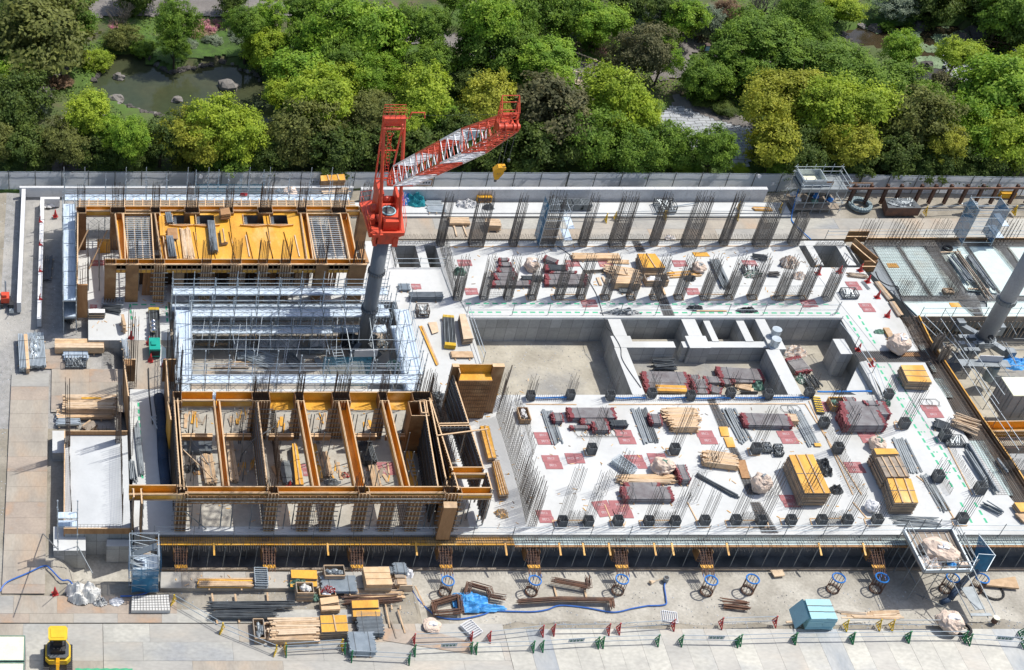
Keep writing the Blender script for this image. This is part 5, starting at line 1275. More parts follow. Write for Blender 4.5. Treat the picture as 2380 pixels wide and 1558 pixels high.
# ---------------- loose materials ----------------
def span(A,B,z):
    p,q = K(*A,z),K(*B,z); return (p + q) / 2,(q - p).length,math.atan2(q.y - p.y,q.x - p.x)
def planks(A,B,W_,H,lab,m='wood',z=SL,name='timber_stack',cat='timber',pw=.12,pt=.05,bearers=True,jx=.12,top=None,seed=0):
    c,L,rz = span(A,B,z + H); c.z = z; t = thing(name,lab,cat,c,rz); b = MB(); rr = random.Random(seed or int(c.x * 13 + c.y))
    h = .08 if bearers else 0; ny = max(1,int(W_ / pw)); nz = max(1,int((H - h) / pt))
    for k in range(nz):
        for j in range(ny):
            y = -W_ / 2 + (j + .5) * W_ / ny; d0 = rr.uniform(-jx,jx); d1 = rr.uniform(-jx,jx); a = rr.uniform(-.012,.012) if k == nz - 1 else 0
            zz = h + (k + .5) * (H - h) / nz; b.bar((-L / 2 + d0,y + a * L,zz),(L / 2 + d1,y - a * L,zz),W_ / ny * .93,(H - h) / nz * .9,rr.randrange(2))
    ms = {'wood': ['wood','wood_pale'],'pale': ['wood_pale','edge'],'grey': ['wood_grey','wood'],'orange': ['orange','wood'],'edge': ['edge','wood_pale'],'rust': ['wood_grey','rust']}[m]
    part('boards',b,ms,t)
    if bearers:
        b = MB()
        for f in (-.3,.3): b.box(L * f - .05,L * f + .05,-W_ / 2 - .15,W_ / 2 + .15,0,h)
        part('bearers',b,['wood'],t)
    if top:
        b = MB()
        for i in range(top): a = rr.uniform(-.4,.4) * L; b.bar((a,-W_ * .4,H + .04),(a + rr.uniform(-.2,.2),W_ * .3,H + .04),.1,.07)
        part('loose_boards',b,['wood_pale'],t)
    return t
def panels(quad,H,lab,z=SL,m='orange',side='wood_grey',strips=2,n=None,bag=False,split=0):
    """stack of sheet panels; quad = four image points of the top"""
    P = [K(*q_,z + H) for q_ in quad]; c = sum(P,Vector()) / 4; c.z = z; t = thing('panel_stack',lab,'panel stack',c); rr = random.Random(int(c.x * 7)); b = MB()
    n = n or max(3,int(H / .075)); th = (H - .1) / n
    for k in range(n):
        o = Vector((rr.uniform(-.05,.05),rr.uniform(-.04,.04),0)); s = 1 + rr.uniform(-.03,.03) * (k < n - 1)
        Q = [((p.x - c.x) * s + o.x,(p.y - c.y) * s + o.y) for p in P]
        if k == n - 1: o = Vector(); Q = [(p.x - c.x,p.y - c.y) for p in P]
        b.prism(Q,.1 + k * th,.1 + (k + .82) * th,1 + (k % 2),0 if k == n - 1 else 1)
    part('panels',b,[m,side,'wood'],t); b = MB()
    for f in (.25,.75):
        p,q_ = P[0].lerp(P[3],f) - c,P[1].lerp(P[2],f) - c; p.z = q_.z = .05; b.bar(p,q_,.1,.095)
    part('bearers',b,['wood'],t); b = MB()
    for i in range(split): f = (i + 1) / (split + 1); b.bar((P[0].lerp(P[3],f) - c) + Vector((0,0,H * 0)),(P[1].lerp(P[2],f) - c),.05,.02,1)
    for i in range(strips):
        f = (i + .7) / (strips + .4); p,q_ = P[0].lerp(P[1],f) - c,P[3].lerp(P[2],f + .04) - c; p.z = q_.z = H + .03; part('top_batten',MB().bar(p,q_,.09,.06,0),['wood'],t)
    if b.v: part('seam',b,['wood','steel_dark'],t)
    return t
def pipes(A,B,W_,H,lab,m='galv',z=SL,r=.035,name='pipe_bundle',cat='pipes',ends=None,red=False,jx=.08,bear=True):
    c,L,rz = span(A,B,z + H); c.z = z; t = thing(name,lab,cat,c,rz); b = MB(); e_ = MB(); e2 = MB(); rr = random.Random(int(c.x * 17 + c.y)); h = .07 if bear else 0
    ny = max(1,int(W_ / (2.15 * r))); nz = max(1,int((H - h) / (2.0 * r)))
    for k in range(nz):
        for j in range(ny):
            y = -W_ / 2 + (j + .5) * W_ / ny + (r if k % 2 else 0) * .5; zz = h + r + k * (H - h - 2 * r) / max(1,nz - 1); d0 = rr.uniform(-jx,jx)
            x0,x1 = -L / 2 + d0,L / 2 + rr.uniform(-jx,jx)
            b.tube((x0,y,zz),(x1,y,zz),r,5)
            if red:
                e_.tube((x0 - .01,y,zz),(x0 + min(.3,L * .14),y,zz),r * 1.3,5); e2.tube((x1 - min(.22,L * .1),y,zz),(x1 + .01,y,zz),r * 1.3,5); e_.box(x0 - .03,x0,y - r * 1.7,y + r * 1.7,zz - r * 1.6,zz + r * 1.6)
    tb = part('tubes',b,[m],t)
    if red: part('red_end',e_,['red_prop'],tb); part('red_end',e2,['red_prop'],tb)
    b = MB()
    for f in (-.28,.28): b.box(L * f - .015,L * f + .015,-W_ / 2 - .02,W_ / 2 + .02,H + .005,H + .02); b.box(L * f - .015,L * f + .015,-W_ / 2 - .04,-W_ / 2 - .02,h,H + .02)
    part('straps',b,['steel_dark'],t)
    if bear:
        b = MB()
        for f in (-.3,.3): b.box(L * f - .05,L * f + .05,-W_ / 2 - .12,W_ / 2 + .12,0,h - .002)
        part('bearers',b,['wood'],t)
    return t
def props(A,B,W_,H,lab,z=SL,**k): return pipes(A,B,W_,H,lab,'prop_tube',z,.045,'prop_bundle','shoring props',red=True,**k)
def bars(A,B,n,W_,lab,m='steel_grey',z=SL,name='steel_bars',jx=.3,layers=1):
    c,L,rz = span(A,B,z + .1); c.z = z; b = MB(); rr = random.Random(int(c.x * 19))
    for k in range(layers):
        for j in range(n):
            y = -W_ / 2 + (j + .5) * W_ / n + rr.uniform(-.02,.02); x0,x1 = -L / 2 + rr.uniform(0,jx),L / 2 - rr.uniform(0,jx); b.bar((x0,y,.09 + .07 * k),(x1,y + rr.uniform(-.06,.06),.09 + .07 * k),W_ / n * .75,.06)
    for f in (-.35,0,.35): b.box(L * f - .04,L * f + .04,-W_ / 2 - .1,W_ / 2 + .1,0,.055,1)
    return solo(name,b,[m,'wood_pale'],lab,'steel bars',loc=c,rz=rz)
def sack(A,r,lab,z=SL,m='bag',fz=.85,fill=None,sx=1.0,rz=0,seed=None):
    c = K(*A,z + r * .6); c.z = z; t = thing('big_bag',lab,'bulk bag',c,rz); b = MB()
    b.blob((0,0,r * fz * .92),(r * sx,r,r * fz),26,16,0,.14,seed or int(c.x)); bb = part('bag_body',b,[m],t,False)
    b = MB(); b.blob((r * .1,0,r * fz * 1.75),(r * .45,r * .4,r * .22),9,5,0,.35,int(c.y)); part('bag_top',b,[fill or 'white'],bb)
    return t
def crate(A,w,d,h,lab,z=SL,m='wood',fill='cloth',rz=0,n=6):
    c = K(*A,z + h); c.z = z; t = thing('wooden_crate',lab,'crate',c,rz); b = MB()
    k = 5; s = h / k
    for i in range(k):
        z0_,z1__ = i * s + .01,(i + 1) * s - .01
        for yy in (-d / 2,d / 2): b.box(-w / 2,w / 2,yy - .03,yy + .03,z0_,z1__,i % 2)
        for xx_ in (-w / 2,w / 2): b.box(xx_ - .03,xx_ + .03,-d / 2 + .031,d / 2 - .031,z0_,z1__,(i + 1) % 2)
    part('crate_boards',b,[m,'wood_grey' if m == 'wood' else 'wood'],t); b = MB()
    for i in range(n): b.blob((jit(w * .3),jit(d * .3),h * .72),(w * .2,d * .22,h * .25),7,5,0,.35,i + int(c.x))
    part('crate_contents',b,[fill],t); return t
def basket(A,w,d,h,lab,z=SL,m='steel_dark',fill='steel_grey',rz=0):
    c = K(*A,z + h); c.z = z; t = thing('steel_basket',lab,'basket',c,rz); b = MB()
    for i in (-1,1):
        for j in (-1,1): b.bar((i * w / 2,j * d / 2,0),(i * w / 2,j * d / 2,h),.07,.07)
    for zz in (.08,h / 2,h):
        for j in (-1,1): b.bar((-w / 2,j * d / 2,zz),(w / 2,j * d / 2,zz),.05,.05); b.bar((j * w / 2,-d / 2,zz),(j * w / 2,d / 2,zz),.05,.05)
    for i in range(8):
        x = -w / 2 + w * i / 7
        for j in (-1,1): b.tube((x,j * d / 2,0),(x,j * d / 2,h),.015,3)
    part('basket_frame',b,[m],t); b = MB()
    for i in range(12): b.tube((jit(w * .4),-d * .4,h * .3 + jit(.1)),(jit(w * .4),d * .4,h * .8 + jit(.1)),.04,4)
    b.box(-w / 2 + .03,w / 2 - .03,-d / 2 + .03,d / 2 - .03,.03,.1); part('basket_load',b,[fill],t); return t
def heap(A,w,d,h,lab,mats,z=SL,n=9,name='tarp_heap',cat='tarp'):
    c = K(*A,z); b = MB(); N = 22; s = Vector((c.x,c.y,0)); nm = len(mats); n_ = [noise.noise((i * 1.7,c.x,4)) for i in range(8)]
    def H(i,j):
        x,y = i / N * 2 - 1,j / N * 2 - 1; rr_ = math.hypot(x,y) * (1 + .35 * noise.noise((x * 2 + c.x,y * 2,1))); f = max(0,1 - rr_ ** 3)
        return f,h * f * (.62 + .75 * noise.noise((x * 2.3 + c.x,y * 2.3,7)) + .45 * abs(noise.noise((x * 6 + c.x,y * 6 + c.y,3))))
    for j in range(N + 1):
        for i in range(N + 1):
            f,z_ = H(i,j); b.v.append(Vector(((i / N - .5) * w * 1.15 + .05 * w * noise.noise((i,j,2)),(j / N - .5) * d * 1.15,z_ + .015)))
    for j in range(N):
        for i in range(N):
            if H(i + .5,j + .5)[0] > 0: a = j * (N + 1) + i; b.f.append((a,a + 1,a + N + 2,a + N + 1)); b.m.append(int(abs(noise.noise((i * .22 + c.x,j * .22,5))) * 3.2 * nm) % nm)
    return solo(name,b,mats,lab,cat,loc=c,smooth=False)
def bundle(A,B,n,spread,lab,m,z=SL,r=.03,name='tube_pile',cat='tubes',H=.3):
    c,L,rz = span(A,B,z + .2); c.z = z; b = MB(); rr = random.Random(int(c.x * 29))
    for i in range(n): zz = .05 + rr.random() * H; y = rr.uniform(-1,1) * spread; b.tube((-L / 2 + rr.uniform(0,.15) * L,y,zz),(L / 2 - rr.uniform(0,.15) * L,y + rr.uniform(-1,1) * spread * .5,zz + rr.uniform(-.03,.08)),r,5)
    return solo(name,b,[m],lab,cat,loc=c,rz=rz)

# -- far slab --
props((2,0,310,900),(2,0,425,945),.55,.45,'short red prop bundle beside the peach bag on the far slab'); 
pipes((2,0,310,995),(2,0,515,995),.7,.45,'bundle of dark props with red feet just above the long red bundles','steel_dark',r=.05,red=True)
props((2,0,315,1085),(2,0,700,1085),.7,.45,'long red ended prop bundle, upper of two under the far slab columns'); props((2,0,315,1130),(2,0,690,1130),.6,.4,'long red ended prop bundle, lower of two under the far slab columns')
pipes((2,0,95,1090),(2,0,290,1090),.5,.35,'dark pipe bundle between red prop bundles on the far slab','steel_dark')
props((2,0,360,1040),(2,0,600,1040),.3,.3,'thin layer of red props between dark bundle and long bundles')
for i,(x0,x1,y,w) in enumerate(((2265,2350,920,.4),(2265,2375,965,.5),(2250,2400,1020,.6),(2200,2430,1065,.5),(2235,2400,1100,.35),(2190,2560,1140,.6))): props((1,0,x0,y),(1,0,x1,y),w,.4,'red ended prop bundle, %s counted from the top in the pile near the scaffold end' % (['uppermost'] + ORD[1:5] + ['lowest'])[i])
sack((2,0,180,985),.62,'round peach bulk bag standing alone on the far slab',fz=.9)
planks((2,0,570,890),(2,0,1000,890),.75,.35,'long flat pile of pale boards near the far edge of the slab','pale')
bars((2,0,655,1040),(2,0,870,1030),8,.4,'small flat bundle of dark mesh strips left of the timber pile','rebar_grey',name='mesh_strips')
planks((2,0,900,1010),(2,0,1170,1050),1.1,.5,'untidy heap of pale boards left of the panel heap','pale',jx=.4,top=4); planks((2,0,950,1110),(2,0,1190,1115),1.0,.75,'neat stack of pale boards below the untidy heap','pale',pw=.1)
panels([(2,0,1170,870),(2,0,1330,870),(2,0,1430,1000),(2,0,1220,1000)],.9,'tall messy stack of orange and grey panels in the middle of the far slab',strips=1)
planks((2,0,890,940),(2,0,1080,945),.5,.12,'small timber ladder frame lying by the untidy board heap','edge',bearers=False)
crate((2,0,1345,1090),1.9,.9,.65,'long low plywood crate full of white bags on the far slab',fill='white',n=9)
for i,(x,y,w) in enumerate(((810,1120,.25),(855,1110,.2),(1410,1210,.15))): planks((2,0,x - 15,y - 35),(2,0,x + 15,y + 35),w,.12,'short board scraps %s' % ['left of the lower timber stack','touching the lower timber stack','beside the far uncast strip'][i],'edge',bearers=False)
pipes((2,0,1000,1205),(2,0,1110,1205),.6,.25,'little pallet of grey clamps below the timber stacks','steel_grey')
b = MB(); b.prism([K(2,0,x,y,SL) for x,y in ((1675,862),(1810,862),(1840,900),(1700,900))],SL + .01,SL + .05); solo('plywood_sheet',b,['orange'],'single orange sheet lying flat on the far slab','plywood sheet')
sack((2,0,1735,1000),.6,'squat peach bag topped with grey blocks on the far slab',fz=.7,fill='conc_wall')
planks((2,0,1480,1065),(2,0,1720,1050),.7,.15,'scatter of orange boards below the squat peach bag','orange',bearers=False,jx=.4)
heap((2,0,1650,1110),.9,.6,.5,'small black heap of cut pipes below the orange boards',['black','steel_dark'],name='pipe_heap',cat='pipes')
bars((2,0,1870,930),(2,0,2000,1200),9,.75,'long tight bundle of grey channels lying aslant on the far slab','steel_grey',layers=4)
bundle((2,0,2230,885),(2,0,2380,915),26,.35,'dark tangle of rods at the top of the far slab junk','steel_dark'); basket((2,0,2220,1000),1.2,.7,.4,'low black steel basket under the tangle of rods'); heap((2,0,2230,1075),1.4,.7,.5,'pale green rag heap beside the black basket',['net_green','cloth','wood_grey'])
heap((3,0,190,970),1.4,1.2,.9,'big crumpled peach bag heap at the right of the far slab',['bag','bag','cloth','wood_grey'],n=14); heap((3,0,280,1090),1.0,.7,.6,'peach bag slumped over a mesh bundle at the right of the far slab',['bag','cloth']); bundle((3,0,0,1060),(3,0,110,1060),24,.25,'dark spiral hoop bundle left of the peach bag heap','rebar_grey')
planks((3,0,760,1060),(3,0,905,1075),.5,.18,'fan of thin grey laths left of the upper traffic cone','grey',bearers=False,pw=.05,jx=.3)
basket((3,0,765,1220),1.2,.9,.5,'black steel post crate standing by the red plate at the far right of the slab')
b = MB(); 
for k in range(3): b.bar(K(3,0,870 + k * 8,1125,SL + .1),K(3,0,935 + k * 8,1200,SL + .1),.04,.04)
solo('steel_bars',b,['steel_grey'],'three thin steel angles near the second cone','steel bars')
heap((2,0,1010,1425),3.0,.5,.5,'long roll of translucent grey sheeting beside the pit rail',['net_grey','cloth','steel_grey'],n=22); heap((2,0,1700,1385),1.2,.6,.4,'black net heap left of the long timber by the pit rail',['black','steel_dark']); heap((2,0,2180,1405),1.6,.5,.4,'black net heap right of the long timber by the pit rail',['black','steel_dark'],n=12)
planks((2,0,1720,1400),(2,0,2000,1400),.12,.1,'single long timber between two black net heaps','pale',bearers=False)
# cones
cone0 = None
def cone(c,r,x,y,lab,z=SL):
    global cone0
    p = K(c,r,x,y,z)
    if cone0 is None:
        cone0 = thing('traffic_cone',lab,'traffic cone',p,0,'red traffic cones'); b = MB(); b.tube((0,0,.04),(0,0,.78),.17,12,0,.035); part('cone',b,['red'],cone0,True); b = MB(); b.box(-.22,.22,-.22,.22,0,.045); part('base',b,['red'],cone0)
    else: dup(cone0,p,jit(.5),lab)
for (c,r,x,y,l,z) in ((3,0,465,1060,'left of the square shaft rail',SL),(3,0,662,1045,'in the middle of the square shaft rail',SL),(3,0,855,1030,'right of the square shaft rail',SL),(3,0,925,1135,'beside the striped tape at the slab corner',SL),(3,0,1015,1280,'at the slab edge above the planks',SL),(3,0,1108,1455,'at the slab edge below the planks',SL),(3,1,835,215,'on the upper right rim of the pit',SL),(3,1,955,355,'on the wedge wall right of the pit',SL),(0,1,1218,100,'on the pale strip left of the poles',SL),(0,1,1385,150,'above the green compressor',SL),(0,1,1400,312,'below the green compressor',SL),(0,1,1530,355,'on the white sheet by the dark wall form',SL),(0,2,512,850,'alone on the plates at the lower left',.05),(1,1,310,1490,'in the third bay of the near block',SL),(0,0,515,525,'below the white cloth at the upper left',.05)): cone(c,r,x,y,'red cone ' + l,z)
b0 = None
for i,y in enumerate((575,790,1035,1295)):
    p = K(0,0,378,y,.9); lab = 'red clamp with a black bar on the inner wall, %s of four' % ['farthest','second farthest','third farthest','nearest'][i]
    if b0 is None:
        b0 = thing('red_clamp',lab,'clamp',p,0,'red clamps on the inner wall'); b = MB(); b.prism([(-.16,-.14),(.2,-.14),(-.08,.2)],0,.1); b.bar((-.12,0,.1),(-.02,0,.6),.08,.08); part('bracket',b,['red'],b0); b = MB(); b.tube((-.02,0,0),(-.02,0,1.5),.02,4); b.tube((-.4,.1,.3),(.4,-.1,.3),.02,4); part('bar',b,['steel_dark'],b0)
    else: dup(b0,p,0,lab)
# red floor plates with white lettering
rp = {}
def rplate(c,r,x,y,lab,w=1.55,d=1.5,rz=0,sp=0,z=SL):
    p = K(c,r,x,y,z); key = (w,d,sp)
    if key not in rp:
        t = thing('floor_plate',lab,'floor plate',p,rz,'red floor plates with white lettering'); b = MB()
        if sp: b.box(-w / 2,-.01,-d / 2,d / 2,.006,.03); b.box(.01,w / 2,-d / 2 + .06,d / 2 - .02,.006,.032)
        else: b.box(-w / 2,w / 2,.01,d / 2,.006,.03); b.box(-w / 2 + .06,w / 2 + .05,-d / 2,-.01,.006,.032)
        part('plate',b,['red_plate'],t); b = MB()
        for s in (-1,1): text_mb('開口',.27,b,(s * w * .25,0,.036) if sp else (0,s * d * .25,.036),(1,0,0),(0,1,0),0)
        part('lettering',b,['mark_text'],t); rp[key] = t
    else: dup(rp[key],p,rz,lab)
W2 = 1.3
for a in ((0,0,915,960,'beside the tall dark column bars at the upper left',1.3,.8,0,1),(1,0,1490,1180,'above the long grey beam bundle',.8,.75,0,1),(1,0,1940,960,'right of the stair shaft wall bars',1.2,.9,0,1),(1,0,2003,1225,'between the two left rebar columns',1.1,.9,0,1),(2,0,565,965,'right of the dark prop bundle',1.2,.9,0,1),(2,0,870,965,'half hidden by the timber ladder frame',1.2,.9,0,1),(2,0,1560,965,'right of the tall messy panel stack',1.2,.9,0,1),(2,0,1680,1225,'right of the far uncast strip',1.1,.9,0,1),(2,0,717,1335,'on the green dashed line above the pit',1.3,1.0,0,1),(2,0,2210,965,'under the dark rod tangle',1.2,.9,0,1),(3,0,380,1335,'at the right end of the pit rail',1.3,1.0,0,1),(0,0,870,1365,'small one behind the white crates at the left',.6,.5,0,1)):
    rplate(*a[:4],'red plate with white lettering ' + a[4],*a[5:])
for a in ((3,0,793,1172,'above the black post crate',1.05,1.1),(3,0,918,1375,'below the black post crate',1.05,1.1),(2,1,296,1035,'under the first long channels on the near slab',W2,1.3),(2,1,1050,1022,'between the bent loops and thin channels',W2,1.5),(2,1,1806,1025,'left of the orange infill boards',W2,1.45),(2,1,370,1255,'farthest left on the near slab',W2,1.4),(2,1,1145,1252,'behind the white frames bundle',1.4,1.4),(3,1,180,1025,'right of the dark support frames',W2,1.35),(3,1,925,1020,'below the big prop heap',W2,1.3),(3,1,1520,783,'above the black pipe bundle',W2,1.4),(3,1,803,1305,'between the two big panel stacks',W2,1.1),(2,2,305,133,'beside the dense bar wall at the front',1.1,1.2),(2,2,1010,65,'large one near the front row of cages',1.4,1.7),(1,1,1210,1315,'inside the fifth bay of the near block',1.3,1.3),(3,2,200,-10,'near the front right row of cages',1.2,1.2),(1,1,470,1330,'in shade inside the third bay of the near block',.7,1.2)):
    rplate(*a[:4],'red plate pair with white lettering ' + a[4],a[5],a[6])
rplate(2,1,585,1222,'red plate pair crossed by a cage shadow, left one',1.35,1.1,0,1); rplate(2,1,1352,1222,'red plate pair touched by the big peach bag',1.35,1.1,0,1); rplate(2,2,845,60,'skewed red plate overlapping the large one',1.2,1.5,.15)
rplate(3,1,545,738,'red plate under the orange and blue bundle end',1.4,1.1,0,1)
# -- middle strip right of the court --
pipes((1,0,1430,1250),(1,0,1735,1250),.7,.55,'long grey stack of beams right of the scaffold','steel_grey',r=.05); pipes((1,0,1330,1175),(1,0,1430,1175),.8,.3,'short bundle of pale tubes touching the scaffold','galv')
basket((1,0,1555,1370),.95,.9,.75,'rusty black cage box standing alone right of the scaffold',m='rebar'); 
def poles(A,B,lab,n=9,w=.9,z=SL):
    c,L,rz = span(A,B,z + .5); c.z = z; t = thing('pole_bundle',lab,'poles',c,rz); b = MB()
    for k in range(4):
        for j in range(n): y = -w / 2 + w * (j + .5) / n; b.tube((-L / 2 + jit(.06),y + (k % 2) * .04,.08 + k * .11),(L / 2 + jit(.06),y + jit(.04),.08 + k * .11),.03,5,0 if j % 3 else 1)
    part('tubes',b,['steel_dark','steel_grey'],t); b = MB()
    for k in range(4):
        for j in range(n): y = -w / 2 + w * (j + .5) / n; b.tube((-L / 2 - .05,y,.09 + k * .11),(-L / 2 + .25,y,.09 + k * .11),.05,5); b.tube((L / 2 - .3,y,.09 + k * .11),(L / 2 + .05,y,.09 + k * .11),.055,5)
    part('yellow_ends',b,['yellow'],t)
poles((1,0,1790,1440),(1,1,1810,160),'bundle of yellow tipped poles beside the long wooden box'); poles((0,0,1430,1370),(0,1,1440,120),'bundle of yellow tipped poles left of the court scaffold')
panels([(1,0,1890,1430),(1,0,1945,1430),(1,1,2020,100),(1,1,1930,110)],.75,'long wooden box stack right of the yellow tipped poles',m='wood_pale',strips=0)
planks((1,1,1540,0),(1,1,1680,320),.3,.12,'few orange boards fanned out on the white strip','orange',bearers=False,jx=.5); panels([(1,0,1600,1510),(1,0,1680,1505),(1,1,1700,40),(1,1,1640,60)],.15,'small pale plywood pile left of the yellow tipped poles',m='wood_pale',strips=0,n=2)
planks((1,1,1805,250),(1,1,2025,250),.75,.22,'single brown panel stack lying at the left rim of the pit','grey',pw=.7)
heap((1,0,1890,1050),1.0,.8,.6,'green net heap wrapped round the left slim rebar column',['net_green']); heap((1,1,1280,360),1.2,.9,.5,'pale green rag heap inside the scaffold corner',['net_green','cloth'])
# -- pit --
props((2,1,1225,460),(2,1,1640,465),1.3,.5,'longest red ended prop stack in the shaded pit room',z=-.75); props((2,1,1240,540),(2,1,1640,545),.9,.45,'red ended prop stack under the orange board in the pit',z=-.75); props((2,1,1920,415),(2,1,2330,440),1.3,.5,'red ended prop stack with black posts at the right of the pit room',z=-.75)
props((2,1,1650,460),(2,1,1740,462),.6,.4,'short red prop bundle at the top centre of the pit room',z=-.75); props((2,1,1680,520),(2,1,1820,522),1.0,.5,'short wide red prop bundle in the centre of the pit room',z=-.75); props((2,1,1795,480),(2,1,1945,485),.7,.4,'red prop bundle right of centre in the pit room',z=-.75); props((2,1,1700,580),(2,1,1820,585),.7,.4,'lowest short red prop bundle in the pit room',z=-.75); props((2,1,2040,475),(2,1,2250,480),.8,.4,'red prop bundle above the timber pallet in the pit room',z=-.75); props((2,1,1960,500),(2,1,2035,502),.6,.4,'tiny red prop bundle beside the timber pallet',z=-.75); props((2,1,1840,560),(2,1,1950,590),.8,.35,'tilted loose red props near the pit centre',z=-.75)
bundle((2,1,1300,370),(2,1,1520,370),34,.45,'heap of black props leaning in the back corner of the pit room','steel_dark',-.75,.05,'prop_heap','shoring props',.6)
planks((2,1,1350,560),(2,1,1620,570),.7,.25,'orange board with laths on top of the pit props','orange',-.3,bearers=False); planks((2,1,2080,520),(2,1,2240,560),.9,.2,'open timber pallet in the pit room','wood',-.75,pw=.4); heap((2,1,2280,550),.9,1.0,.5,'green rag heap in the right corner of the pit room',['net_green'],-.75); bundle((2,1,2110,615),(2,1,2290,615),14,.15,'thin black pipe bundle at the near side of the pit room','black',-.75,.04)
heap((3,1,250,240),1.8,1.0,.7,'peach cloth heap in the narrow pit beyond the duct wall',['bag','cloth','bag'],-1.5,n=12); props((3,1,230,280),(3,1,340,410),1.4,.5,'steeply lying red prop bundle in the narrow pit',z=-1.5); bundle((3,1,350,440),(3,1,440,570),26,.5,'black prop bundle in the narrow pit','steel_dark',-1.5,.045); heap((3,1,300,480),.8,1.2,.5,'pale green plastic heap in the narrow pit',['net_green','cloth'],-1.5)
for i,(x,y) in enumerate(((60,60),(55,150))):
    p = K(3,1,x,y + 20,SL); b = MB(); b.tube((0,0,0),(0,0,.75),.36,18); b.tube((0,0,.37),(0,0,.41),.375,18); b.tube((0,0,.73),(0,0,.76),.385,18); solo('spiral_duct',b,['galv'],'short shiny round duct on the pit pier, %s one' % ('farther','nearer')[i],'duct',loc=p)
# -- near slab --
bars((2,1,285,755),(2,1,400,1100),3,.35,'narrow set of long grey channels at the left of the near slab'); bars((2,1,335,755),(2,1,440,1080),5,.6,'broader set of long grey channels beside the narrow set')
props((2,1,380,830),(2,1,470,832),.9,.5,'small square red prop stack right of the long channels'); props((2,1,525,790),(2,1,960,790),1.1,.55,'longest red prop stack of the left group on the near slab'); props((2,1,645,860),(2,1,885,860),.8,.45,'middle red prop stack of the left group'); props((2,1,755,915),(2,1,900,915),.9,.5,'short red prop stack at the foot of the left group'); props((2,1,548,925),(2,1,725,925),.35,.3,'thin red prop bundle lying on boards left of the cage')
pipes((2,1,915,885),(2,1,1075,885),.6,.45,'small bundle of dark props right of the left group','steel_dark')
def loops(A,n,lab,w=1.2,d=.7):
    c = K(*A,SL); b = MB()
    for i in range(n): x = (i - n / 2) * .55; b.path([(x,-d / 2,.05),(x + .7,-d / 2,.05),(x + .85,0,.05),(x + .7,d / 2,.05),(x,d / 2,.05),(x - .15,0,.1),(x,-d / 2,.05)],.02,3)
    b.tube((-n * .3,-.5,.08),(n * .4,-.45,.08),.02,3); return solo('bent_bars',b,['rebar_grey'],lab,'rebar loops',loc=c)
loops((2,1,800,985),6,'bent rebar loops lying on boards below the left props')
bars((2,1,1125,740),(2,1,1250,1090),3,.45,'thin widely spaced steel rods in the middle of the near slab','steel_grey'); bars((2,1,1170,740),(2,1,1300,1090),2,.25,'pair of long channels beside the thin rods'); bars((2,1,1220,740),(2,1,1350,1080),4,.5,'dark set of long channels left of the small red stack','steel_dark')
props((2,1,1285,845),(2,1,1390,850),1.0,.5,'small square red prop stack right of the dark channels')
planks((2,1,1430,800),(2,1,1715,800),1.3,.5,'wide upper pile of pale timbers by the uncast strip','pale',pw=.09,jx=.3); planks((2,1,1490,880),(2,1,1710,880),1.1,.7,'lower pile of pale timbers pierced by cage bars','pale',pw=.09,jx=.25)
bars((2,1,1960,745),(2,1,2140,1090),2,.3,'two long channels right of the uncast strip'); bars((2,1,2000,740),(2,1,2170,1070),5,.65,'wide set of long channels right of the uncast strip'); bars((2,1,2065,750),(2,1,2235,1065),2,.2,'pair of very thin rods right of the wide channels')
props((2,1,2150,850),(3,1,215,860),1.3,.5,'long red prop stack ending in short boards, centre right of the near slab'); planks((3,1,195,835),(3,1,270,840),.8,.5,'little stack of short boards at the end of the long red prop stack','wood',pw=.12)
bars((3,1,250,760),(3,1,440,1110),9,.95,'broad set of long grey channels with an orange board at its foot'); b = MB(); b.prism([K(3,1,x,y,SL) for x,y in ((422,1088),(480,1088),(495,1116),(432,1116))],SL + .1,SL + .14); solo('plywood_sheet',b,['orange'],'small orange board at the foot of the broad channels','plywood sheet')
loops((3,1,200,760),2,'two thin bent bars above the broad channels')
props((3,1,715,680),(3,1,820,680),.8,.6,'small red prop stack on top left of the big prop heap'); props((3,1,690,745),(3,1,1115,745),1.4,.9,'upper long stack of the big red prop heap'); props((3,1,700,840),(3,1,1075,840),1.6,.9,'lower long stack of the big red prop heap'); props((3,1,905,700),(3,1,1025,700),.5,1.0,'thin red props laid across the top of the big heap'); pipes((3,1,855,925),(3,1,1080,925),.5,.4,'dark props along the foot of the big red prop heap','steel_dark')
heap((3,1,815,880),.6,1.2,.8,'peach and white cloth hanging over the big red prop heap',['bag','white']); crate((3,1,650,690),1.1,1.0,.6,'tilted orange and blue lined box left of the big red prop heap',m='orange',fill='net_green',n=4); heap((3,1,640,745),.9,.4,.5,'dark blue sheet bulging under the orange lined box',['tarp_blue']); heap((3,1,1105,715),.5,.5,.4,'small green bag at the right end of the big prop heap',['net_green'],n=4)
st_ = thing('striped_post','black and yellow striped flat barrier lying on the slab under the pit rim','barrier',K(3,1,465,740,SL)); b = MB(); p,q_ = K(3,1,440,660,SL),K(3,1,485,815,SL)
for k in range(14): b.bar(p.lerp(q_,k / 14) + Vector((0,0,.15)),p.lerp(q_,(k + .96) / 14) + Vector((0,0,.15)),.55,.12,k % 2)
part('stripes',b,['yellow','black'],st_,world=True)
panels([(3,1,1235,350),(3,1,1440,350),(3,1,1525,510),(3,1,1305,500)],1.0,'high stack of orange panels beside the green dashes near the upper right corner',strips=0,split=2)
sack((3,1,1205,175),.82,'big rounded peach bag on the slab edge near the crane base',fz=1.0); planks((3,1,1100,0),(3,1,1165,115),.5,.25,'brown planks lying behind the big rounded peach bag','orange',pw=.5); heap((3,1,1035,45),.8,.5,.2,'flat green net on the slab by the brown planks',['net_green'],n=5)
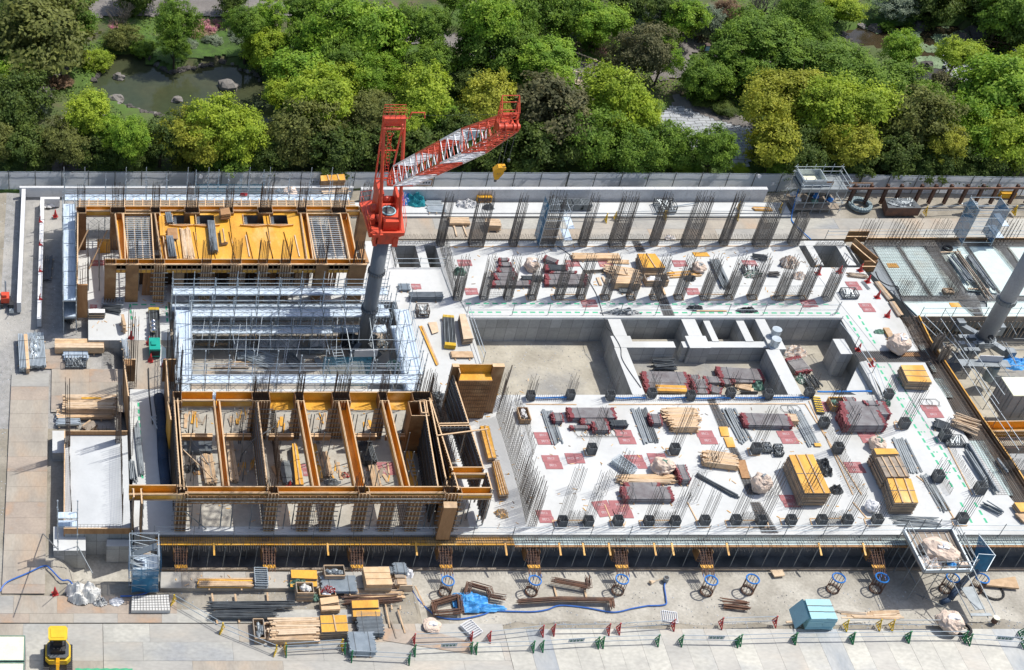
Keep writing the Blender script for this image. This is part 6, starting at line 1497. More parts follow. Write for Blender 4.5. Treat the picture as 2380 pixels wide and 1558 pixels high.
panels([(3,1,195,1185),(3,1,420,1180),(3,1,585,1540),(3,1,345,1540)],1.5,'largest orange panel stack with two long battens on top',strips=2,split=1)
panels([(3,1,985,1125),(3,1,1185,1125),(3,1,1220,1175),(3,1,1010,1180)],1.55,'narrow orange panel stack behind the grey boarded stack',strips=0); panels([(3,1,1010,1205),(3,1,1230,1200),(3,1,1320,1385),(3,1,1100,1390)],1.4,'grey boarded panel stack with three battens on top',m='wood_grey',strips=3,split=1)
panels([(3,1,1110,1405),(3,1,1330,1405),(3,2,1400,0),(3,2,1180,0)],1.3,'orange panel stack with battens nearest the front right edge',strips=2,split=1)
sack((3,1,1010,1090),.6,'white and peach bag tucked behind the narrow orange stack',fill='net_green'); 
heap((3,1,520,1310),.9,1.6,.7,'black jumble of steel brackets right of the largest orange stack',['steel_dark','black'],n=12,name='bracket_heap',cat='brackets'); heap((3,1,630,1520),.9,.7,.6,'dark reel of wire in front of the largest orange stack',['steel_dark','black'],n=6,name='bracket_heap',cat='brackets')
for i,(x,y) in enumerate(((0,1085),(110,1100),(120,1150),(10,1120))): basket((3,1,x - 10,y),.55,.35,.45,'black support frame, %s of the group of four left of the panel stacks' % ['upper left','upper right','lower right','lower left'][i])
bars((3,1,1200,1020),(3,1,1345,1360),6,.9,'set of long grey channels right of the panel stacks'); bars((3,1,1275,1030),(3,1,1430,1350),2,.12,'two thin steel rods right of the long channel set'); bars((3,1,1450,1350),(3,2,1670,100),8,.7,'grey channels running off towards the loading platform')
pipes((3,1,1550,880),(3,1,1690,930),1.0,.35,'bundle of black pipes lying across at the right of the slab','steel_dark',r=.05); basket((3,1,1740,1040),1.3,.9,.4,'black steel basket with tubes near the black pipe bundle'); loops((3,1,1490,700),2,'dark bent hoop above the red plate at the right')
bundle((3,1,1700,860),(3,1,1960,960),34,.6,'messy heap of pale poles on the rebar at the right edge','wood_pale',SL,.05,'pole_heap','poles',.5)
bundle((3,1,1835,1060),(3,1,2130,1557),6,.15,'long thick grey tubes along the right edge, far pair','steel_grey',SL,.09); bundle((3,1,1830,1130),(3,1,2040,1470),5,.14,'long thick grey tubes along the right edge, near pair','steel_grey',SL,.09); bundle((3,1,2130,1220),(3,1,2230,1360),3,.08,'short thick tube piece at the right edge','steel_grey',SL,.09)
sack((2,1,2310,1470),.72,'tall peach bag with grey filling beside the uncast strip',fz=1.05,fill='steel_grey'); sack((2,1,1400,1300),.75,'large sagging peach bag with green net behind the timber pile',fz=.75,fill='net_green',sx=1.15)
bundle((2,1,1700,1345),(2,1,2120,1580),8,.16,'pair of long dark blue grey pipes lying aslant in the middle of the slab','steel_dark',SL,.09,H=.15)
def frames(A,B,lab,m='galv',n=7,z=SL):
    c,L,rz = span(A,B,z + .2); c.z = z; b = MB()
    for i in range(n):
        zz = .06 + i * .07; o = jit(.1)
        for y in (-.45,.45): b.tube((-L / 2 + o,y,zz),(L / 2 + o,y,zz),.028,4)
        for k in range(8): x = -L / 2 + o + L * k / 7; b.tube((x,-.45,zz),(x,.45,zz),.024,4)
    return solo('ladder_frame_stack',b,[m],lab,'scaffold frames',loc=c,rz=rz)
frames((2,1,960,1230),(2,1,1120,1350),'white ladder frames piled aslant left of the large sagging bag'); planks((2,1,1025,1405),(2,1,1490,1400),.8,.35,'long loose pile of pale battens above the red props','pale',pw=.07,jx=.5); props((2,1,1060,1475),(2,1,1380,1475),.7,.45,'upper red prop bundle below the pale battens'); props((2,1,1035,1535),(2,1,1490,1535),1.2,.55,'lower and longer red prop bundle below the pale battens'); props((2,1,1545,1345),(2,1,1640,1345),1.5,.65,'tall narrow red prop stack standing alone right of the peach bag')
planks((2,1,1800,1195),(2,1,2080,1230),1.3,.6,'pale timber stack with crossing boards beside the uncast strip','pale',pw=.1,jx=.25,top=5)
crate((2,1,115,800),.8,1.3,.5,'rusty tub with white bags at the left rim of the near slab',m='brown',fill='white',n=4)
bundle((3,2,1140,150),(3,2,1630,190),16,.5,'long grey rods lying flat at the front edge near the loading platform','steel_grey',SL,.035,H=.1); sack((3,2,965,45),.5,'white crumpled sack by the boxed cage near the front edge',m='white'); 
bundle((3,2,1990,0),(3,2,2190,100),9,.35,'grey tubes at the right end of the front slab','steel_grey',SL,.05)
panels([(3,2,2290,0),(3,2,2480,0),(3,2,2500,80),(3,2,2350,85)],.5,'orange panel pile at the right edge above the guard rail',strips=0); panels([(3,2,2300,100),(3,2,2400,95),(3,2,2480,170),(3,2,2380,180)],.3,'brown board pile at the right edge beside the orange one',m='wood',strips=0)
# blue hoses on the pit rim
def KG(c,r,x,y):
    z = 0
    for _ in range(12): q_ = K(c,r,x,y,z); z = z * .5 + .5 * height(q_.x,q_.y)
    return K(c,r,x,y,z + .03)
def hose(pts,r,lab,m='hose_blue',z=0.0,name='hose',cat='hose',n=6):
    P = [(KG(*p[:4]) + Vector((0,0,r))) if z == 'g' else K(*p[:4],(p[4] if len(p) > 4 else z) + r) for p in pts]; Q = []
    for i in range(len(P) - 1):
        p0,p1,p2,p3 = P[max(0,i - 1)],P[i],P[i + 1],P[min(len(P) - 1,i + 2)]
        for k in range(6):
            t = k / 6; Q.append(.5 * ((2 * p1) + (p2 - p0) * t + (2 * p0 - 5 * p1 + 4 * p2 - p3) * t * t + (3 * p1 - p0 - 3 * p2 + p3) * t ** 3))
    Q.append(P[-1]); b = MB().path(Q,r,n); return solo(name,b,[m],lab,cat)
for i,(c,x0,c2_,x1,y) in enumerate(((2,195,2,535,655),(2,960,2,1240,657),(2,1370,2,1650,657),(2,1690,2,2030,658),(2,2075,3,380,655),(3,460,3,965,597))): hose([(c,1,x0,y),(c,1,x0 + 90,y + 3),(c2_,1,x1 - 90,y - 3),(c2_,1,x1,y)],.07,'bright blue rolled sheet along the near rim of the pit, %s piece' % ordn(i,6),'tarp_blue',SL + .1,'rolled_sheet','sheet')
hose([(1,2,1450,815),(1,2,1500,900),(1,2,1620,1020),(1,2,1700,1070),(1,2,1880,1090),(1,2,2100,1050),(1,2,2200,1015),(1,2,2380,1018),(2,2,200,1020),(2,2,330,1000),(2,2,450,962),(2,2,700,985),(2,2,940,1025),(2,2,1120,990),(2,2,1260,965)],.055,'long bright blue hose snaking across the dirt in front of the platform',z='g'); hose([(2,2,1260,965),(2,2,1420,955),(2,2,1430,900),(2,2,1415,780),(2,2,1440,720)],.055,'blue hose end leading down to the small bucket',z='g')
hose([(0,2,0,830),(0,2,60,745),(0,2,250,660),(0,2,410,590),(0,2,470,620),(0,2,570,720),(0,2,640,725),(0,2,700,795)],.055,'blue hose bending over the plates at the lower left',z=.08); hose([(0,2,1120,872),(0,2,1250,868),(0,2,1340,850),(0,2,1420,815),(0,2,1475,820)],.055,'short blue hose at the foot of the stair tower',z=.1)
hose([(3,0,1000,1040),(3,0,1040,1120),(3,0,1130,1170),(3,0,1205,1180),(3,0,1230,1280),(3,0,1320,1430),(3,0,1420,1530),(3,1,1500,30)],.05,'black cable along the edge between slab and mint green boards','black',SL + .1); hose([(3,0,285,270,1.5),(3,0,220,520,.1),(3,0,250,600,.1),(3,0,400,740,.1)],.05,'blue hose coming down from the far scaffold tower','tarp_blue')
hose([(2,0,400,790),(2,0,550,890),(2,0,650,1000),(2,0,730,1150),(2,0,790,1260),(2,0,850,1450),(2,0,880,1550)],.025,'thin dark cable crossing the far slab down to the pit','black',SL + .02); hose([(2,1,880,0),(2,1,950,80),(2,1,1010,190),(2,1,1020,280),(2,1,1080,390),(2,1,1200,560)],.025,'thin dark cable lying along the left pit wall','black',SL + .02)
def coil(A,r,lab,m,z=0,rr_=.06,n=4):
    c = K(*A,z); b = MB()
    for k in range(n): b.ring((jit(.03),jit(.03),rr_ + (k // 2) * rr_ * 1.8),r + (k % 2) * rr_ * 1.9,rr_,26,0,6)
    return solo('hose_coil',b,[m],lab,'hose coil',loc=c,smooth=True)
coil((3,0,850,430),.78,'thick grey blue hose coil lying on the ground by the rusty beam','hose_grey',0,.1); coil((3,2,2080,825),.75,'thin black hose coil on the pale floor at the far right','black',-1.45,.03); coil((3,2,1800,1185),.5,'black cable coil by the green barricade near the peach sack','black',.05,.05)
# -- far yard --
heap((1,0,1385,395),1.2,1.0,.9,'blue patterned sack pile right of the crane platform',['tarp_blue','tarp_blue','white'],0.25,n=9); heap((1,0,1480,400),1.8,1.2,.9,'teal fabric sack pile under the long precast wall',['teal'],.25,n=12)
bars((1,0,1570,430),(1,0,1760,430),9,1.8,'flat rows of grey tubes on the far apron','galv',z=.25); heap((1,0,1960,420),1.8,.9,.6,'white and grey plastic bags on the far apron',['cloth','white','steel_grey'],.25,n=12); heap((1,0,2160,450),1.0,.6,.5,'dark net heap on the far apron behind the second column',['steel_dark','net_grey'],.25)
for i,x in enumerate((2080,2150)): p = K(1,0,x,385,.25); b = MB(); b.box(-.32,.32,-.2,.2,0,.6); b.box(-.27,.27,-.21,-.201,.1,.5,1); solo('orange_box',b,['hook_yellow','rust'],'bright orange tool box against the precast wall, %s of two' % ('left','right')[i],'box',loc=p)
for i,(x,lab) in enumerate(((380,'pale slatted frames stacked on the far apron behind the netted cage'),(500,'grey box frames stacked on the far apron'),(600,'grey mesh frames stacked on the far apron'),(680,'grey plates stacked on the far apron'))): frames((2,0,x - 45,430),(2,0,x + 45,430),lab,'steel_grey' if i else 'galv',10,.25)
basket((2,0,1435,395),1.7,1.3,.7,'large steel stillage with glassy plates on the far apron',z=.25,fill='steel_grey')
b = MB(); b.tube((-1.2,-.2,.1),(1.2,.2,.25),.05,6); solo('loose_pipe',b,['galv'],'pale pipe lying aslant right of the steel stillage','pipe',loc=K(2,0,1610,430,.25)); planks((3,0,-130,450),(3,0,30,455),.5,.15,'few orange boards by the yellow barricade on the apron','orange',.25,bearers=False)
planks((1,0,1790,560),(1,0,1985,560),.9,.35,'pile of boards on two bearers left of the second tall column','wood',.05,jx=.05); planks((1,0,2140,575),(1,0,2270,580),1.0,.7,'high pile of boards right of the second tall column','wood',.05,jx=.1)
for i,(x0,x1,y) in enumerate(((1835,1865,650),(1915,1960,650))): b = MB(); b.bar(K(1,0,x0,585,.1),K(1,0,x1,710,.1),.12,.08); solo('loose_timber',b,['wood_pale'],'%s of two loose timbers pointing at the board pile on the far road' % ('left','right')[i],'timber')
b = MB(); c = K(3,0,1240,400,1.0); c.z = 0; b.prism([(-1.5,-.75),(1.55,-.75),(1.3,.75),(-1.2,.75)],.1,1.0,0,1); t = thing('skip_bin','brown red steel skip heaped with scrap in front of the rusty beam','skip',c); part('bin',b,['rust','steel_dark'],t); b = MB()
for i in range(40): b.tube((jit(1.1),jit(.5),1.0),(jit(1.2),jit(.6),1.2),.04,4)
b.blob((0,0,1.0),(1.1,.55,.2),10,5,0,.3); part('scrap',b,['steel_grey'],t)
for i,x in enumerate((2180,2250)): p = K(3,0,x,345,0); b = MB(); b.box(-.35,.35,-.2,.2,0,.55); b.box(-.25,.25,-.21,-.201,.2,.4,1); solo('fire_box',b,['hook_yellow','yellow'],'bright red orange box behind the rusty posts at the far right, %s one' % ('left','right')[i],'box',loc=p)
heap((3,0,1880,410),1.3,.5,.3,'grey wire heap at the foot of the rusty posts',['steel_grey','galv']); heap((2,0,1470,730),.9,.5,.3,'white cloth scrap on the far road',['white','bag'],.05,n=5); heap((0,0,450,420),1.4,.8,.4,'white crumpled cloth with a board at the upper left corner',['white','cloth'],.05,n=9)
panels([(1,0,600,145),(1,0,820,130),(1,0,828,185),(1,0,605,195)],.8,'orange boxed form parts piled on the scaffold by the fence',z=3.7,strips=2,m='orange',side='brown'); planks((1,0,620,290),(1,0,850,280),.8,.4,'brown plank pile under the orange boxed form parts','wood',3.2,jx=.3); sack((1,0,320,310),.6,'peach bag on the outer scaffold behind the far block',3.0); heap((1,0,220,300),.7,.5,.4,'grey clamp heap on the outer scaffold left of the peach bag',['galv','steel_grey'],3.0); heap((0,0,2265,330),.6,.4,.4,'red clamp heap on the scaffold deck behind the far block',['red'],3.7,n=6)
# -- on the orange decks --
bars((0,0,1560,500),(0,0,1585,600),8,.5,'grey rail bundle on the orange deck, uppermost left','steel_grey',ZT - .25,layers=4,jx=.05); panels([(0,0,1555,630),(0,0,1640,630),(0,0,1650,730),(0,0,1560,730)],.3,'red brown plywood stack on the orange deck',z=ZT - .25,m='ply',strips=0)
bars((0,0,1575,725),(0,0,1610,920),8,.6,'grey rail bundle on the orange deck, lower left','steel_grey',ZT - .25,layers=5,jx=.05); bars((0,0,1960,590),(0,0,1990,870),8,.62,'long grey rail bundle on the middle orange deck','steel_grey',ZT - .25,layers=6,jx=.05)
planks((0,0,1720,640),(0,0,1760,900),.9,.2,'fan of pale thin battens on the orange deck','pale',ZT - .25,pw=.07,bearers=False,jx=.3); planks((0,0,1500,520),(0,0,1515,700),.45,.35,'bundled orange boards at the left edge of the deck','orange',ZT - .25,pw=.2,jx=.02)
panels([(0,0,2045,440),(0,0,2130,440),(0,0,2145,500),(0,0,2055,510)],.7,'tall red brown plywood stack on the far beam line',z=ZT - .1,m='ply',side='brown',strips=0); panels([(0,0,2045,640),(0,0,2100,640),(0,0,2120,760),(0,0,2060,770)],.4,'loose orange offcuts right of the long rail bundle',z=ZT - .25,strips=1)
for i,(c,x0,y0,x1,y1) in enumerate(((0,2285,700,2320,900),(1,360,700,405,900))): b = MB(); b.bar(K(c,0,x0,y0,ZT - .2),K(c,0,x1,y1,ZT - .2),.09,.08); solo('loose_timber',b,['wood_pale'],'single batten lying on the orange deck, %s of two' % ('left','right')[i],'timber')
panels([(1,0,960,830),(1,0,1010,825),(1,0,1050,950),(1,0,990,950)],.4,'stack of red brown slats beside the right end of the far block',m='ply',strips=0)
# -- near block interior --
pipes((0,1,1705,1090),(0,1,1965,1090),1.3,.45,'dark pipe rack inside the first bay of the near block','steel_grey'); planks((0,1,1920,1180),(0,1,1960,1440),.9,.4,'brown planks in the first bay of the near block','grey'); planks((0,1,2130,1040),(0,1,2180,1400),.6,.4,'mixed planks in the second bay of the near block','wood',jx=.3); heap((0,1,1770,1320),1.2,.7,.5,'dark clamp heap low in the first bay',['steel_dark','net_grey','black'],n=12); heap((0,1,1880,1240),.7,.8,.4,'white sheet lump in the first bay',['white','cloth'],n=5)
panels([(1,1,335,1080),(1,1,380,1080),(1,1,445,1460),(1,1,370,1460)],.7,'long bright orange panel bundle in the third bay of the near block',strips=1); pipes((1,1,260,1240),(1,1,300,1440),.8,.35,'grey tubes beside the orange bundle in the third bay','steel_grey'); panels([(1,1,520,1080),(1,1,560,1080),(1,1,625,1400),(1,1,570,1400)],.5,'orange panels half hidden by the beam mould, fourth bay',strips=0); planks((1,1,610,1150),(1,1,660,1370),.9,.35,'grey brown planks in the fourth bay','grey'); heap((1,1,710,1450),1.1,.6,.4,'dark tube heap at the near end of the fourth bay',['steel_grey','net_grey']); heap((1,1,830,1380),.7,.5,.3,'red and green rags in the fourth bay',['red','net_green','bag'],n=6)
pipes((1,1,1010,1055),(1,1,1070,1240),1.0,.7,'rack of blue black pipes in the fifth bay','steel_dark',r=.05); planks((1,1,1080,1260),(1,1,1130,1500),.7,.3,'long grey planks in the fifth bay','grey',jx=.3)
def ladder(A,B,lab,z=SL,w=.42): 
    p,q_ = K(*A,z),K(*B,z); d_ = (q_ - p).normalized(); a = d_.cross(Vector((0,0,1))) * w / 2; b = MB(); b.bar(p - a,q_ - a,.05,.07); b.bar(p + a,q_ + a,.05,.07); n = int((q_ - p).length / .32)
    for k in range(n): c = p.lerp(q_,(k + .5) / n); b.bar(c - a,c + a,.05,.04)
    return solo('ladder',b,['galv'],lab,'ladder')
ladder((1,1,1435,1220),(1,1,1480,1390),'aluminium ladder on orange boards in the sixth bay',SL + .6); panels([(1,1,1385,1150),(1,1,1450,1150),(1,1,1510,1480),(1,1,1440,1490)],.5,'orange boards under the ladder in the sixth bay',strips=1); ladder((1,1,535,1150),(1,1,570,1290),'short aluminium ladder in the fourth bay',SL + .6); ladder((1,1,740,170),(1,1,800,360),'steel ladder stair beside the crane mast foot',.6,.8); ladder((0,1,1450,810),(0,1,1525,950),'short aluminium platform ladder on the blue tarp roll',SL + .4,.9)
panels([(1,1,2085,915),(1,1,2165,915),(1,1,2235,1210),(1,1,2160,1215)],.6,'bright orange board bundle outside the shaft formwork, upper one',strips=1); panels([(1,1,2200,1250),(1,1,2260,1245),(1,1,2350,1550),(1,1,2270,1557)],.6,'bright orange board bundle outside the shaft formwork, lower one',strips=3); heap((1,2,2280,110),.9,.8,.4,'orange offcuts and clamps at the foot of the board bundle',['wood','steel_grey','orange'],n=9)
b = MB(); b.bar(K(1,1,1690,1005,ZT + .1),K(1,1,2155,945,ZT + .1),.1,.06); solo('loose_timber',b,['edge'],'long pale batten spanning the top of the shaft formwork','timber')
heap((1,1,1690,680),1.4,1.6,.6,'dark pipe heap in shade beside the box form',['steel_dark','steel_grey'],n=14,name='pipe_heap',cat='pipes'); frames((1,1,1750,760),(1,1,1800,860),'dull frames leaning in shade inside the shaft formwork','steel_grey')
# court contents
bundle((0,1,2260,240),(1,1,180,330),60,.8,'untidy heap of shiny tubes on the court floor','galv',-1.15,.035,H=.4); panels([(1,1,20,90),(1,1,390,90),(1,1,400,180),(1,1,30,180)],.2,'wide white board on the court floor left of the mast',z=-1.15,m='white',side='white',strips=0,n=1); panels([(1,1,500,95),(1,1,635,95),(1,1,650,180),(1,1,505,180)],.2,'smaller white board on the court floor nearer the mast',z=-1.15,m='white',side='white',strips=0,n=1); panels([(1,1,750,90),(1,1,835,90),(1,1,840,135),(1,1,755,135)],.3,'small orange boards behind the mast foot',z=-1.15,strips=0)
heap((1,1,860,130),1.4,1.6,1.3,'black cable bundle heaped against the mast foot',['black'],-1.15,n=12,name='cable_heap',cat='cables'); frames((1,1,290,250),(1,1,380,350),'grey lattice frames on the court floor','steel_grey',4,-1.15); panels([(0,1,2160,90),(0,1,2290,90),(0,1,2300,190),(0,1,2170,190)],.2,'square white board at the left of the court floor',z=-1.15,m='white',side='white',strips=0,n=1); planks((0,1,1850,152),(0,1,2130,152),.25,.12,'long pale timber across the left of the court','pale',-1.1,bearers=False)
pipes((1,1,560,270),(1,1,600,350),.5,.2,'grey pipe bundle on the court floor right of the frames','galv',-1.15)
heap((1,1,1150,170),1.6,1.2,.6,'dull cloth and steel heap right of the crane mast foot',['steel_grey','wood_grey','galv'],-1.15)
for i,(x0,x1,y,l) in enumerate(((1850,2100,150,'left'),(2150,2380,330,'middle'),(2000,2300,360,'near'))): planks((0,1,x0,y),(0,1,x1,y),.4,.12,'dull planks on the %s court floor' % l,'grey',-1.15,bearers=False,jx=.4)
bundle((1,1,400,210),(1,1,640,200),20,.4,'grey tube scatter below the white boards','steel_grey',-1.15,.03,H=.15); pipes((0,1,2210,260),(0,1,2300,260),.9,.3,'small stack of channels left of the tube heap','galv',-1.15)
# -- left yard --
pipes((0,1,205,55),(0,1,222,375),.75,.6,'long bundle of pale blue tubes at the left edge','galv',.05,r=.05); planks((0,1,240,60),(0,1,258,385),.28,.6,'single column of pale boards right of the blue tubes','pale',.05,pw=.25,jx=.02); pipes((0,1,325,50),(0,1,350,355),1.4,.4,'wide pile of pale blue tubes at the left edge','galv',.05,r=.05); heap((0,1,325,180),1.1,3.0,.4,'silvery clamps heaped on the wide tube pile',['galv','steel_grey'],.3,n=26,name='clamp_heap',cat='clamps')
planks((0,1,510,148),(0,1,965,145),1.1,.75,'long neat stack of light boards on the gravel','pale',.05,pw=.25,jx=.02); pipes((0,1,560,108),(0,1,965,106),.2,.5,'thin pale tubes behind the neat board stack','galv',.05); pipes((0,1,590,235),(0,1,820,235),1.3,.35,'short bundle of light blue tubes below the board stack','deck',.05,r=.05); basket((0,1,705,290),1.7,.8,.7,'black steel basket with plates below the light blue tubes',z=.05)
heap((0,0,640,1490),.8,.8,.9,'dark wrapped pile in the shadow of the left scaffold',['black','steel_dark'],.05,n=6); bars((0,0,420,1120),(0,0,445,890),3,.45,'black angle bars lying on the shaded gravel','steel_dark',.03); bars((0,0,455,1125),(0,0,480,885),2,.3,'more black angle bars right of the first set on shaded gravel','steel_dark',.03)
planks((0,1,605,690),(0,1,1070,690),1.6,.9,'big long stack of beige and orange boards at the left','wood',.05,pw=.14,jx=.25); planks((0,1,540,800),(0,1,1040,795),.9,.35,'long narrow stack of beige boards below the big stack','edge',.05,jx=.15); bars((0,1,510,870),(0,1,750,860),8,1.2,'grey channel pile left of the short timber bundle','galv',.05,layers=4); planks((0,1,790,940),(0,1,870,880),.8,.4,'short tied bundle of old brown timber','grey',.05)
b = MB(); b.prism([K(0,1,x,y,.96) for x,y in ((758,652),(940,652),(940,668),(758,668))],.97,1.0); solo('plywood_sheet',b,['orange'],'narrow orange board on top of the big long stack','plywood sheet'); bars((0,1,1150,95),(0,1,1190,300),7,.5,'upright looking grey blue tubes behind the tall wall form','galv',2.0)
bundle((0,1,1270,870),(0,1,1320,1380),12,.22,'long dark steel tubes lying along the walkway','steel_grey',SL,.06); bundle((0,1,1210,1230),(0,1,1240,1440),14,.25,'grey angle pile left of the long walkway tubes','steel_grey',SL,.05); b = MB()
c = K(0,1,1500,1000,SL); P = [(1475,640),(1500,800),(1510,1050),(1520,1250),(1550,1500)]
for (x0,y0),(x1,y1) in zip(P,P[1:]): b.tube(K(0,1,x0,y0,SL + .25),K(0,1,x1,y1,SL + .25),.42,9)
solo('tarp_roll',b,['net_dark'],'long dark blue tarp roll lying along the walkway','tarp roll',smooth=True); hose([(0,1,1380,380,SL),(0,1,1390,640,SL),(0,1,1420,900,SL)],.05,'dark hose lying along the shaded walkway','black')
# green compressor with chrome balls
t = thing('compressor','bright green generator on the brown plates by the court','generator',K(0,1,1435,230,SL)); b = MB(); b.box(-.45,.45,-.75,.65,.15,1.0,0); b.box(-.3,.1,-.3,.2,1.001,1.12,0); b.box(-.38,.38,-.76,-.751,.3,.8,1); part('housing',b,['compr','black'],t); b = MB()
for x in (-.4,.4):
    for y in (-.55,.5): b.tube((x - .05,y,.15),(x + .05,y,.15),.15,10)
part('wheel',b,['black'],t); b = MB()
for k in range(3): b.blob((0,0 + k * .5,.8),.27,14,10,0,.0,1)
m_ = mat('chrome',(.6,.62,.65),(.5,.52,.55),1,.12,.9); solo('foil_bundle',b,['chrome'],'shiny silver wrapped bundle behind the green generator','bundle',loc=K(0,1,1425,90,SL),smooth=True)
b = MB(); b.prism([K(0,1,x,y,SL) for x,y in ((1475,140),(1540,200),(1550,330),(1490,365))],SL + .01,SL + .04); solo('ground_sheet',b,['white'],'white sheet lying on the plates by the dark wall form','sheet'); panels([(0,0,825,1385),(0,0,975,1385),(0,0,975,1420),(0,0,825,1420)],.7,'row of white cage crates near the lower left of the far block',m='white',side='steel_dark',strips=0,z=SL); frames((0,0,950,1320),(0,0,1140,1330),'pale lattice frames beside the timber columns','galv',6); bundle((0,0,940,1370),(0,0,1130,1390),30,.5,'dark pipe heap under the pale lattice frames','steel_dark',SL,.04); planks((0,0,1140,1440),(0,0,1160,1540),.25,.9,'upright brown board bundle by the dashed walkway','wood',SL,pw=.25)
# small red digger at the far left
t = thing('mini_digger','tiny orange red digger parked at the far left edge','digger',K(0,0,60,1340,0)); b = MB(); b.box(-.45,.25,-.3,.55,.35,.9,0); b.box(-.35,.05,-.2,.2,.901,1.15,0); part('body',b,['crane_red'],t); b = MB(); b.box(-.5,-.25,-.5,.7,0,.34); b.box(.15,.4,-.5,.7,0,.34); part('track',b,['black'],t); b = MB(); b.bar((-.05,.5,.6),(-.1,1.2,1.5),.14,.16); b.bar((-.1,1.2,1.5),(-.1,1.7,.6),.12,.14); part('arm',b,['steel_grey'],t)
t = thing('tamper','small black and silver machine beside the tiny red digger','machine',K(0,0,110,1390,0)); b = MB(); b.box(-.2,.2,-.5,.3,0,.3); b.box(-.18,.18,-.2,.25,.301,.7,1); b.tube((0,-.4,.3),(0,-.9,.9),.04,6); part('body',b,['galv','black'],t)
# -- foreground --
t = thing('excavator','yellow and black compact excavator seen from above at the lower left','excavator',K(0,2,540,1470,0)); b = MB()
for s in (-1,1):
    b = MB(); b.box(s * .78 - .18,s * .78 + .18,-1.2,.95,.05,.5)
    for k in range(14): b.box(s * .78 - .2,s * .78 + .2,-1.15 + k * .15,-1.07 + k * .15,   .501,.53)
    part('track',b,['black'],t)
b = MB(); P = [(-.85,-.45),(-.85,.45),(-.6,.85),(0,1.0),(.6,.85),(.85,.45),(.85,-.45),(.6,-.75),(-.6,-.75)]
b.prism(P,.6,1.05,0); b.prism([(x * .86,y * .86) for x,y in P],1.06,1.25,1); b.box(-.75,.75,-1.9,-1.7,.1,.5,0); part('body',b,['yellow','steel_dark'],t); b = MB(); b.box(-.5,.5,-.35,.35,1.26,1.6,0); b.box(-.3,.3,-.05,.4,1.6,2.0,0)
for k in (-.25,0,.25): b.tube((k,-.35,1.6),(k,-.4,1.95),.03,5)
part('seat',b,['black'],t); b = MB()
for x in (-.5,.5):
    for y in (.1,.75): b.tube((x,y,1.2),(x * .95,y,2.45),.04,6)
part('canopy_posts',b,['black'],t); b = MB(); b.prism([(-.55,-.15),(-.63,0),(-.65,.8),(-.5,.98),(.5,.98),(.65,.8),(.63,0),(.55,-.15)],2.46,2.56,0); b.prism([(-.45,0),(-.5,.75),(-.4,.85),(.4,.85),(.5,.75),(.45,0)],2.561,2.6,0); part('canopy',b,['yellow'],t); b = MB(); b.bar((0,-.7,1.1),(0,-1.5,1.7),.25,.28); b.bar((0,-1.5,1.7),(0,-2.2,.9),.2,.22); b.box(-.35,.35,-2.6,-2.1,.3,.9); part('arm',b,['hook_yellow'],t)
for i,(x0,y0,x1,y1) in enumerate(((-400,1240,235,1475),(-400,1490,228,1750))):
    P0_,P1_ = K(0,2,x0,y1,2.4),K(0,2,x1,y0,2.4); t = thing('container','cream roofed site container at the lower left corner, %s one' % ('farther','nearer')[i],'container',((P0_.x + P1_.x) / 2,(P0_.y + P1_.y) / 2,0)); b = MB(); b.box(P0_.x,P1_.x,P0_.y,P1_.y,.1,2.33); part('walls',b,['cabin'],t,world=True); b = MB(); b.box(P0_.x + .06,P1_.x - .06,P0_.y + .06,P1_.y - .06,2.331,2.4,0); part('roof',b,['cream'],t,world=True); b = MB()
    for a in ((P0_.x,P0_.x + .055,P0_.y,P1_.y),(P1_.x - .055,P1_.x,P0_.y,P1_.y),(P0_.x + .056,P1_.x - .056,P0_.y,P0_.y + .055),(P0_.x + .056,P1_.x - .056,P1_.y - .055,P1_.y)): b.box(*a,2.331,2.44)
    part('roof_rim',b,['net_green'],t,world=True)
b = MB(); P0_,P1_ = K(0,2,700,1800,1.3),K(0,2,1230,1500,1.3); n = 18
for i in range(n + 1):
    for j in range(7): x = P0_.x + (P1_.x - P0_.x) * i / n; y = P0_.y + (P1_.y - P0_.y) * j / 6; b.v.append(Vector((x,y,1.3 + .15 * math.sin(j / 6 * math.pi) - (.9 if j == 6 else 0) + .05 * math.sin(i * 2.1))))
for i in range(n):
    for j in range(6): a = i * 7 + j; b.f.append((a,a + 7,a + 8,a + 1)); b.m.append(0)
t = thing('covered_pile','bright green tarpaulin over a pile at the bottom edge','covered pile',(P0_.x,P0_.y,0)); part('tarpaulin',b,['tent_green'],t,True,True); b = MB(); b.box(P0_.x + .1,P1_.x - .1,P0_.y,P1_.y - .35,0,1.2); part('load',b,['wood_grey'],t,world=True)
b = MB(); n = 5; base = K(0,2,800,860,.05)
heap((0,2,770,860),2.2,1.6,1.2,'big draped white cloth pile left of the stair tower',['cloth'],.05,n=14,name='cloth_pile',cat='cloth'); heap((0,2,930,930),.9,.7,.5,'netted white bag beside the draped cloth pile',['cloth','net_grey'],.05,n=6,name='cloth_pile',cat='cloth'); heap((0,2,1085,925),.9,.7,.2,'small flat white cloth on the dirt',['white'],.05,n=6,name='cloth_pile',cat='cloth')
t = thing('netted_pallet','low white pallet covered by a square black net','pallet',K(0,2,1400,940,.3)); q4 = [K(0,2,x,y,.35) for x,y in ((1225,870),(1570,855),(1585,1005),(1220,1005))]; b = MB(); b.prism(q4,.06,.35); part('load',b,['cloth'],t,world=True); b = MB(); mesh_over(q4[0],q4[3],q4[2],q4[1],.37,.2,.2,.014,0,b); part('net',b,['black'],t,world=True)
z_ = .3
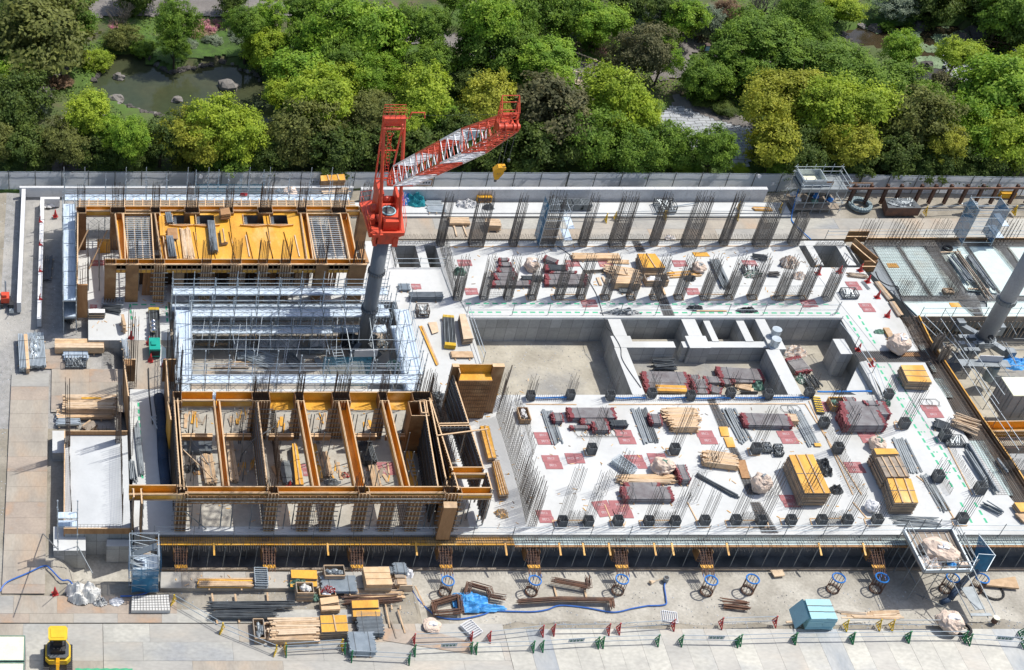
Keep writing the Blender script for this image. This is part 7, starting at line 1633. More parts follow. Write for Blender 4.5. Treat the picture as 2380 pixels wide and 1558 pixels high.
frames((1,2,40,640),(1,2,50,780),'silvery lattice frames stacked on the front platform','galv',8,z_); planks((0,2,1845,735),(0,2,2345,740),.7,.35,'orange and pale boards lying on the front platform','orange',z_,jx=.1); panels([(1,2,325,625),(1,2,565,630),(1,2,572,710),(1,2,330,700)],.5,'orange board pile with pipe pieces on the front platform',z=z_,strips=0); panels([(1,2,320,720),(1,2,565,720),(1,2,570,780),(1,2,320,785)],.25,'flat orange boards half covered by a green net',z=z_,strips=0); heap((1,2,385,770),1.1,.7,.6,'dark green net lump on the front platform edge',['net_green'],z_)
crate((1,2,730,630),1.4,.9,.75,'wooden crate full of grey tubes on the front platform',z_,fill='steel_grey'); crate((1,2,455,790),1.15,.9,1.0,'tall crate with brown paper standing before the platform edge',.05,fill='cloth'); pipes((1,2,610,750),(1,2,930,750),1.4,.35,'long bundle of white tubes on the front platform','galv',z_); planks((1,2,1010,680),(1,2,1255,680),1.6,.9,'thick stack of reddish boards on the front platform','edge',z_,pw=.5,pt=.2,jx=.03); pipes((1,2,1150,625),(1,2,1280,625),.6,.35,'grey tubes behind the reddish boards','galv',z_); pipes((1,2,1285,605),(1,2,1400,605),.9,.55,'silver tube block behind the small board blocks','galv',z_); planks((1,2,1300,685),(1,2,1385,685),.3,.4,'small grey board block, upper one','grey',z_,pw=.3); planks((1,2,1305,735),(1,2,1388,735),.5,.5,'small grey board block, lower one','grey',z_,pw=.3); heap((1,2,1415,665),.7,.7,.4,'white sack at the right end of the front platform',['white'],z_,n=5)
b = MB(); b.bar(K(1,2,1330,800,.5),K(1,2,1450,800,.5),.05,.7); solo('plywood_sheet',b,['wood_pale'],'plywood sheet leaning on the platform edge','plywood sheet')
for i,(c,x0,y0,x1,y1) in enumerate(((0,1970,850,2020,1130),(0,2185,855,2225,1120),(1,105,840,125,1100))): b = MB(); b.bar(K(c,2,x0,y0,.12),K(c,2,x1,y1,.12),.12,.1); solo('loose_timber',b,['wood'],'bearer timber under the dark rebar bundles, %s' % ordn(i,3),'timber')
bundle((0,2,1900,950),(1,2,390,945),34,.35,'long dark rebar bundle, upper one, before the front platform','steel_dark',.18,.03,'rebar_bundle','rebar',.2); bundle((0,2,1930,1040),(1,2,215,1035),34,.3,'dark rebar bundle, lower and shorter one, before the front platform','steel_dark',.18,.03,'rebar_bundle','rebar',.2)
crate((1,2,665,830),1.1,.6,.45,'black basket with red white sacks before the platform edge',.05,m='brown',fill='white',n=4); heap((1,2,665,820),.9,.4,.5,'red plastic over white sacks on the black basket',['red','white'],.5,n=5); heap((1,2,555,890),.5,.5,.3,'green net lump right of the tall crate',['net_green'],.05,n=4)
panels([(1,2,595,890),(1,2,760,868),(1,2,772,925),(1,2,605,950)],.55,'peach coloured board stack with bowed top',z=.05,m='edge',side='wood',strips=0); panels([(1,2,605,965),(1,2,780,955),(1,2,785,990),(1,2,610,1000)],.5,'low board stack just below the bowed one',z=.05,m='edge',side='wood',strips=0); planks((1,2,840,825),(1,2,1355,835),.5,.3,'long brown planks before the platform, upper pile','grey',.05,jx=.2); planks((1,2,845,860),(1,2,1375,868),.35,.2,'long pale planks before the platform, lower pile','pale',.05,jx=.2); bundle((1,2,790,920),(1,2,1360,895),14,.3,'bent rusty bars and laths below the long planks','rust',.05,.03)
panels([(1,2,890,912),(1,2,1135,905),(1,2,1140,975),(1,2,895,982)],.55,'orange board stack, upper of the pair by the blue black tubes',z=.05,strips=0); panels([(1,2,900,1003),(1,2,1155,995),(1,2,1155,1055),(1,2,905,1062)],.6,'orange board stack, lower of the pair by the blue black tubes',z=.05,strips=0); pipes((1,2,940,1110),(1,2,1180,1115),1.8,.6,'rack of shiny blue black tubes below the orange pair','steel_grey',.05,r=.05)
panels([(1,2,597,1050),(1,2,840,1045),(1,2,860,1195),(1,2,612,1205)],.85,'large orange board block with a timber laid across',z=.05,strips=1,split=1); planks((1,2,165,1150),(1,2,580,1140),1.4,.75,'jagged stack of short pale boards, rear part','wood',.05,pw=.15,jx=.4); planks((1,2,145,1220),(1,2,555,1215),1.1,.6,'jagged stack of short pale boards, front part','wood',.05,pw=.15,jx=.3); crate((1,2,30,1170),.7,1.6,.6,'narrow crate with bolts left of the jagged boards',.05,fill='steel_grey'); pipes((1,2,865,1290),(1,2,1105,1290),1.6,.6,'grey tube block at the yellow barricade end','galv',.05)
planks((1,2,60,1130),(1,2,600,1090),.2,.12,'thin dark beam behind the jagged board stack','grey',.05,bearers=False)
for i,(x0,y0,x1,y1) in enumerate(((1198,920,1245,1165),(1255,1100,1305,1262),(1320,1000,1385,1215),(1258,955,1265,998),(1220,900,1228,940),(1340,960,1342,1000),(1480,780,1565,960))): b = MB(); b.bar(K(1,2,x0,y0,.1),K(1,2,x1,y1,.1),.1,.08); solo('loose_timber',b,['wood' if i != 1 else 'wood_grey'],['long loose batten right of the orange pair','dark loose batten on the rusty plate','long loose batten ending near the red barricade','very short batten stub, middle one','very short batten stub, leftmost','very short batten stub, rightmost','long batten at the dirt edge beside the blue hose'][i],'timber')
def uframe(pts,n,lab,z):
    P = [K(*p,z + .2) for p in pts]; b = MB()
    for i in range(n):
        o = Vector((jit(.25),jit(.2),random.random() * .35)); b.path([p + o for p in P],.022,4)
    return solo('bent_bars',b,['rust'],lab,'bent bars')
uframe([(1,2,1640,950),(1,2,1660,1040),(1,2,1900,1020),(1,2,1880,880),(1,2,1640,950)],24,'rusty square stirrups stacked left of the blue tarpaulin',-1.45); uframe([(1,2,1960,860),(1,2,1985,770),(1,2,2160,820),(1,2,2180,880),(1,2,2300,900)],24,'rusty bent bars in a heap above the blue tarpaulin',-1.45); uframe([(2,2,370,740),(2,2,700,800),(2,2,690,720)],22,'rusty bars resting on two boards on the pale floor',-1.4); uframe([(2,2,60,940),(2,2,450,915),(2,2,920,925),(2,2,930,990)],30,'long row of rusty bars along the blue hose',-1.45)
heap((1,2,1990,930),2.2,1.6,.5,'crumpled sky blue tarpaulin among the rusty bars',['tarp_cyan'],-1.4,n=16,name='blue_tarpaulin',cat='tarpaulin'); heap((1,2,2150,985),2.4,.6,.3,'trailing end of the sky blue tarpaulin towards the hose',['tarp_cyan'],-1.4,n=10,name='blue_tarpaulin',cat='tarpaulin')
for i,(x0,y0,x1,y1) in enumerate(((390,780,420,895),(675,815,695,905))): b = MB(); b.bar(K(2,2,x0,y0,-1.42),K(2,2,x1,y1,-1.42),.12,.08); solo('loose_timber',b,['wood'],'timber under the rusty bars on the pale floor, %s one' % ('left','right')[i],'timber')
sack((1,2,1640,1130),.6,'flattened peach bag lying on the dirt by the red barricade',.05,fz=.35); t = frames((1,2,1950,1120),(1,2,2060,1230),'white board with wire frames behind the red barricades','white',4,.05); t = frames((2,2,1395,1050),(2,2,1530,1070),'small white board with wire frames behind the right red barricade','white',3,.05)
b = MB(); b.tube((0,0,0),(0,0,.4),.2,14,0); b.tube((0,0,.39),(0,0,.405),.16,14,1); solo('bucket',b,['steel_grey','black'],'small grey bucket at the end of the blue hose on the pale floor','bucket',loc=K(2,2,1425,730,-1.42)); b = MB(); b.tube((0,0,.05),(1.0,.35,.1),.02,4); b.tube((0,0,.05),(-.4,-.15,.05),.03,6,1,.17); solo('broom',b,['wood','wood_pale'],'straw broom lying beside the small bucket','broom',loc=K(2,2,1330,735,-1.42))
bundle((2,2,1950,930),(2,2,2210,945),16,.5,'bundle of rusty jack props with boards on the pale floor','rust',-1.45,.04,'prop_heap','shoring props',.3); b = MB(); b.prism([K(3,2,x,y,-1.2) for x,y in ((25,625),(140,620),(160,675),(65,685))],-1.35,-1.25); solo('plywood_sheet',b,['wood_pale'],'single small plank panel at the trench edge','plywood sheet')
# pale blue foam stack
t = thing('foam_stack','big tied stack of pale blue insulation boards in front of the pale floor','insulation boards',K(3,2,480,1090,.05)); b = MB()
P = [K(3,2,x,y,1.35) for x,y in ((340,897),(460,897),(540,1078),(400,1078))]; Q = [K(3,2,x,y,1.3) for x,y in ((461,900),(578,902),(655,1085),(541,1078))]
for k in range(8): j = Vector((jit(.04),jit(.04),0)); b.prism([p + j for p in P],.1 + k * .155,.1 + k * .155 + .145,0); j = Vector((jit(.03),jit(.04),0)); b.prism([p + j for p in Q],.1 + k * .15,.1 + k * .15 + .14,0)
c0,c1 = P[0] + Vector((-.1,0,0)),P[3] + Vector((-.1,0,0)); b.face([c0 + Vector((0,0,0)),c1,c1 + Vector((-.55,0,-1.2)),c0 + Vector((-.55,0,-1.2))]); b.face([c0 + Vector((-.05,0,0.01)),c0 + Vector((-.6,0,-1.19)),c1 + Vector((-.6,0,-1.19)),c1 + Vector((-.05,0,.01))]); part('boards',b,['foam_blue'],t,world=True); b = MB()
for f in (.35,.65): b.bar(P[0].lerp(P[3],f) + Vector((0,0,.01)),Q[1].lerp(Q[2],f) + Vector((0,0,.06)),.03,.02)
part('straps',b,['rust'],t,world=True)
planks((3,2,640,1010),(3,2,910,1040),.2,.12,'long dark plank right of the blue foam stack','grey',.05,bearers=False); planks((3,2,950,1030),(3,2,1205,1022),.4,.12,'reddish plank above the yellow barricade','wood',.05,bearers=False,jx=.2); planks((3,2,720,1045),(3,2,1180,1055),.5,.1,'scattered thin planks behind the yellow barricade','wood',.05,bearers=False,jx=.6)
planks((3,2,160,1110),(3,2,290,1105),.15,.12,'short brown timber left of the blue foam stack','wood',.05,bearers=False); sack((3,2,1690,1120),.85,'peach and white bag behind the yellow barricade at the right',.05,fz=.75)
sack((3,2,1590,430),.9,'big peach bag lying on the loading platform',1.7,fz=.62,sx=1.35,rz=-.4,fill='white'); heap((3,2,1500,560),1.4,1.0,.5,'opened peach and white bag on the loading platform',['bag','white','bag'],1.7,n=8,name='big_bag',cat='bulk bag'); heap((3,2,1710,580),.6,.4,.2,'bright blue glove heap on the loading platform',['tarp_cyan'],1.7,n=4,name='glove_heap',cat='gloves'); b = MB(); b.box(-.3,.3,-.15,.15,0,.3); solo('small_box',b,['bag'],'small cardboard box on the loading platform','box',loc=K(3,2,1800,590,1.7)); b = MB(); b.tube((0,0,0),(0,0,.45),.2,14); b.tube((0,0,.45),(0,0,.49),.22,14,1); solo('paint_drum',b,['rust','cream'],'little drum with a cream lid at the far right foreground','drum',loc=K(3,2,2100,1110,.05))
b = MB(); b.prism([K(3,2,x,y,.3) for x,y in ((2100,610),(2380,570),(2420,680),(2110,650))],-1.3,-1.15); solo('board_pile',b,['wood'],'brown boards in the trench right of the netted stair','boards')
# cabin at the right
P0_,P1_ = K(3,1,2275,635,2.6),K(3,1,2300,470,2.6); t = thing('site_cabin','grey ribbed container with a cream roof at the right edge','container',(P0_.x + 1.8,(P0_.y + P1_.y) / 2,.1)); x0 = K(3,1,2285,635,2.6).x; b = MB(); b.box(x0,x0 + 6,P0_.y,P1_.y,.1,2.55,0); part('walls',b,['cabin'],t,world=True); b = MB()
for k in range(6): y = P0_.y + (P1_.y - P0_.y) * k / 5; b.box(x0 - .03,x0 - .001,y - .03,y + .03,.1,2.5)
for k in range(8): b.box(x0 + .7 * k,x0 + .7 * k + .05,P0_.y - .03,P0_.y - .001,.1,2.5)
part('ribs',b,['steel_grey'],t,world=True); b = MB(); b.box(x0 - .05,x0 + 6,P0_.y - .05,P1_.y + .05,2.551,2.64); part('roof',b,['cream'],t,world=True)
heap((3,1,2290,340),2.0,1.4,.5,'crumpled sky blue tarpaulin by the second crane base',['tarp_cyan'],.1,n=14,name='blue_tarpaulin',cat='tarpaulin'); b = MB(); b.tube((0,0,0),(0,0,1.4),.42,16); solo('blue_drum',b,['hose_grey'],'upright grey blue pipe with blue wrapping below the second crane base','pipe',loc=K(3,1,2040,480,-.5)); b = MB(); b.bar(K(3,1,1780,330,1.2),K(3,1,2240,340,1.2),.8,.08,0); b.bar(K(3,1,1960,290,1.5),K(3,1,2180,300,1.5),.05,.7,1); solo('sign_platform',b,['steel_grey','white'],'narrow deck with a long white notice before the second crane base','platform')
# barricades
def barricade(p,q_,col,lab,z=.05,sign=False,fx=True):
    P_,Q_ = K(*p,z),K(*q_,z); c = P_; L = (Q_ - P_).length; rz = math.atan2(Q_.y - P_.y,Q_.x - P_.x); t = thing('pipe_barricade',lab,'barricade',c,rz,col + ' pipe barricades')
    key = 'end_' + col
    if key not in _pole:
        b = MB(); 
        for a,e_ in (((0,-.32,0),(0,.05,.82)),((0,.35,0),(0,.05,.82)),((0,-.32,.02),(0,.35,.02)),((0,-.2,.28),(0,.27,.28)),((0,-.05,.02),(0,.02,.7)),((0,.14,.02),(0,.05,.5))): b.tube(a,e_,.035,6)
        b.tube((-.05,.05,.85),(.05,.05,.85),.05,8); _pole[key] = b.mesh('end_stand',[col])
    for x in (0,L): o = bpy.data.objects.new('end_stand',_pole[key]); C.objects.link(o); o.parent = t; o.location = (x,0,0)
    b = MB(); b.tube((-.1,.05,.85),(L + .1,.05,.85),.026,5); b.tube((-.1,0,.42),(L + .1,0,.42),.026,5); part('pipe',b,['galv'],t)
    if sign:
        b = MB(); b.box(L * .45,L * .45 + 1.1,.02,.05,.5,.82,0)
        for k in range(4): b.box(L * .45 + .1 + .24 * k,L * .45 + .26 + .24 * k,.01,.019,.56,.72,1)
        for k in range(8): b.box(L * .45 + .14 * k,L * .45 + .07 + .14 * k,.011,.019,.75,.8,1)
        part('hanging_sign',b,['white','net_green'],t)
    return t
gr = [((1,2,275,1408),(1,2,820,1385),0),((1,2,885,1455),(1,2,1420,1480),0),((1,2,1470,1400),(1,2,1995,1375),1),((1,2,2040,1380),(2,2,190,1365),0),((2,2,275,1360),(2,2,790,1328),1),((2,2,835,1325),(2,2,1345,1308),0),((2,2,1565,1310),(2,2,2085,1318),1),((2,2,2110,1305),(3,2,235,1290),0),((3,2,240,1290),(3,2,770,1285),0),((3,2,775,1285),(3,2,1290,1275),0),((3,2,1295,1275),(3,2,1815,1275),0),((3,2,1860,1300),(3,2,2370,1335),1),((3,2,2345,1240),(3,2,2700,1260),0)]
for i,(p,q_,s) in enumerate(gr): barricade(p,q_,'green','green ended pipe barricade, %s along the road%s' % (ordn(i,len(gr)),', with hanging sign' if s else ''),sign=s)
rd = [((1,2,1465,1298),(1,2,1995,1280)),((1,2,2165,1275),(2,2,275,1220)),((2,2,380,1210),(2,2,890,1205)),((2,2,985,1200),(2,2,1490,1165)),((2,2,1935,1150),(3,2,55,1135))]
for i,(p,q_) in enumerate(rd): barricade(p,q_,'red','red ended pipe barricade, %s of five on the dirt strip' % ordn(i,5))
yl = [((0,2,1612,935),(0,2,2062,1195),'sloping first from the netted pallet'),((0,2,2062,1200),(1,2,180,1405),'continuing the slope to the jagged boards'),((1,2,268,1385),(1,2,795,1350),'before the jagged board stack'),((3,2,715,1170),(3,2,1020,1165),'short one right of the foam stack'),((3,2,1140,1170),(3,2,1640,1168),'ending at the peach and white bag')]
for p,q_,l in yl: barricade(p,q_,'yellow','yellow ended pipe barricade ' + l)
yn = [((2,0,295,555),(2,0,870,570),.05),((2,0,955,555),(2,0,1410,545),.05),((2,0,1420,545),(2,0,2090,550),.05),((2,0,2100,460),(3,0,110,475),.25),((3,0,1455,505),(3,0,1830,495),.05),((3,0,1905,505),(3,0,2280,500),.05),((3,0,2285,500),(3,0,2700,500),.05)]
for i,(p,q_,z) in enumerate(yn): barricade(p,q_,'yellow','yellow ended pipe barricade on the far yard road, %s of seven' % ordn(i,7),z)

# ---------------- unfinished field at the right: board + rebar ----------------
t = thing('slab_under_construction','unfinished floor field of mint green boards under dark rebar at the right','rebar field',K(3,0,1600,1000,SL)); b = MB()
zf = SL - .14
x_e = K(3,0,3200,1000,zf).x
b.prism([K(3,0,905,745,zf),K(3,0,3200,745,zf),Vector((x_e + 2,K(3,0,0,1465,zf).y,0)),K(3,0,1390,1465,zf),K(3,0,1240,1300,zf),K(3,0,960,1040,zf)],-.3,zf - .14,0)
part('formwork_base',b,['steel_grey'],t,world=True); b = MB()
FO = [[(975,805),(1185,805),(1490,1262),(1245,1262)],[(1225,805),(1440,805),(1775,1210),(1700,1262),(1530,1262)],[(1600,805),(1820,805),(2130,1240),(1850,1210),(1590,850)],[(1865,805),(2090,805),(2165,850),(2480,1262),(2180,1262)],[(2230,810),(2700,810),(2900,950),(2330,950)],[(1255,1315),(1770,1315),(1800,1370),(1895,1370),(1945,1462),(1395,1452)],[(1955,1370),(2040,1370),(2035,1315),(2700,1315),(2800,1460),(2000,1460)]]
for f in FO: b.prism([K(3,0,x,y,zf) for x,y in f],zf - .1,zf,0)
b.prism([K(3,0,x,y,zf) for x,y in ((1100,962),(1190,962),(1220,1002),(1120,1002))],zf + .002,zf + .03,1); b.prism([K(3,0,x,y,zf) for x,y in ((1680,1330),(1770,1330),(1800,1370),(1705,1370))],zf + .002,zf + .03,1)
part('insulation_board',b,['foam','orange'],t,world=True); b = MB()
mesh_over(K(3,0,920,770,SL),K(3,0,1240,1290,SL),K(3,0,1830,1290,SL),K(3,0,1560,770,SL),SL - .05,.2,.2,.014,0)
for (A,B_,Cc,D) in (((1440,770),(1750,1290),(1880,1290),(1600,770)),((905,752),(905,800),(2700,800),(2700,752)),((1240,1265),(1240,1310),(2700,1310),(2700,1265)),((1190,800),(1500,1265),(1540,1265),(1230,800)),((1820,800),(2160,1265),(2190,1265),(1860,800)),((2100,800),(2480,1265),(2600,1265),(2230,800)),((1770,1310),(1945,1465),(2010,1465),(1960,1310))):
    mesh_over(K(3,0,*A,SL),K(3,0,*B_,SL),K(3,0,*Cc,SL),K(3,0,*D,SL),SL,.1,.12,.017,0)
part('rebar_mat',b,['rebar_grey'],t,world=True); b = MB()
for (x0,x1) in ((920,1100),(1110,1230),(1235,1400),(1405,1580),(1585,1740),(1745,2040),(2045,2210),(2215,2700)): k = x0 in (1110,1745); p,q_ = K(3,0,x0,745,SL),K(3,0,x1,745,SL); b.bar(p + Vector((0,.1 if k else 0,0)),q_ + Vector((0,.1 if k else 0,0)),.06,.5,0); b.bar(p + Vector((0,0,.26)),q_ + Vector((0,0,.26)),.08,.03,1)
b.bar(K(3,0,1350,1480,SL - .2),K(3,0,2800,1480,SL - .2),.08,.6,2); b.bar(K(3,0,1350,1520,SL - 1.2),K(3,0,2800,1520,SL - 1.2),.08,1.0,3)
x = K(3,0,1380,1480,SL).x
while x < K(3,0,2800,1480,SL).x: b.box(x,x + .07,K(3,0,0,1480,SL).y - .12,K(3,0,0,1480,SL).y - .05,-1,SL - .2,3); x += .35
part('edge_form',b,['brown','edge','wood_grey','wood_grey'],t,world=True)
bundle((3,0,1690,880),(3,0,1900,1150),14,.35,'long steel tubes on the mint boards, left set','steel_grey',SL,.05); bundle((3,0,1740,840),(3,0,2090,1330),10,.25,'long rusty steel channels on the mint boards, middle set','wood_grey',SL,.06); bundle((3,0,1850,880),(3,0,2090,1210),16,.3,'long steel tubes on the mint boards, right set','steel_grey',SL,.05); crate((3,0,1680,1210),.8,.5,.3,'little crate of blocks on the mint boards',SL,fill='wood_pale'); planks((3,0,1605,855),(3,0,1800,850),.1,.1,'single batten at the top of the mint boards','pale',SL,bearers=False); planks((3,0,1860,1195),(3,0,2060,1200),.12,.1,'reddish batten across the steel tubes','wood',SL,bearers=False); coil((3,0,1665,830),.25,'small black coil at the top of the mint boards','black',SL,.06)
planks((3,0,1010,1125),(3,0,1140,1290),.5,.15,'brown planks on the slab edge, upper pair','grey',SL + .05,pw=.25,bearers=False); planks((3,0,1150,1310),(3,0,1235,1440),.5,.15,'brown planks on the slab edge, lower pair','grey',SL + .05,pw=.25,bearers=False)
# corner forms at the shaft
b = MB(); c0 = SL + .3
for (A,B_) in (((730,712),(920,712)),((785,775),(880,860)),((880,860),(1000,960)),((875,990),(1000,990))): b.bar(K(3,0,*A,c0),K(3,0,*B_,c0),.08,1.2,0); b.bar(K(3,0,*A,c0 + .61),K(3,0,*B_,c0 + .61),.1,.03,1)
solo('corner_form',b,['brown','edge'],'brown stepped corner form between the square shaft and the mint boards','formwork')
# diagonal edge at the right, beams and rebar outside it
t = thing('edge_beam_rebar','dark rebar beam with a timber side form running down the right edge','rebar beam',K(3,1,1700,500,SL)); b = MB()
E = [K(3,0,1390,1470,SL)] + [K(3,1,x,y,SL) for x,y in ((1500,140),(1660,380),(1990,880),(2280,1300),(2500,1650))]
for a,c in zip(E,E[1:]):
    o = Vector((-1.4,.0,0)); b_ = (a + o,c + o)
    mesh_over(a + o,c + o,c + Vector((-.1,0,0)),a + Vector((-.1,0,0)),SL,.14,.16,.018,0)
    for k in range(4): b.tube(a + Vector((-.2 - .3 * k,0,.25)),c + Vector((-.2 - .3 * k,0,.25)),.02,4,0)
part('rebar',b,['rebar'],t,world=True); b = MB()
for a,c in zip(E,E[1:]): b.bar(a + Vector((0,0,-.2)),c + Vector((0,0,-.2)),.07,1.0,0); b.bar(a + Vector((0,0,.31)),c + Vector((0,0,.31)),.09,.03,1)
part('side_form',b,['ply','orange'],t,world=True); b = MB()
EA = [K(3,0,1290,1557,SL),K(3,1,1540,480,SL),K(3,1,1830,1000,SL),K(3,1,2230,1557,SL),K(3,2,2450,300,SL)]
P = EA + [e_ for e_ in reversed(E)]
b.prism([(p.x,p.y) for p in P],-.2,SL - .25,0); part('base',b,['rebar_grey'],t,world=True); b = MB()
for f in ([(1290,100),(1440,100),(1370,110),(1300,110)],[(1400,160),(1450,160),(1580,410),(1540,410)],[(1550,470),(1620,470),(1730,645),(1650,645)],[(1860,1050),(2010,1050),(2290,1557),(2120,1557)]):
    Q = [K(3,1,x,y,SL) for x,y in f]; b.prism([(p.x,p.y) for p in Q],SL - .1,SL - .05,0); mesh_over(Q[0],Q[3],Q[2],Q[1],SL,.18,.18,.014,1)
part('infill_board',b,['foam','rebar_grey'],t,world=True)
guard([(3,0,1400,1557),(3,1,1700,300),(3,1,2000,760),(3,1,2300,1200)],1.3,'scaffold tube rail down the outer right edge of the slab',1.5)
guard([(3,0,1560,1557),(3,1,2100,800)],2.0,'second tube rail outside the right edge, towards the crane base',1.5)
# tubes and beams near right bottom
t = thing('formwork_trench','dark timber beam mould with rusty bars below the grey container','formwork',K(3,1,2200,950,SL)); b = MB(); trough(t,K(3,1,2010,920,SL),K(3,1,2700,910,SL),.9,.8); mesh_over(K(3,1,2060,960,SL),K(3,1,2160,1110,SL),K(3,1,2700,1110,SL),K(3,1,2600,960,SL),SL - .1,.15,.3,.02,0); part('rebar',b,['rust'],t,world=True)
b = MB(); b.box(K(3,1,2180,1180,SL).x,x_e,K(3,1,0,1300,SL).y,K(3,1,0,1150,SL).y,-1,SL - .3,0); part('slab_strip',b,['conc_wall'],t,world=True)
rwall([(3,1,1990,900),(3,1,2120,1100),(3,1,2300,1400)],.9,.12,.5,'dark rebar row between the long tubes and the timber beam mould','rebar',SL)
rwall([(3,1,2150,1330),(3,1,2400,1330)],1.5,.18,1.2,'open rebar cage at the right edge above the guard rail','rebar_grey',SL)

# clutter in the bays of the near block
rr8 = random.Random(12)
for i,(u,v,nm) in enumerate(((450,985,'first'),(470,1100,'first'),(555,980,'second'),(575,1095,'second'),(665,1000,'third'),(665,1115,'third'),(765,975,'fourth'),(770,1105,'fourth'),(865,1000,'fifth'),(885,1110,'fifth'),(985,1060,'sixth'))):
    p = G(u,v,SL); b = MB()
    for k in range(9): a = rr8.uniform(1.2,1.9); L = rr8.uniform(.5,1.3); q_ = p + Vector((rr8.uniform(-.7,.7),rr8.uniform(-.6,.6),.03 + .03 * (k % 3))); b.bar(q_,q_ + Vector((math.cos(a) * L,math.sin(a) * L,.01)),rr8.choice((.08,.12,.25)),.03,rr8.randrange(3))
    solo('board_scatter',b,['wood_grey','orange','wood'],'loose boards strewn on the floor of the %s bay, %s' % (nm,'rear' if v < 1050 and nm != 'sixth' else 'front'),'boards','loose boards in the bays')
# ---------------- trees ----------------
def crown_mesh(seed,n_cl=95,leaves=85,flat=.78,ls=.17,spread=.62,gap=.12,top=.0):
    """crown of radius 1: leaf sized faces gathered in clumps on a lumpy dome"""
    rr = random.Random(seed); b = MB(); v = b.v; f = b.f
    lob = [(Vector((rr.gauss(0,1),rr.gauss(0,1),rr.uniform(-1,1))).normalized() * rr.uniform(.28,.55),rr.uniform(.38,.6)) for _ in range(8)] + [(Vector((0,0,.1)),.62)]
    for c in range(n_cl):
        lc,lr = rr.choice(lob); d = Vector((rr.gauss(0,1),rr.gauss(0,1),rr.gauss(.25,1))).normalized()
        p = lc + d * lr * rr.uniform(.6,1.12); 
        if p.z < -.95: p.z = -.95 + rr.random() * .3
        cr = rr.uniform(.09,.19); nrm = (p + Vector((0,0,.35))).normalized()
        for k in range(leaves):
            q = Vector((rr.gauss(0,.55),rr.gauss(0,.55),rr.gauss(0,.38))) * cr + p
            n_ = (nrm + Vector((rr.uniform(-.8,.8),rr.uniform(-.8,.8),rr.uniform(-.5,.9)))).normalized(); a = n_.orthogonal().normalized(); a = Matrix.Rotation(rr.random() * 6.28,3,n_) @ a; w = n_.cross(a); s = ls * rr.uniform(.13,.27)
            q.z *= flat; i = len(v); v += [q - a * s,q + w * s * .6,q + a * s,q - w * s * .6]; f.append((i,i + 1,i + 2,i + 3))
    b.m = [0] * len(f); return b
def trunk_mb(seed,h=1.3):
    rr = random.Random(seed); b = MB(); z = -h; p = Vector((0,0,-h)); r = .075
    for k in range(4):
        q = p + Vector((rr.uniform(-.05,.05),rr.uniform(-.05,.05),h / 4.0)); b.tube(p,q,r,7,0,r * .82); r *= .82; p = q
        if k > 0:
            for _ in range(2 + k // 2): a = rr.random() * 6.28; e = p + Vector((math.cos(a) * rr.uniform(.3,.6),math.sin(a) * rr.uniform(.3,.6),rr.uniform(.2,.5))); m_ = p.lerp(e,.5) + Vector((0,0,-.05)); b.tube(p,m_,r * .5,5,0,r * .35); b.tube(m_,e,r * .35,4,0,r * .12)
    return b
CM = [crown_mesh(11,230,80,.9,.17),crown_mesh(23,230,80,1.0,.17),crown_mesh(37,260,75,.85,.15),crown_mesh(41,150,75,.9,.2),crown_mesh(59,230,80,1.0,.16),crown_mesh(67,180,100,.8,.14)]
CM = [m.mesh('crown',['leaf_green']) for m in CM]; TM = [trunk_mb(i).mesh('trunk',['bark']) for i in range(4)]
BG = crown_mesh(71,50,22,.9,.12).mesh('crown',['leaf_twig'])
def bare_mb():
    rr = random.Random(5); b = MB()
    def br(p,d,L,r,k):
        q = p + d * L; b.tube(p,q,r,4,0,r * .6,cap=False)
        if k:
            for _ in range(3): br(q,(d + Vector((rr.uniform(-.7,.7),rr.uniform(-.7,.7),rr.uniform(-.1,.5)))).normalized(),L * .72,r * .55,k - 1)
    for i in range(6): br(Vector((0,0,-.8)),Vector((rr.uniform(-.6,.6),rr.uniform(-.6,.6),1)).normalized(),.5,.035,4)
    return b
BT = bare_mb().mesh('branches',['bark_grey'])
def tree(u,v,rpx,kind,lab,zc=5.0,rz=.85,name='tree',cat='tree',shape=None,sx=1.0,group=None):
    p = G(u,v,zc); sc = rpx * (p - Vector((0,0,HC))).length * .985 / F; rr = random.Random(int(u * 31 + v * 7))
    t = thing(name,lab,cat,(p.x,p.y,0),0,group); i = shape if shape is not None else rr.randrange(6); trunk_h = max(.3,zc)
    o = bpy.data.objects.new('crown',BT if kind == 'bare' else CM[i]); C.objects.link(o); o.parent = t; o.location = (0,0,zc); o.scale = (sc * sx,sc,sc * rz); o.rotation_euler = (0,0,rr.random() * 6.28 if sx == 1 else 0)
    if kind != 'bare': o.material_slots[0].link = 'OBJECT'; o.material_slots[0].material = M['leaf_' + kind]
    if name == 'tree':
        k = bpy.data.objects.new('trunk',TM[rr.randrange(4)]); C.objects.link(k); k.parent = t; k.location = (0,0,zc); k.scale = (sc * .9,sc * .9,(zc + .8) / 1.3); k.rotation_euler = (0,0,rr.random() * 6)
    return t
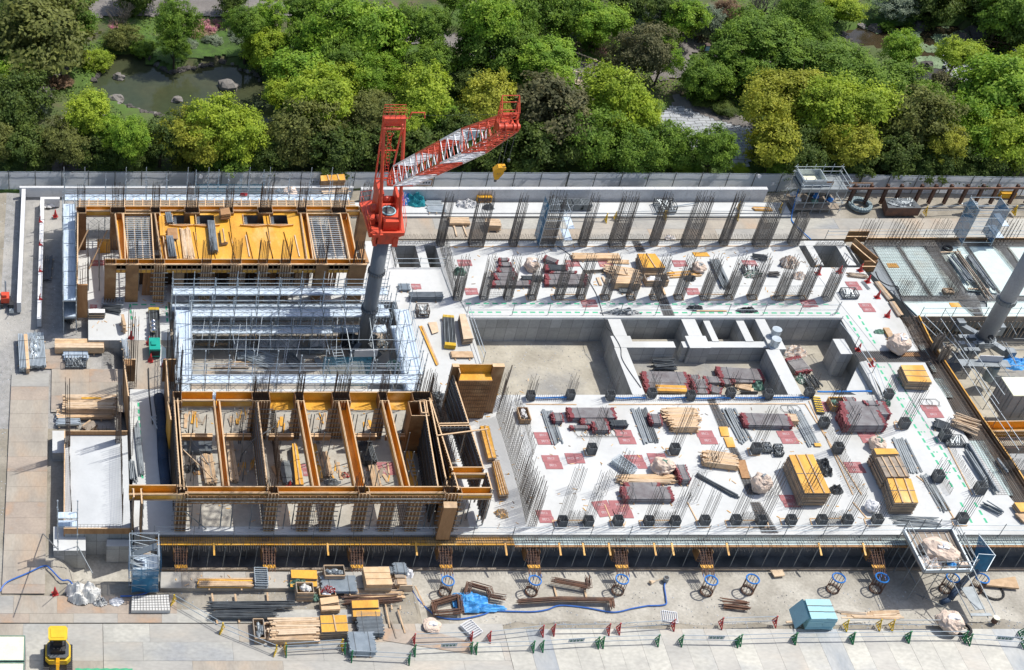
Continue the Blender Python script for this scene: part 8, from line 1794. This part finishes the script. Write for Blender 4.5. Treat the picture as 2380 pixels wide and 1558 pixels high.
TR = [  # u, v, radius px, kind, label, crown height, z scale
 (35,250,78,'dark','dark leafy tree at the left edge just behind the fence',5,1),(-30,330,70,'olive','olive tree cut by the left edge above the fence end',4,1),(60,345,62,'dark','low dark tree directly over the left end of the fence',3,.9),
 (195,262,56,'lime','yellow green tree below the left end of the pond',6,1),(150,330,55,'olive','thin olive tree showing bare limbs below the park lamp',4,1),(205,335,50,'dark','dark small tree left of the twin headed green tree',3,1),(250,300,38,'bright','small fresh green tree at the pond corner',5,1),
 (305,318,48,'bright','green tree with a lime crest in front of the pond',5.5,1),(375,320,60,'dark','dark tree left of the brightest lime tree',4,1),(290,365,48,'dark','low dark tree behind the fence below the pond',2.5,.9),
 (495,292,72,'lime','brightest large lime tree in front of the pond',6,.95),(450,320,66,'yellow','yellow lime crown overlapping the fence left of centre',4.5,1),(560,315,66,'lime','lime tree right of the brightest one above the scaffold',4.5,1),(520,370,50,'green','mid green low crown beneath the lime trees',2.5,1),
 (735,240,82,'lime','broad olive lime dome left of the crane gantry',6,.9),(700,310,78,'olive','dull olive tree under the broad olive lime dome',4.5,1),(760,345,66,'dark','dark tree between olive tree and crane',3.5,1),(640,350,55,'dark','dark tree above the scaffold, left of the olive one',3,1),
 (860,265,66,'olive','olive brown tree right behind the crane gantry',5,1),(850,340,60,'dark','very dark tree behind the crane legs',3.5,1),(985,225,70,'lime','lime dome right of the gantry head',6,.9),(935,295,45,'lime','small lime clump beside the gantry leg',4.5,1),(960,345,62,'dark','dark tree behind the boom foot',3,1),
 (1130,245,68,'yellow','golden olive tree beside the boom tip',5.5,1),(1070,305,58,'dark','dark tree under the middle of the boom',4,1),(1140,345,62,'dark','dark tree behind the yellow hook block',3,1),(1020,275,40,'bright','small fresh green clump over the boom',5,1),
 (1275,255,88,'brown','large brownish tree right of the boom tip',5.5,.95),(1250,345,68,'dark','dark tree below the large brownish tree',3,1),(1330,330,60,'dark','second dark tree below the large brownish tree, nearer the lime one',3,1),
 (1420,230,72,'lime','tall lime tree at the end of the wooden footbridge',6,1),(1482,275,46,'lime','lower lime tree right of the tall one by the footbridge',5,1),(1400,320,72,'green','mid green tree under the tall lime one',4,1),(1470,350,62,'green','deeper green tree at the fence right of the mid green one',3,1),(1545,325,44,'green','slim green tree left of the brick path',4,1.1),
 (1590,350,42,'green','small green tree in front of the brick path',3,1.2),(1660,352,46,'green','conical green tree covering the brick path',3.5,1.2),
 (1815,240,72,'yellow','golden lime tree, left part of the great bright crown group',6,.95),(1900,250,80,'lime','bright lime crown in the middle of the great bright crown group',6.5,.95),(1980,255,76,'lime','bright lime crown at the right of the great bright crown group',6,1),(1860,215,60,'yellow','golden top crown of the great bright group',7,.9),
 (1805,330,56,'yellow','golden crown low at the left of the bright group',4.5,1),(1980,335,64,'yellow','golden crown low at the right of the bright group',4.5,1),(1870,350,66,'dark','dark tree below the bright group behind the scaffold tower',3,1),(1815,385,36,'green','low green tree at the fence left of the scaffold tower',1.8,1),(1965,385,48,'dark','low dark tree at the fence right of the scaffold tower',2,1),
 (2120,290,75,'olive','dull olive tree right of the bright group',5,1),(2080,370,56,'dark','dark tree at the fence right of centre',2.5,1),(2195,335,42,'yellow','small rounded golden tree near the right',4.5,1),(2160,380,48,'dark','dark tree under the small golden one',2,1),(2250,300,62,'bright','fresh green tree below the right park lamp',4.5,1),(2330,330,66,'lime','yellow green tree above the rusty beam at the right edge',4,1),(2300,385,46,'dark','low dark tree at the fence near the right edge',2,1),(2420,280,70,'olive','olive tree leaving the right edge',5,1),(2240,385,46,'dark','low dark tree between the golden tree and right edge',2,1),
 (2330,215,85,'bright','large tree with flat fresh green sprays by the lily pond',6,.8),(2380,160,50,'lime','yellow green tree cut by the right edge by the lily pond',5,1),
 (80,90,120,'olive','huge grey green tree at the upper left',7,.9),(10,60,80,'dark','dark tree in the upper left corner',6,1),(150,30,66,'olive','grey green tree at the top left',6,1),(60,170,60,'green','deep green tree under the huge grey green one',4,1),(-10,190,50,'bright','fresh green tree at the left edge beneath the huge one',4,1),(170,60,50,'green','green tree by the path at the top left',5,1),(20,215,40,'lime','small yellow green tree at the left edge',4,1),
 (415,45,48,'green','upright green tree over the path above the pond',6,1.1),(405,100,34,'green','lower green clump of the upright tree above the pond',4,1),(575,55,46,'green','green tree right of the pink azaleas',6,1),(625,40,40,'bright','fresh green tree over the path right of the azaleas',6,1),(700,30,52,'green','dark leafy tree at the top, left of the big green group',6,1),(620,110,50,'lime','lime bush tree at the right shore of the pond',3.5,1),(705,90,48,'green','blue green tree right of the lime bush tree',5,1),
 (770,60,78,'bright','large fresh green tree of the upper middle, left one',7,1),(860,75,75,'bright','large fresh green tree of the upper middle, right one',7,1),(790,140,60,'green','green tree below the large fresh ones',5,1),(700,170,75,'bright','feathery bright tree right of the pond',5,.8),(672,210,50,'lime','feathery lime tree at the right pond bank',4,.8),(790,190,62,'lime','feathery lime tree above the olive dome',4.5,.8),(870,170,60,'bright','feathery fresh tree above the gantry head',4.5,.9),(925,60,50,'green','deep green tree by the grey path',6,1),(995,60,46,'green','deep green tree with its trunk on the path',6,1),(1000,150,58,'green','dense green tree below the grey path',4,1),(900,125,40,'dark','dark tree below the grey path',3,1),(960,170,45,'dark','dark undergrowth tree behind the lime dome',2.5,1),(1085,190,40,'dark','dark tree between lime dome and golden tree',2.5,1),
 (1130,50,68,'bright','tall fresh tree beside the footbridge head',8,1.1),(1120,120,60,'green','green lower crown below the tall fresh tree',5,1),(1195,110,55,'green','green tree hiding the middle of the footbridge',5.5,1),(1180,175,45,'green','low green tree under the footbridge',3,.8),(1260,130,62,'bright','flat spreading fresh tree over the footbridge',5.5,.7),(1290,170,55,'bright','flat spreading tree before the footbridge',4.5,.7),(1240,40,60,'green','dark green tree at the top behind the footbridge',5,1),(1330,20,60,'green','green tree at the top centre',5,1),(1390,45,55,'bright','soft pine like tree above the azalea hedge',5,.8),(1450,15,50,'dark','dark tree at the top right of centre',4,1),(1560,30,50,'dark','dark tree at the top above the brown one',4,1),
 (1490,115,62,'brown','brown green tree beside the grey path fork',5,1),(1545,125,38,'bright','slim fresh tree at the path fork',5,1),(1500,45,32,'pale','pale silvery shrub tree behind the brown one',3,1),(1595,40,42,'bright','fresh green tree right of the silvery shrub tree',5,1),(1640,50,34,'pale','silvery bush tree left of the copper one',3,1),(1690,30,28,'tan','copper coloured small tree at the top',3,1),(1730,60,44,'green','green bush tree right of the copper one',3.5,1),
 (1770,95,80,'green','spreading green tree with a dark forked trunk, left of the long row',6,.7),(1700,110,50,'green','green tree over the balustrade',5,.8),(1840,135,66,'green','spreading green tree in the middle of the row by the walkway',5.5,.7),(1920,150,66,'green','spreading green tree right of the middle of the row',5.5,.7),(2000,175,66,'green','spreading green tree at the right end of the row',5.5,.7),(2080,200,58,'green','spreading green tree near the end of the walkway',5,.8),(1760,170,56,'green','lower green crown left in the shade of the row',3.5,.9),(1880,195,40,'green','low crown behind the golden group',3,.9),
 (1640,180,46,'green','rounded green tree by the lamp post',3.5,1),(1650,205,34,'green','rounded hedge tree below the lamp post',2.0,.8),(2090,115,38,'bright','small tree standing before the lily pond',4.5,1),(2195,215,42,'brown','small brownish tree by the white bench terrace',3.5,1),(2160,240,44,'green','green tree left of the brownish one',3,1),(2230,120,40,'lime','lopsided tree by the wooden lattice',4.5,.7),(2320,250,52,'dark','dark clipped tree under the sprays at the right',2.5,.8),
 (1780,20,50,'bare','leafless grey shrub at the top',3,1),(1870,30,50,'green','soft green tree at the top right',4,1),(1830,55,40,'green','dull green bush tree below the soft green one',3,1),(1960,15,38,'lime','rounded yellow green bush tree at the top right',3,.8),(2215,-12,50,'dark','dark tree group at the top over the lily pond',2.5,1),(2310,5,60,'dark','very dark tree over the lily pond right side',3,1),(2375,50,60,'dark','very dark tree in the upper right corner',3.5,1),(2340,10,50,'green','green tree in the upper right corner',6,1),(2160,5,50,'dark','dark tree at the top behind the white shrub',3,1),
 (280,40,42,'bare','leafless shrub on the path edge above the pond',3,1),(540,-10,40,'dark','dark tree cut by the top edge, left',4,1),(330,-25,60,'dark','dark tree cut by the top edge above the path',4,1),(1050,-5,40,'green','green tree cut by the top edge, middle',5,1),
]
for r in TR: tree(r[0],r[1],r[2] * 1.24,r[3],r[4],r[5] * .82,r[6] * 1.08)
SHR = [(220,140,40,'lime','rounded yellow green hedge at the left pond shore',.9,.7),(285,88,42,'olive','greyish spreading shrub overhanging the pond',1.5,.8),(330,110,30,'green','green shrub on the pond bank',.8,.8),(470,70,32,'pink','pink white azalea bush by the path',.8,.6),(505,55,14,'pink','small pink azalea tuft at the path',.7,.6),(265,62,26,'pink','pink azalea strip left of the grey shrub',.6,.5),(495,95,24,'pale','pale shrub below the azaleas',.7,.7),(440,105,22,'pale','little pale shrub on the grass bank',.6,.7),(555,85,30,'pale','grey green shrub right of the azaleas',.7,.6),(585,130,26,'dark','dark shrub at the right pond shore',.7,.7),(640,165,30,'green','green shrub at the upper right pond corner',1,.8),
 (2080,10,46,'pale','round whitish variegated shrub at the top right',2,.8),(1905,75,26,'green','green shrub at the lily pond left shore',.8,.7),(1850,110,28,'lime','yellow green shrub left of the lily pond',.8,.7),(1380,95,38,'grassy','long clipped hedge in the middle of the park, left half',.8,.5),(1430,70,38,'grassy','long clipped hedge in the middle of the park, right half',.8,.5),(1350,110,24,'pink','magenta azalea patch below the hedge',.6,.4),(1395,120,20,'pink','second magenta azalea patch nearer the rocks',.6,.4),(1625,232,30,'dark','long dark hedge along the brick path, left half',.8,.5),(1685,250,30,'dark','long dark hedge along the brick path, right half',.8,.5),(2250,265,40,'dark','clipped dark hedge mound at the right',1.2,.6),(2305,290,34,'dark','second clipped hedge mound at the right',1.0,.6),(2125,95,14,'green','grassy tuft island in the lily pond',.4,.7),(2060,62,16,'grassy','grassy tuft behind the pond boulder',.4,.7),(140,190,30,'tan','dry leafy shrub patch left of the pond',.4,.4),(115,130,26,'bright','fresh shrub in the shade at the left',1.2,.8),(80,240,34,'pale','greyish shrub beside the park lamp',1.0,.8),(330,380,40,'dark','dark shrub line at the fence, left of centre',.9,.7),(430,385,34,'olive','olive shrub at the fence below the lime trees',.9,.7),(1210,385,40,'dark','dark shrub at the fence under the brownish tree',.9,.7),(1720,392,20,'lime','yellow green shrub at the fence by the brick path',.6,.6),(1600,390,30,'bright','fresh shrub at the fence before the brick path',.6,.7)]
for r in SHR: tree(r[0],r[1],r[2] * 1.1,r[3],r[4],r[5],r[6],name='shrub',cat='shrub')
# undergrowth: leaves scattered over the park floor
rr = random.Random(3); b = MB(); paths = [gp(L) for L in ([(170,60),(225,18),(330,8),(560,10),(720,22),(800,40),(790,60),(540,52),(300,52),(215,60)],[(900,90),(1030,85),(1250,140),(1420,160),(1420,190),(1200,165),(1000,120)],[(1510,190),(1560,100),(1640,112),(1580,200)],[(1590,95),(1900,165),(2260,225),(2240,300),(2100,215),(1640,135)],[(1500,300),(1560,236),(1745,295),(1740,392),(1690,392)],[(2190,125),(2260,125),(2270,225),(2210,215)],[(340,150),(335,95),(620,80),(640,150),(400,165)])] + [POND1,POND2]
n = 0
while n < 60000:
    x,y = rr.uniform(-12,118),rr.uniform(FENY + .6,150)
    if noise.noise((x * .22,y * .22,5)) < -.12 or any(inpoly(x,y,P) for P in paths): n += .2; continue
    z = height(x,y) + rr.random() ** 2 * .5; a = rr.random() * 6.28; s = rr.uniform(.07,.16); ca,sa = math.cos(a) * s,math.sin(a) * s; t_ = rr.uniform(-.6,.6) * s; i = len(b.v)
    b.v += [Vector((x - ca,y - sa,z - t_)),Vector((x + sa * .6,y - ca * .6,z)),Vector((x + ca,y + sa,z + t_)),Vector((x - sa * .6,y + ca * .6,z))]; b.f.append((i,i + 1,i + 2,i + 3)); b.m.append(0 if noise.noise((x * .1,y * .1,9)) > 0 else 1); n += 1
o = solo('undergrowth',b,['leaf_green','leaf_dark'],'low green ground cover under the park trees','ground cover',kind='stuff')
# lily pads
b = MB(); PADS = [gp([(2010,62),(2200,60),(2260,75),(2290,90),(2240,120),(2150,120),(2090,110),(2060,85)]),gp([(2130,130),(2210,128),(2200,160),(2140,150)])]
for k in range(2600):
    P = PADS[k % 4 == 0]; x = rr.uniform(min(p.x for p in P),max(p.x for p in P)); y = rr.uniform(min(p.y for p in P),max(p.y for p in P))
    if not inpoly(x,y,P) or noise.noise((x * .5,y * .5,1)) < -.15: continue
    s = rr.uniform(.08,.2); i = len(b.v); b.v += [Vector((x + s * math.cos(a * 1.047),y + s * math.sin(a * 1.047),-.13 + rr.random() * .02)) for a in range(6)]; b.f.append(tuple(range(i,i + 6))); b.m.append(0)
solo('lily_pads',b,['leaf_pad'],'floating lily pads covering the right pond','water plants',kind='stuff')
# rocks: shores and boulders
def rock(u,v,rpx,lab,m='rock',z=-.1,sx=1.3):
    p = G(u,v,z); r = rpx / 22.0; b = MB(); b.blob((0,0,0),(r * sx,r,r * .8),9,6,0,.22,int(u + v)); return solo('boulder',b,[m],lab,'rock','garden rocks',loc=p,rz=u)
for u,v,r,l,m in ((531,203,20,'large grey boulder standing in the left pond','rock_pale'),(412,233,11,'small white boulder in the left pond','rock_pale'),(276,180,12,'flat boulder in the left part of the pond','rock_pale'),(270,232,14,'pale slab at the near pond shore','rock_pale'),(1375,130,16,'upright grey boulder below the hedge','rock_pale'),(2137,62,20,'dark boulder in the lily pads','rock'),(2035,68,14,'dark boulder at the lily pond left of the tuft','rock'),(2185,48,16,'dark boulder behind the lily pads','rock'),(2235,92,18,'dark boulder at the right of the lily pads','rock'),(2270,82,22,'long dark stone slab at the right of the lily pond','rock'),(1955,82,12,'small boulder at the left lily pond shore','rock'),(1970,98,12,'small boulder below the left lily pond shore','rock'),(2155,152,12,'dark boulder at the near lily pads','rock'),(2000,60,10,'little stone on the far lily pond shore','rock_pale'),(455,88,9,'dark stone under the azaleas','rock'),(2250,52,14,'stone in the grass behind the lily pond','rock')): rock(u,v,r,l,m)
k = 0
for nm,L in zip(('far left curve','right','left','near left','small upper pool','grassy point'),([(318,118),(352,138),(375,158),(400,168),(430,160),(470,152),(520,142),(560,150)],[(560,162),(590,170),(608,195)],[(240,165),(225,180),(212,193)],[(275,242),(300,250),(385,275)],[(1030,75),(1100,95)],[(360,150),(405,165),(440,155)])):
    for a,c in zip(L,L[1:]):
        n = max(1,int(math.dist(a,c) / 9))
        for i in range(n):
            t = i / n; k += 1; rock(a[0] + (c[0] - a[0]) * t + jit(3),a[1] + (c[1] - a[1]) * t + jit(3),random.uniform(4.5,9),'dark rounded stone on the %s shore of the left pond' % nm,'rock' if k % 4 else 'rock_pale')
# footbridge, balustrades, lamps
def rail_line(t,pts,h,m,z=0.2,post=.12,gap=.35,arch=0):
    P = [G(u,v,z) for u,v in pts]; b = MB(); tot = sum((c - a).length for a,c in zip(P,P[1:])); s = 0
    def zz(s): return arch * math.sin(math.pi * s / tot)
    for a,c in zip(P,P[1:]):
        L = (c - a).length; n = max(1,int(L / gap)); 
        for i in range(n + 1):
            p = a.lerp(c,i / n) + Vector((0,0,zz(s + L * i / n))); w = post if i % 6 == 0 else post * .45; b.box(p.x - w / 2,p.x + w / 2,p.y - w / 2,p.y + w / 2,p.z,p.z + h * (1.1 if i % 6 == 0 else .92))
            if i: b.bar(q_ + Vector((0,0,h)),p + Vector((0,0,h)),.12,.08); b.bar(q_ + Vector((0,0,.15)),p + Vector((0,0,.15)),.06,.06)
            q_ = p
        s += L
    part('railing',b,[m],t,world=True)
t = thing('footbridge','arched pale wooden footbridge between the trees','bridge',G(1330,175,0)); rail_line(t,[(1180,110),(1230,128),(1330,152),(1410,175)],1.1,'bridge',.3,arch=.5); rail_line(t,[(1170,128),(1220,150),(1290,180),(1370,206)],1.1,'bridge',.3,arch=.5)
b = MB(); A = [(1180,112),(1230,130),(1330,154),(1410,177)]; B_ = [(1170,128),(1220,150),(1290,180),(1370,206)]
for i in range(3): b.face([G(*B_[i],.55),G(*B_[i + 1],.55),G(*A[i + 1],.55),G(*A[i],.55)])
for i in range(3): b.face([G(*B_[i],.0),G(*B_[i + 1],.0),G(*B_[i + 1],.54),G(*B_[i],.54)])
part('bridge_deck',b,['bridge'],t,world=True)
t = thing('balustrade','dark brown wooden balustrade along the upper walkway','fence',G(1700,120,0)); rail_line(t,[(1570,95),(1680,118),(1800,145),(1900,165)],1.0,'rail_brown',.1); t = thing('balustrade','dark brown balustrade at the right half of the walkway','fence',G(2000,190,0)); rail_line(t,[(1905,168),(2030,190),(2130,205),(2240,215)],1.0,'rail_brown',.1)
t = thing('lattice_fence','reddish wooden lattice behind the lily pond','fence',G(2300,112,0)); rail_line(t,[(2285,108),(2340,115),(2420,122)],.7,'rust',.1,gap=.5); t = thing('bench_terrace','white slatted benches on the small terrace by the lily pond','bench',G(2215,165,0)); rail_line(t,[(2200,150),(2215,175)],.5,'white',.2,gap=.2); rail_line(t,[(2230,145),(2255,160)],.5,'white',.2,gap=.2)
for u,v,h,l in ((93,268,3.0,'park lamp with a square lantern left of the pond'),(1607,205,5.2,'tall dark park lamp beside the walkway'),(2258,285,2.6,'park lamp in front of the terrace at the right')):
    t = thing('park_lamp',l,'lamp',G(u,v,0)); b = MB(); b.tube((0,0,0),(0,0,h),.07,6); part('post',b,['rail_brown'],t); b = MB(); b.box(.05,.4,-.2,.2,h - .7,h - .15,0); b.box(.0,.45,-.25,.25,h - .149,h - .08,1); part('lantern',b,['sign_blue','rail_brown'],t)
for i,u in enumerate((465,1762)): 
    p = G(u,408,2.0); t = thing('site_lamp','little floodlight on the white fence, %s one' % ('left','right')[i],'lamp',p); b = MB(); b.tube((0,0,0),(.05,-.25,.05),.13,10,0,.2); b.tube((0,0,0),(0,.2,-.3),.03,5); part('lamp_head',b,['white'],t)
# small debris: offcuts on the slab, stones on the dirt
def scatter(name,areas,n,mk,mats,lab,cat,seed=1):
    rr = random.Random(seed); b = MB()
    for (u0_,v0_,u1_,v1_,z,w) in areas:
        for k in range(int(n * w)):
            p = G(rr.uniform(u0_,u1_),rr.uniform(v0_,v1_),z)
            if z < .5 and name == 'pebbles': p.z = height(p.x,p.y)
            mk(b,p,rr)
    solo(name,b,mats,lab,cat,kind='stuff')
def mk1(b,p,rr):
    a = rr.random() * 3.14; L = rr.uniform(.08,.4); b.bar(p + Vector((0,0,.02)),p + Vector((math.cos(a) * L,math.sin(a) * L,.02)),rr.uniform(.03,.07),.03,rr.randrange(3))
def mk2(b,p,rr):
    s = rr.uniform(.02,.075); i = len(b.v); b.v += [p + Vector((s,0,0)),p + Vector((0,s,0)),p + Vector((-s,0,0)),p + Vector((0,-s,0)),p + Vector((0,0,s * .8))]; m_ = rr.randrange(2)
    for k in range(4): b.f.append((i + k,i + (k + 1) % 4,i + 4)); b.m.append(m_)
scatter('timber_offcuts',[(430,940,1040,1220,SL,1.2),(1000,880,1240,1230,SL,.6),(1250,940,2100,1230,SL,1),(1050,575,1950,690,SL,.8),(200,700,400,770,SL,.2),(400,1340,950,1365,.3,.3)],170,mk1,['edge','orange','wood_grey'],'tiny timber offcuts and scraps scattered over the slab','offcuts')
scatter('pebbles',[(0,450,40,1250,0,1),(50,600,280,860,0,1),(350,1375,960,1440,0,1),(960,1340,2380,1440,0,2),(960,1435,2380,1462,0,1.2),(1120,800,1450,915,-1.5,.8),(1470,850,1810,915,-.75,.3)],360,mk2,['conc_new','gravel'],'small stones and rubble lying on the bare ground','rubble',2)
# two walkers on the park path
def person(p,rz,top,trou,lab):
    t = thing('person',lab,'person',p,rz)
    J = {'pel': ((0,0,.92),.13),'wst': ((0,.01,1.08),.115),'che': ((0,.01,1.3),.14),'nk': ((0,.02,1.47),.055),'hd': ((0,.04,1.6),.09),'tp': ((0,.03,1.68),.07)}
    E = [('pel','wst'),('wst','che'),('che','nk'),('nk','hd'),('hd','tp')]
    for s,n in ((-1,'l'),(1,'r')):
        f = .16 * s; J.update({'hp' + n: ((s * .09,0,.88),.09),'kn' + n: ((s * .1,f,.49),.06),'an' + n: ((s * .1,f * 1.2 - .03,.09),.04),'to' + n: ((s * .1,f * 1.2 + .13,.04),.035),'sh' + n: ((s * .18,.01,1.38),.06),'el' + n: ((s * .23,-f * .6,1.12),.045),'wr' + n: ((s * .23,-f + .08,.88),.03),'ha' + n: ((s * .23,-f + .12,.79),.03)})
        E += [('pel','hp' + n),('hp' + n,'kn' + n),('kn' + n,'an' + n),('an' + n,'to' + n),('che','sh' + n),('sh' + n,'el' + n),('el' + n,'wr' + n),('wr' + n,'ha' + n)]
    N = list(J); me = bpy.data.meshes.new('body'); me.from_pydata([J[k][0] for k in N],[(N.index(a),N.index(b)) for a,b in E],[]); me.materials.append(M[top]); o = bpy.data.objects.new('body',me); C.objects.link(o); o.parent = t; o.modifiers.new('skin','SKIN'); o.modifiers.new('sub','SUBSURF').levels = 1
    for i,k in enumerate(N): me.skin_vertices[0].data[i].radius = (J[k][1],) * 2
    me.skin_vertices[0].data[0].use_root = True
    b = MB(); b.blob((0,.0,1.63),(.105,.12,.11),10,7,0,.05,2); part('hair',b,['black'],t)
    b = MB()
    for s in (-1,1): b.tube((s * .09,0,.95),(s * .1,.16 * s,.49),.105,8,0,.075); b.tube((s * .1,.16 * s,.49),(s * .1,.19 * s - .03,.1),.075,8,0,.055)
    part('trousers',b,[trou],t)
person(G(1110,172,.15),.4,'white','steel_dark','person in a white top walking on the path below the trees, left of two'); person(G(1124,178,.15),.4,'steel_grey','black','person in dark clothes walking on the path below the trees, right of two')
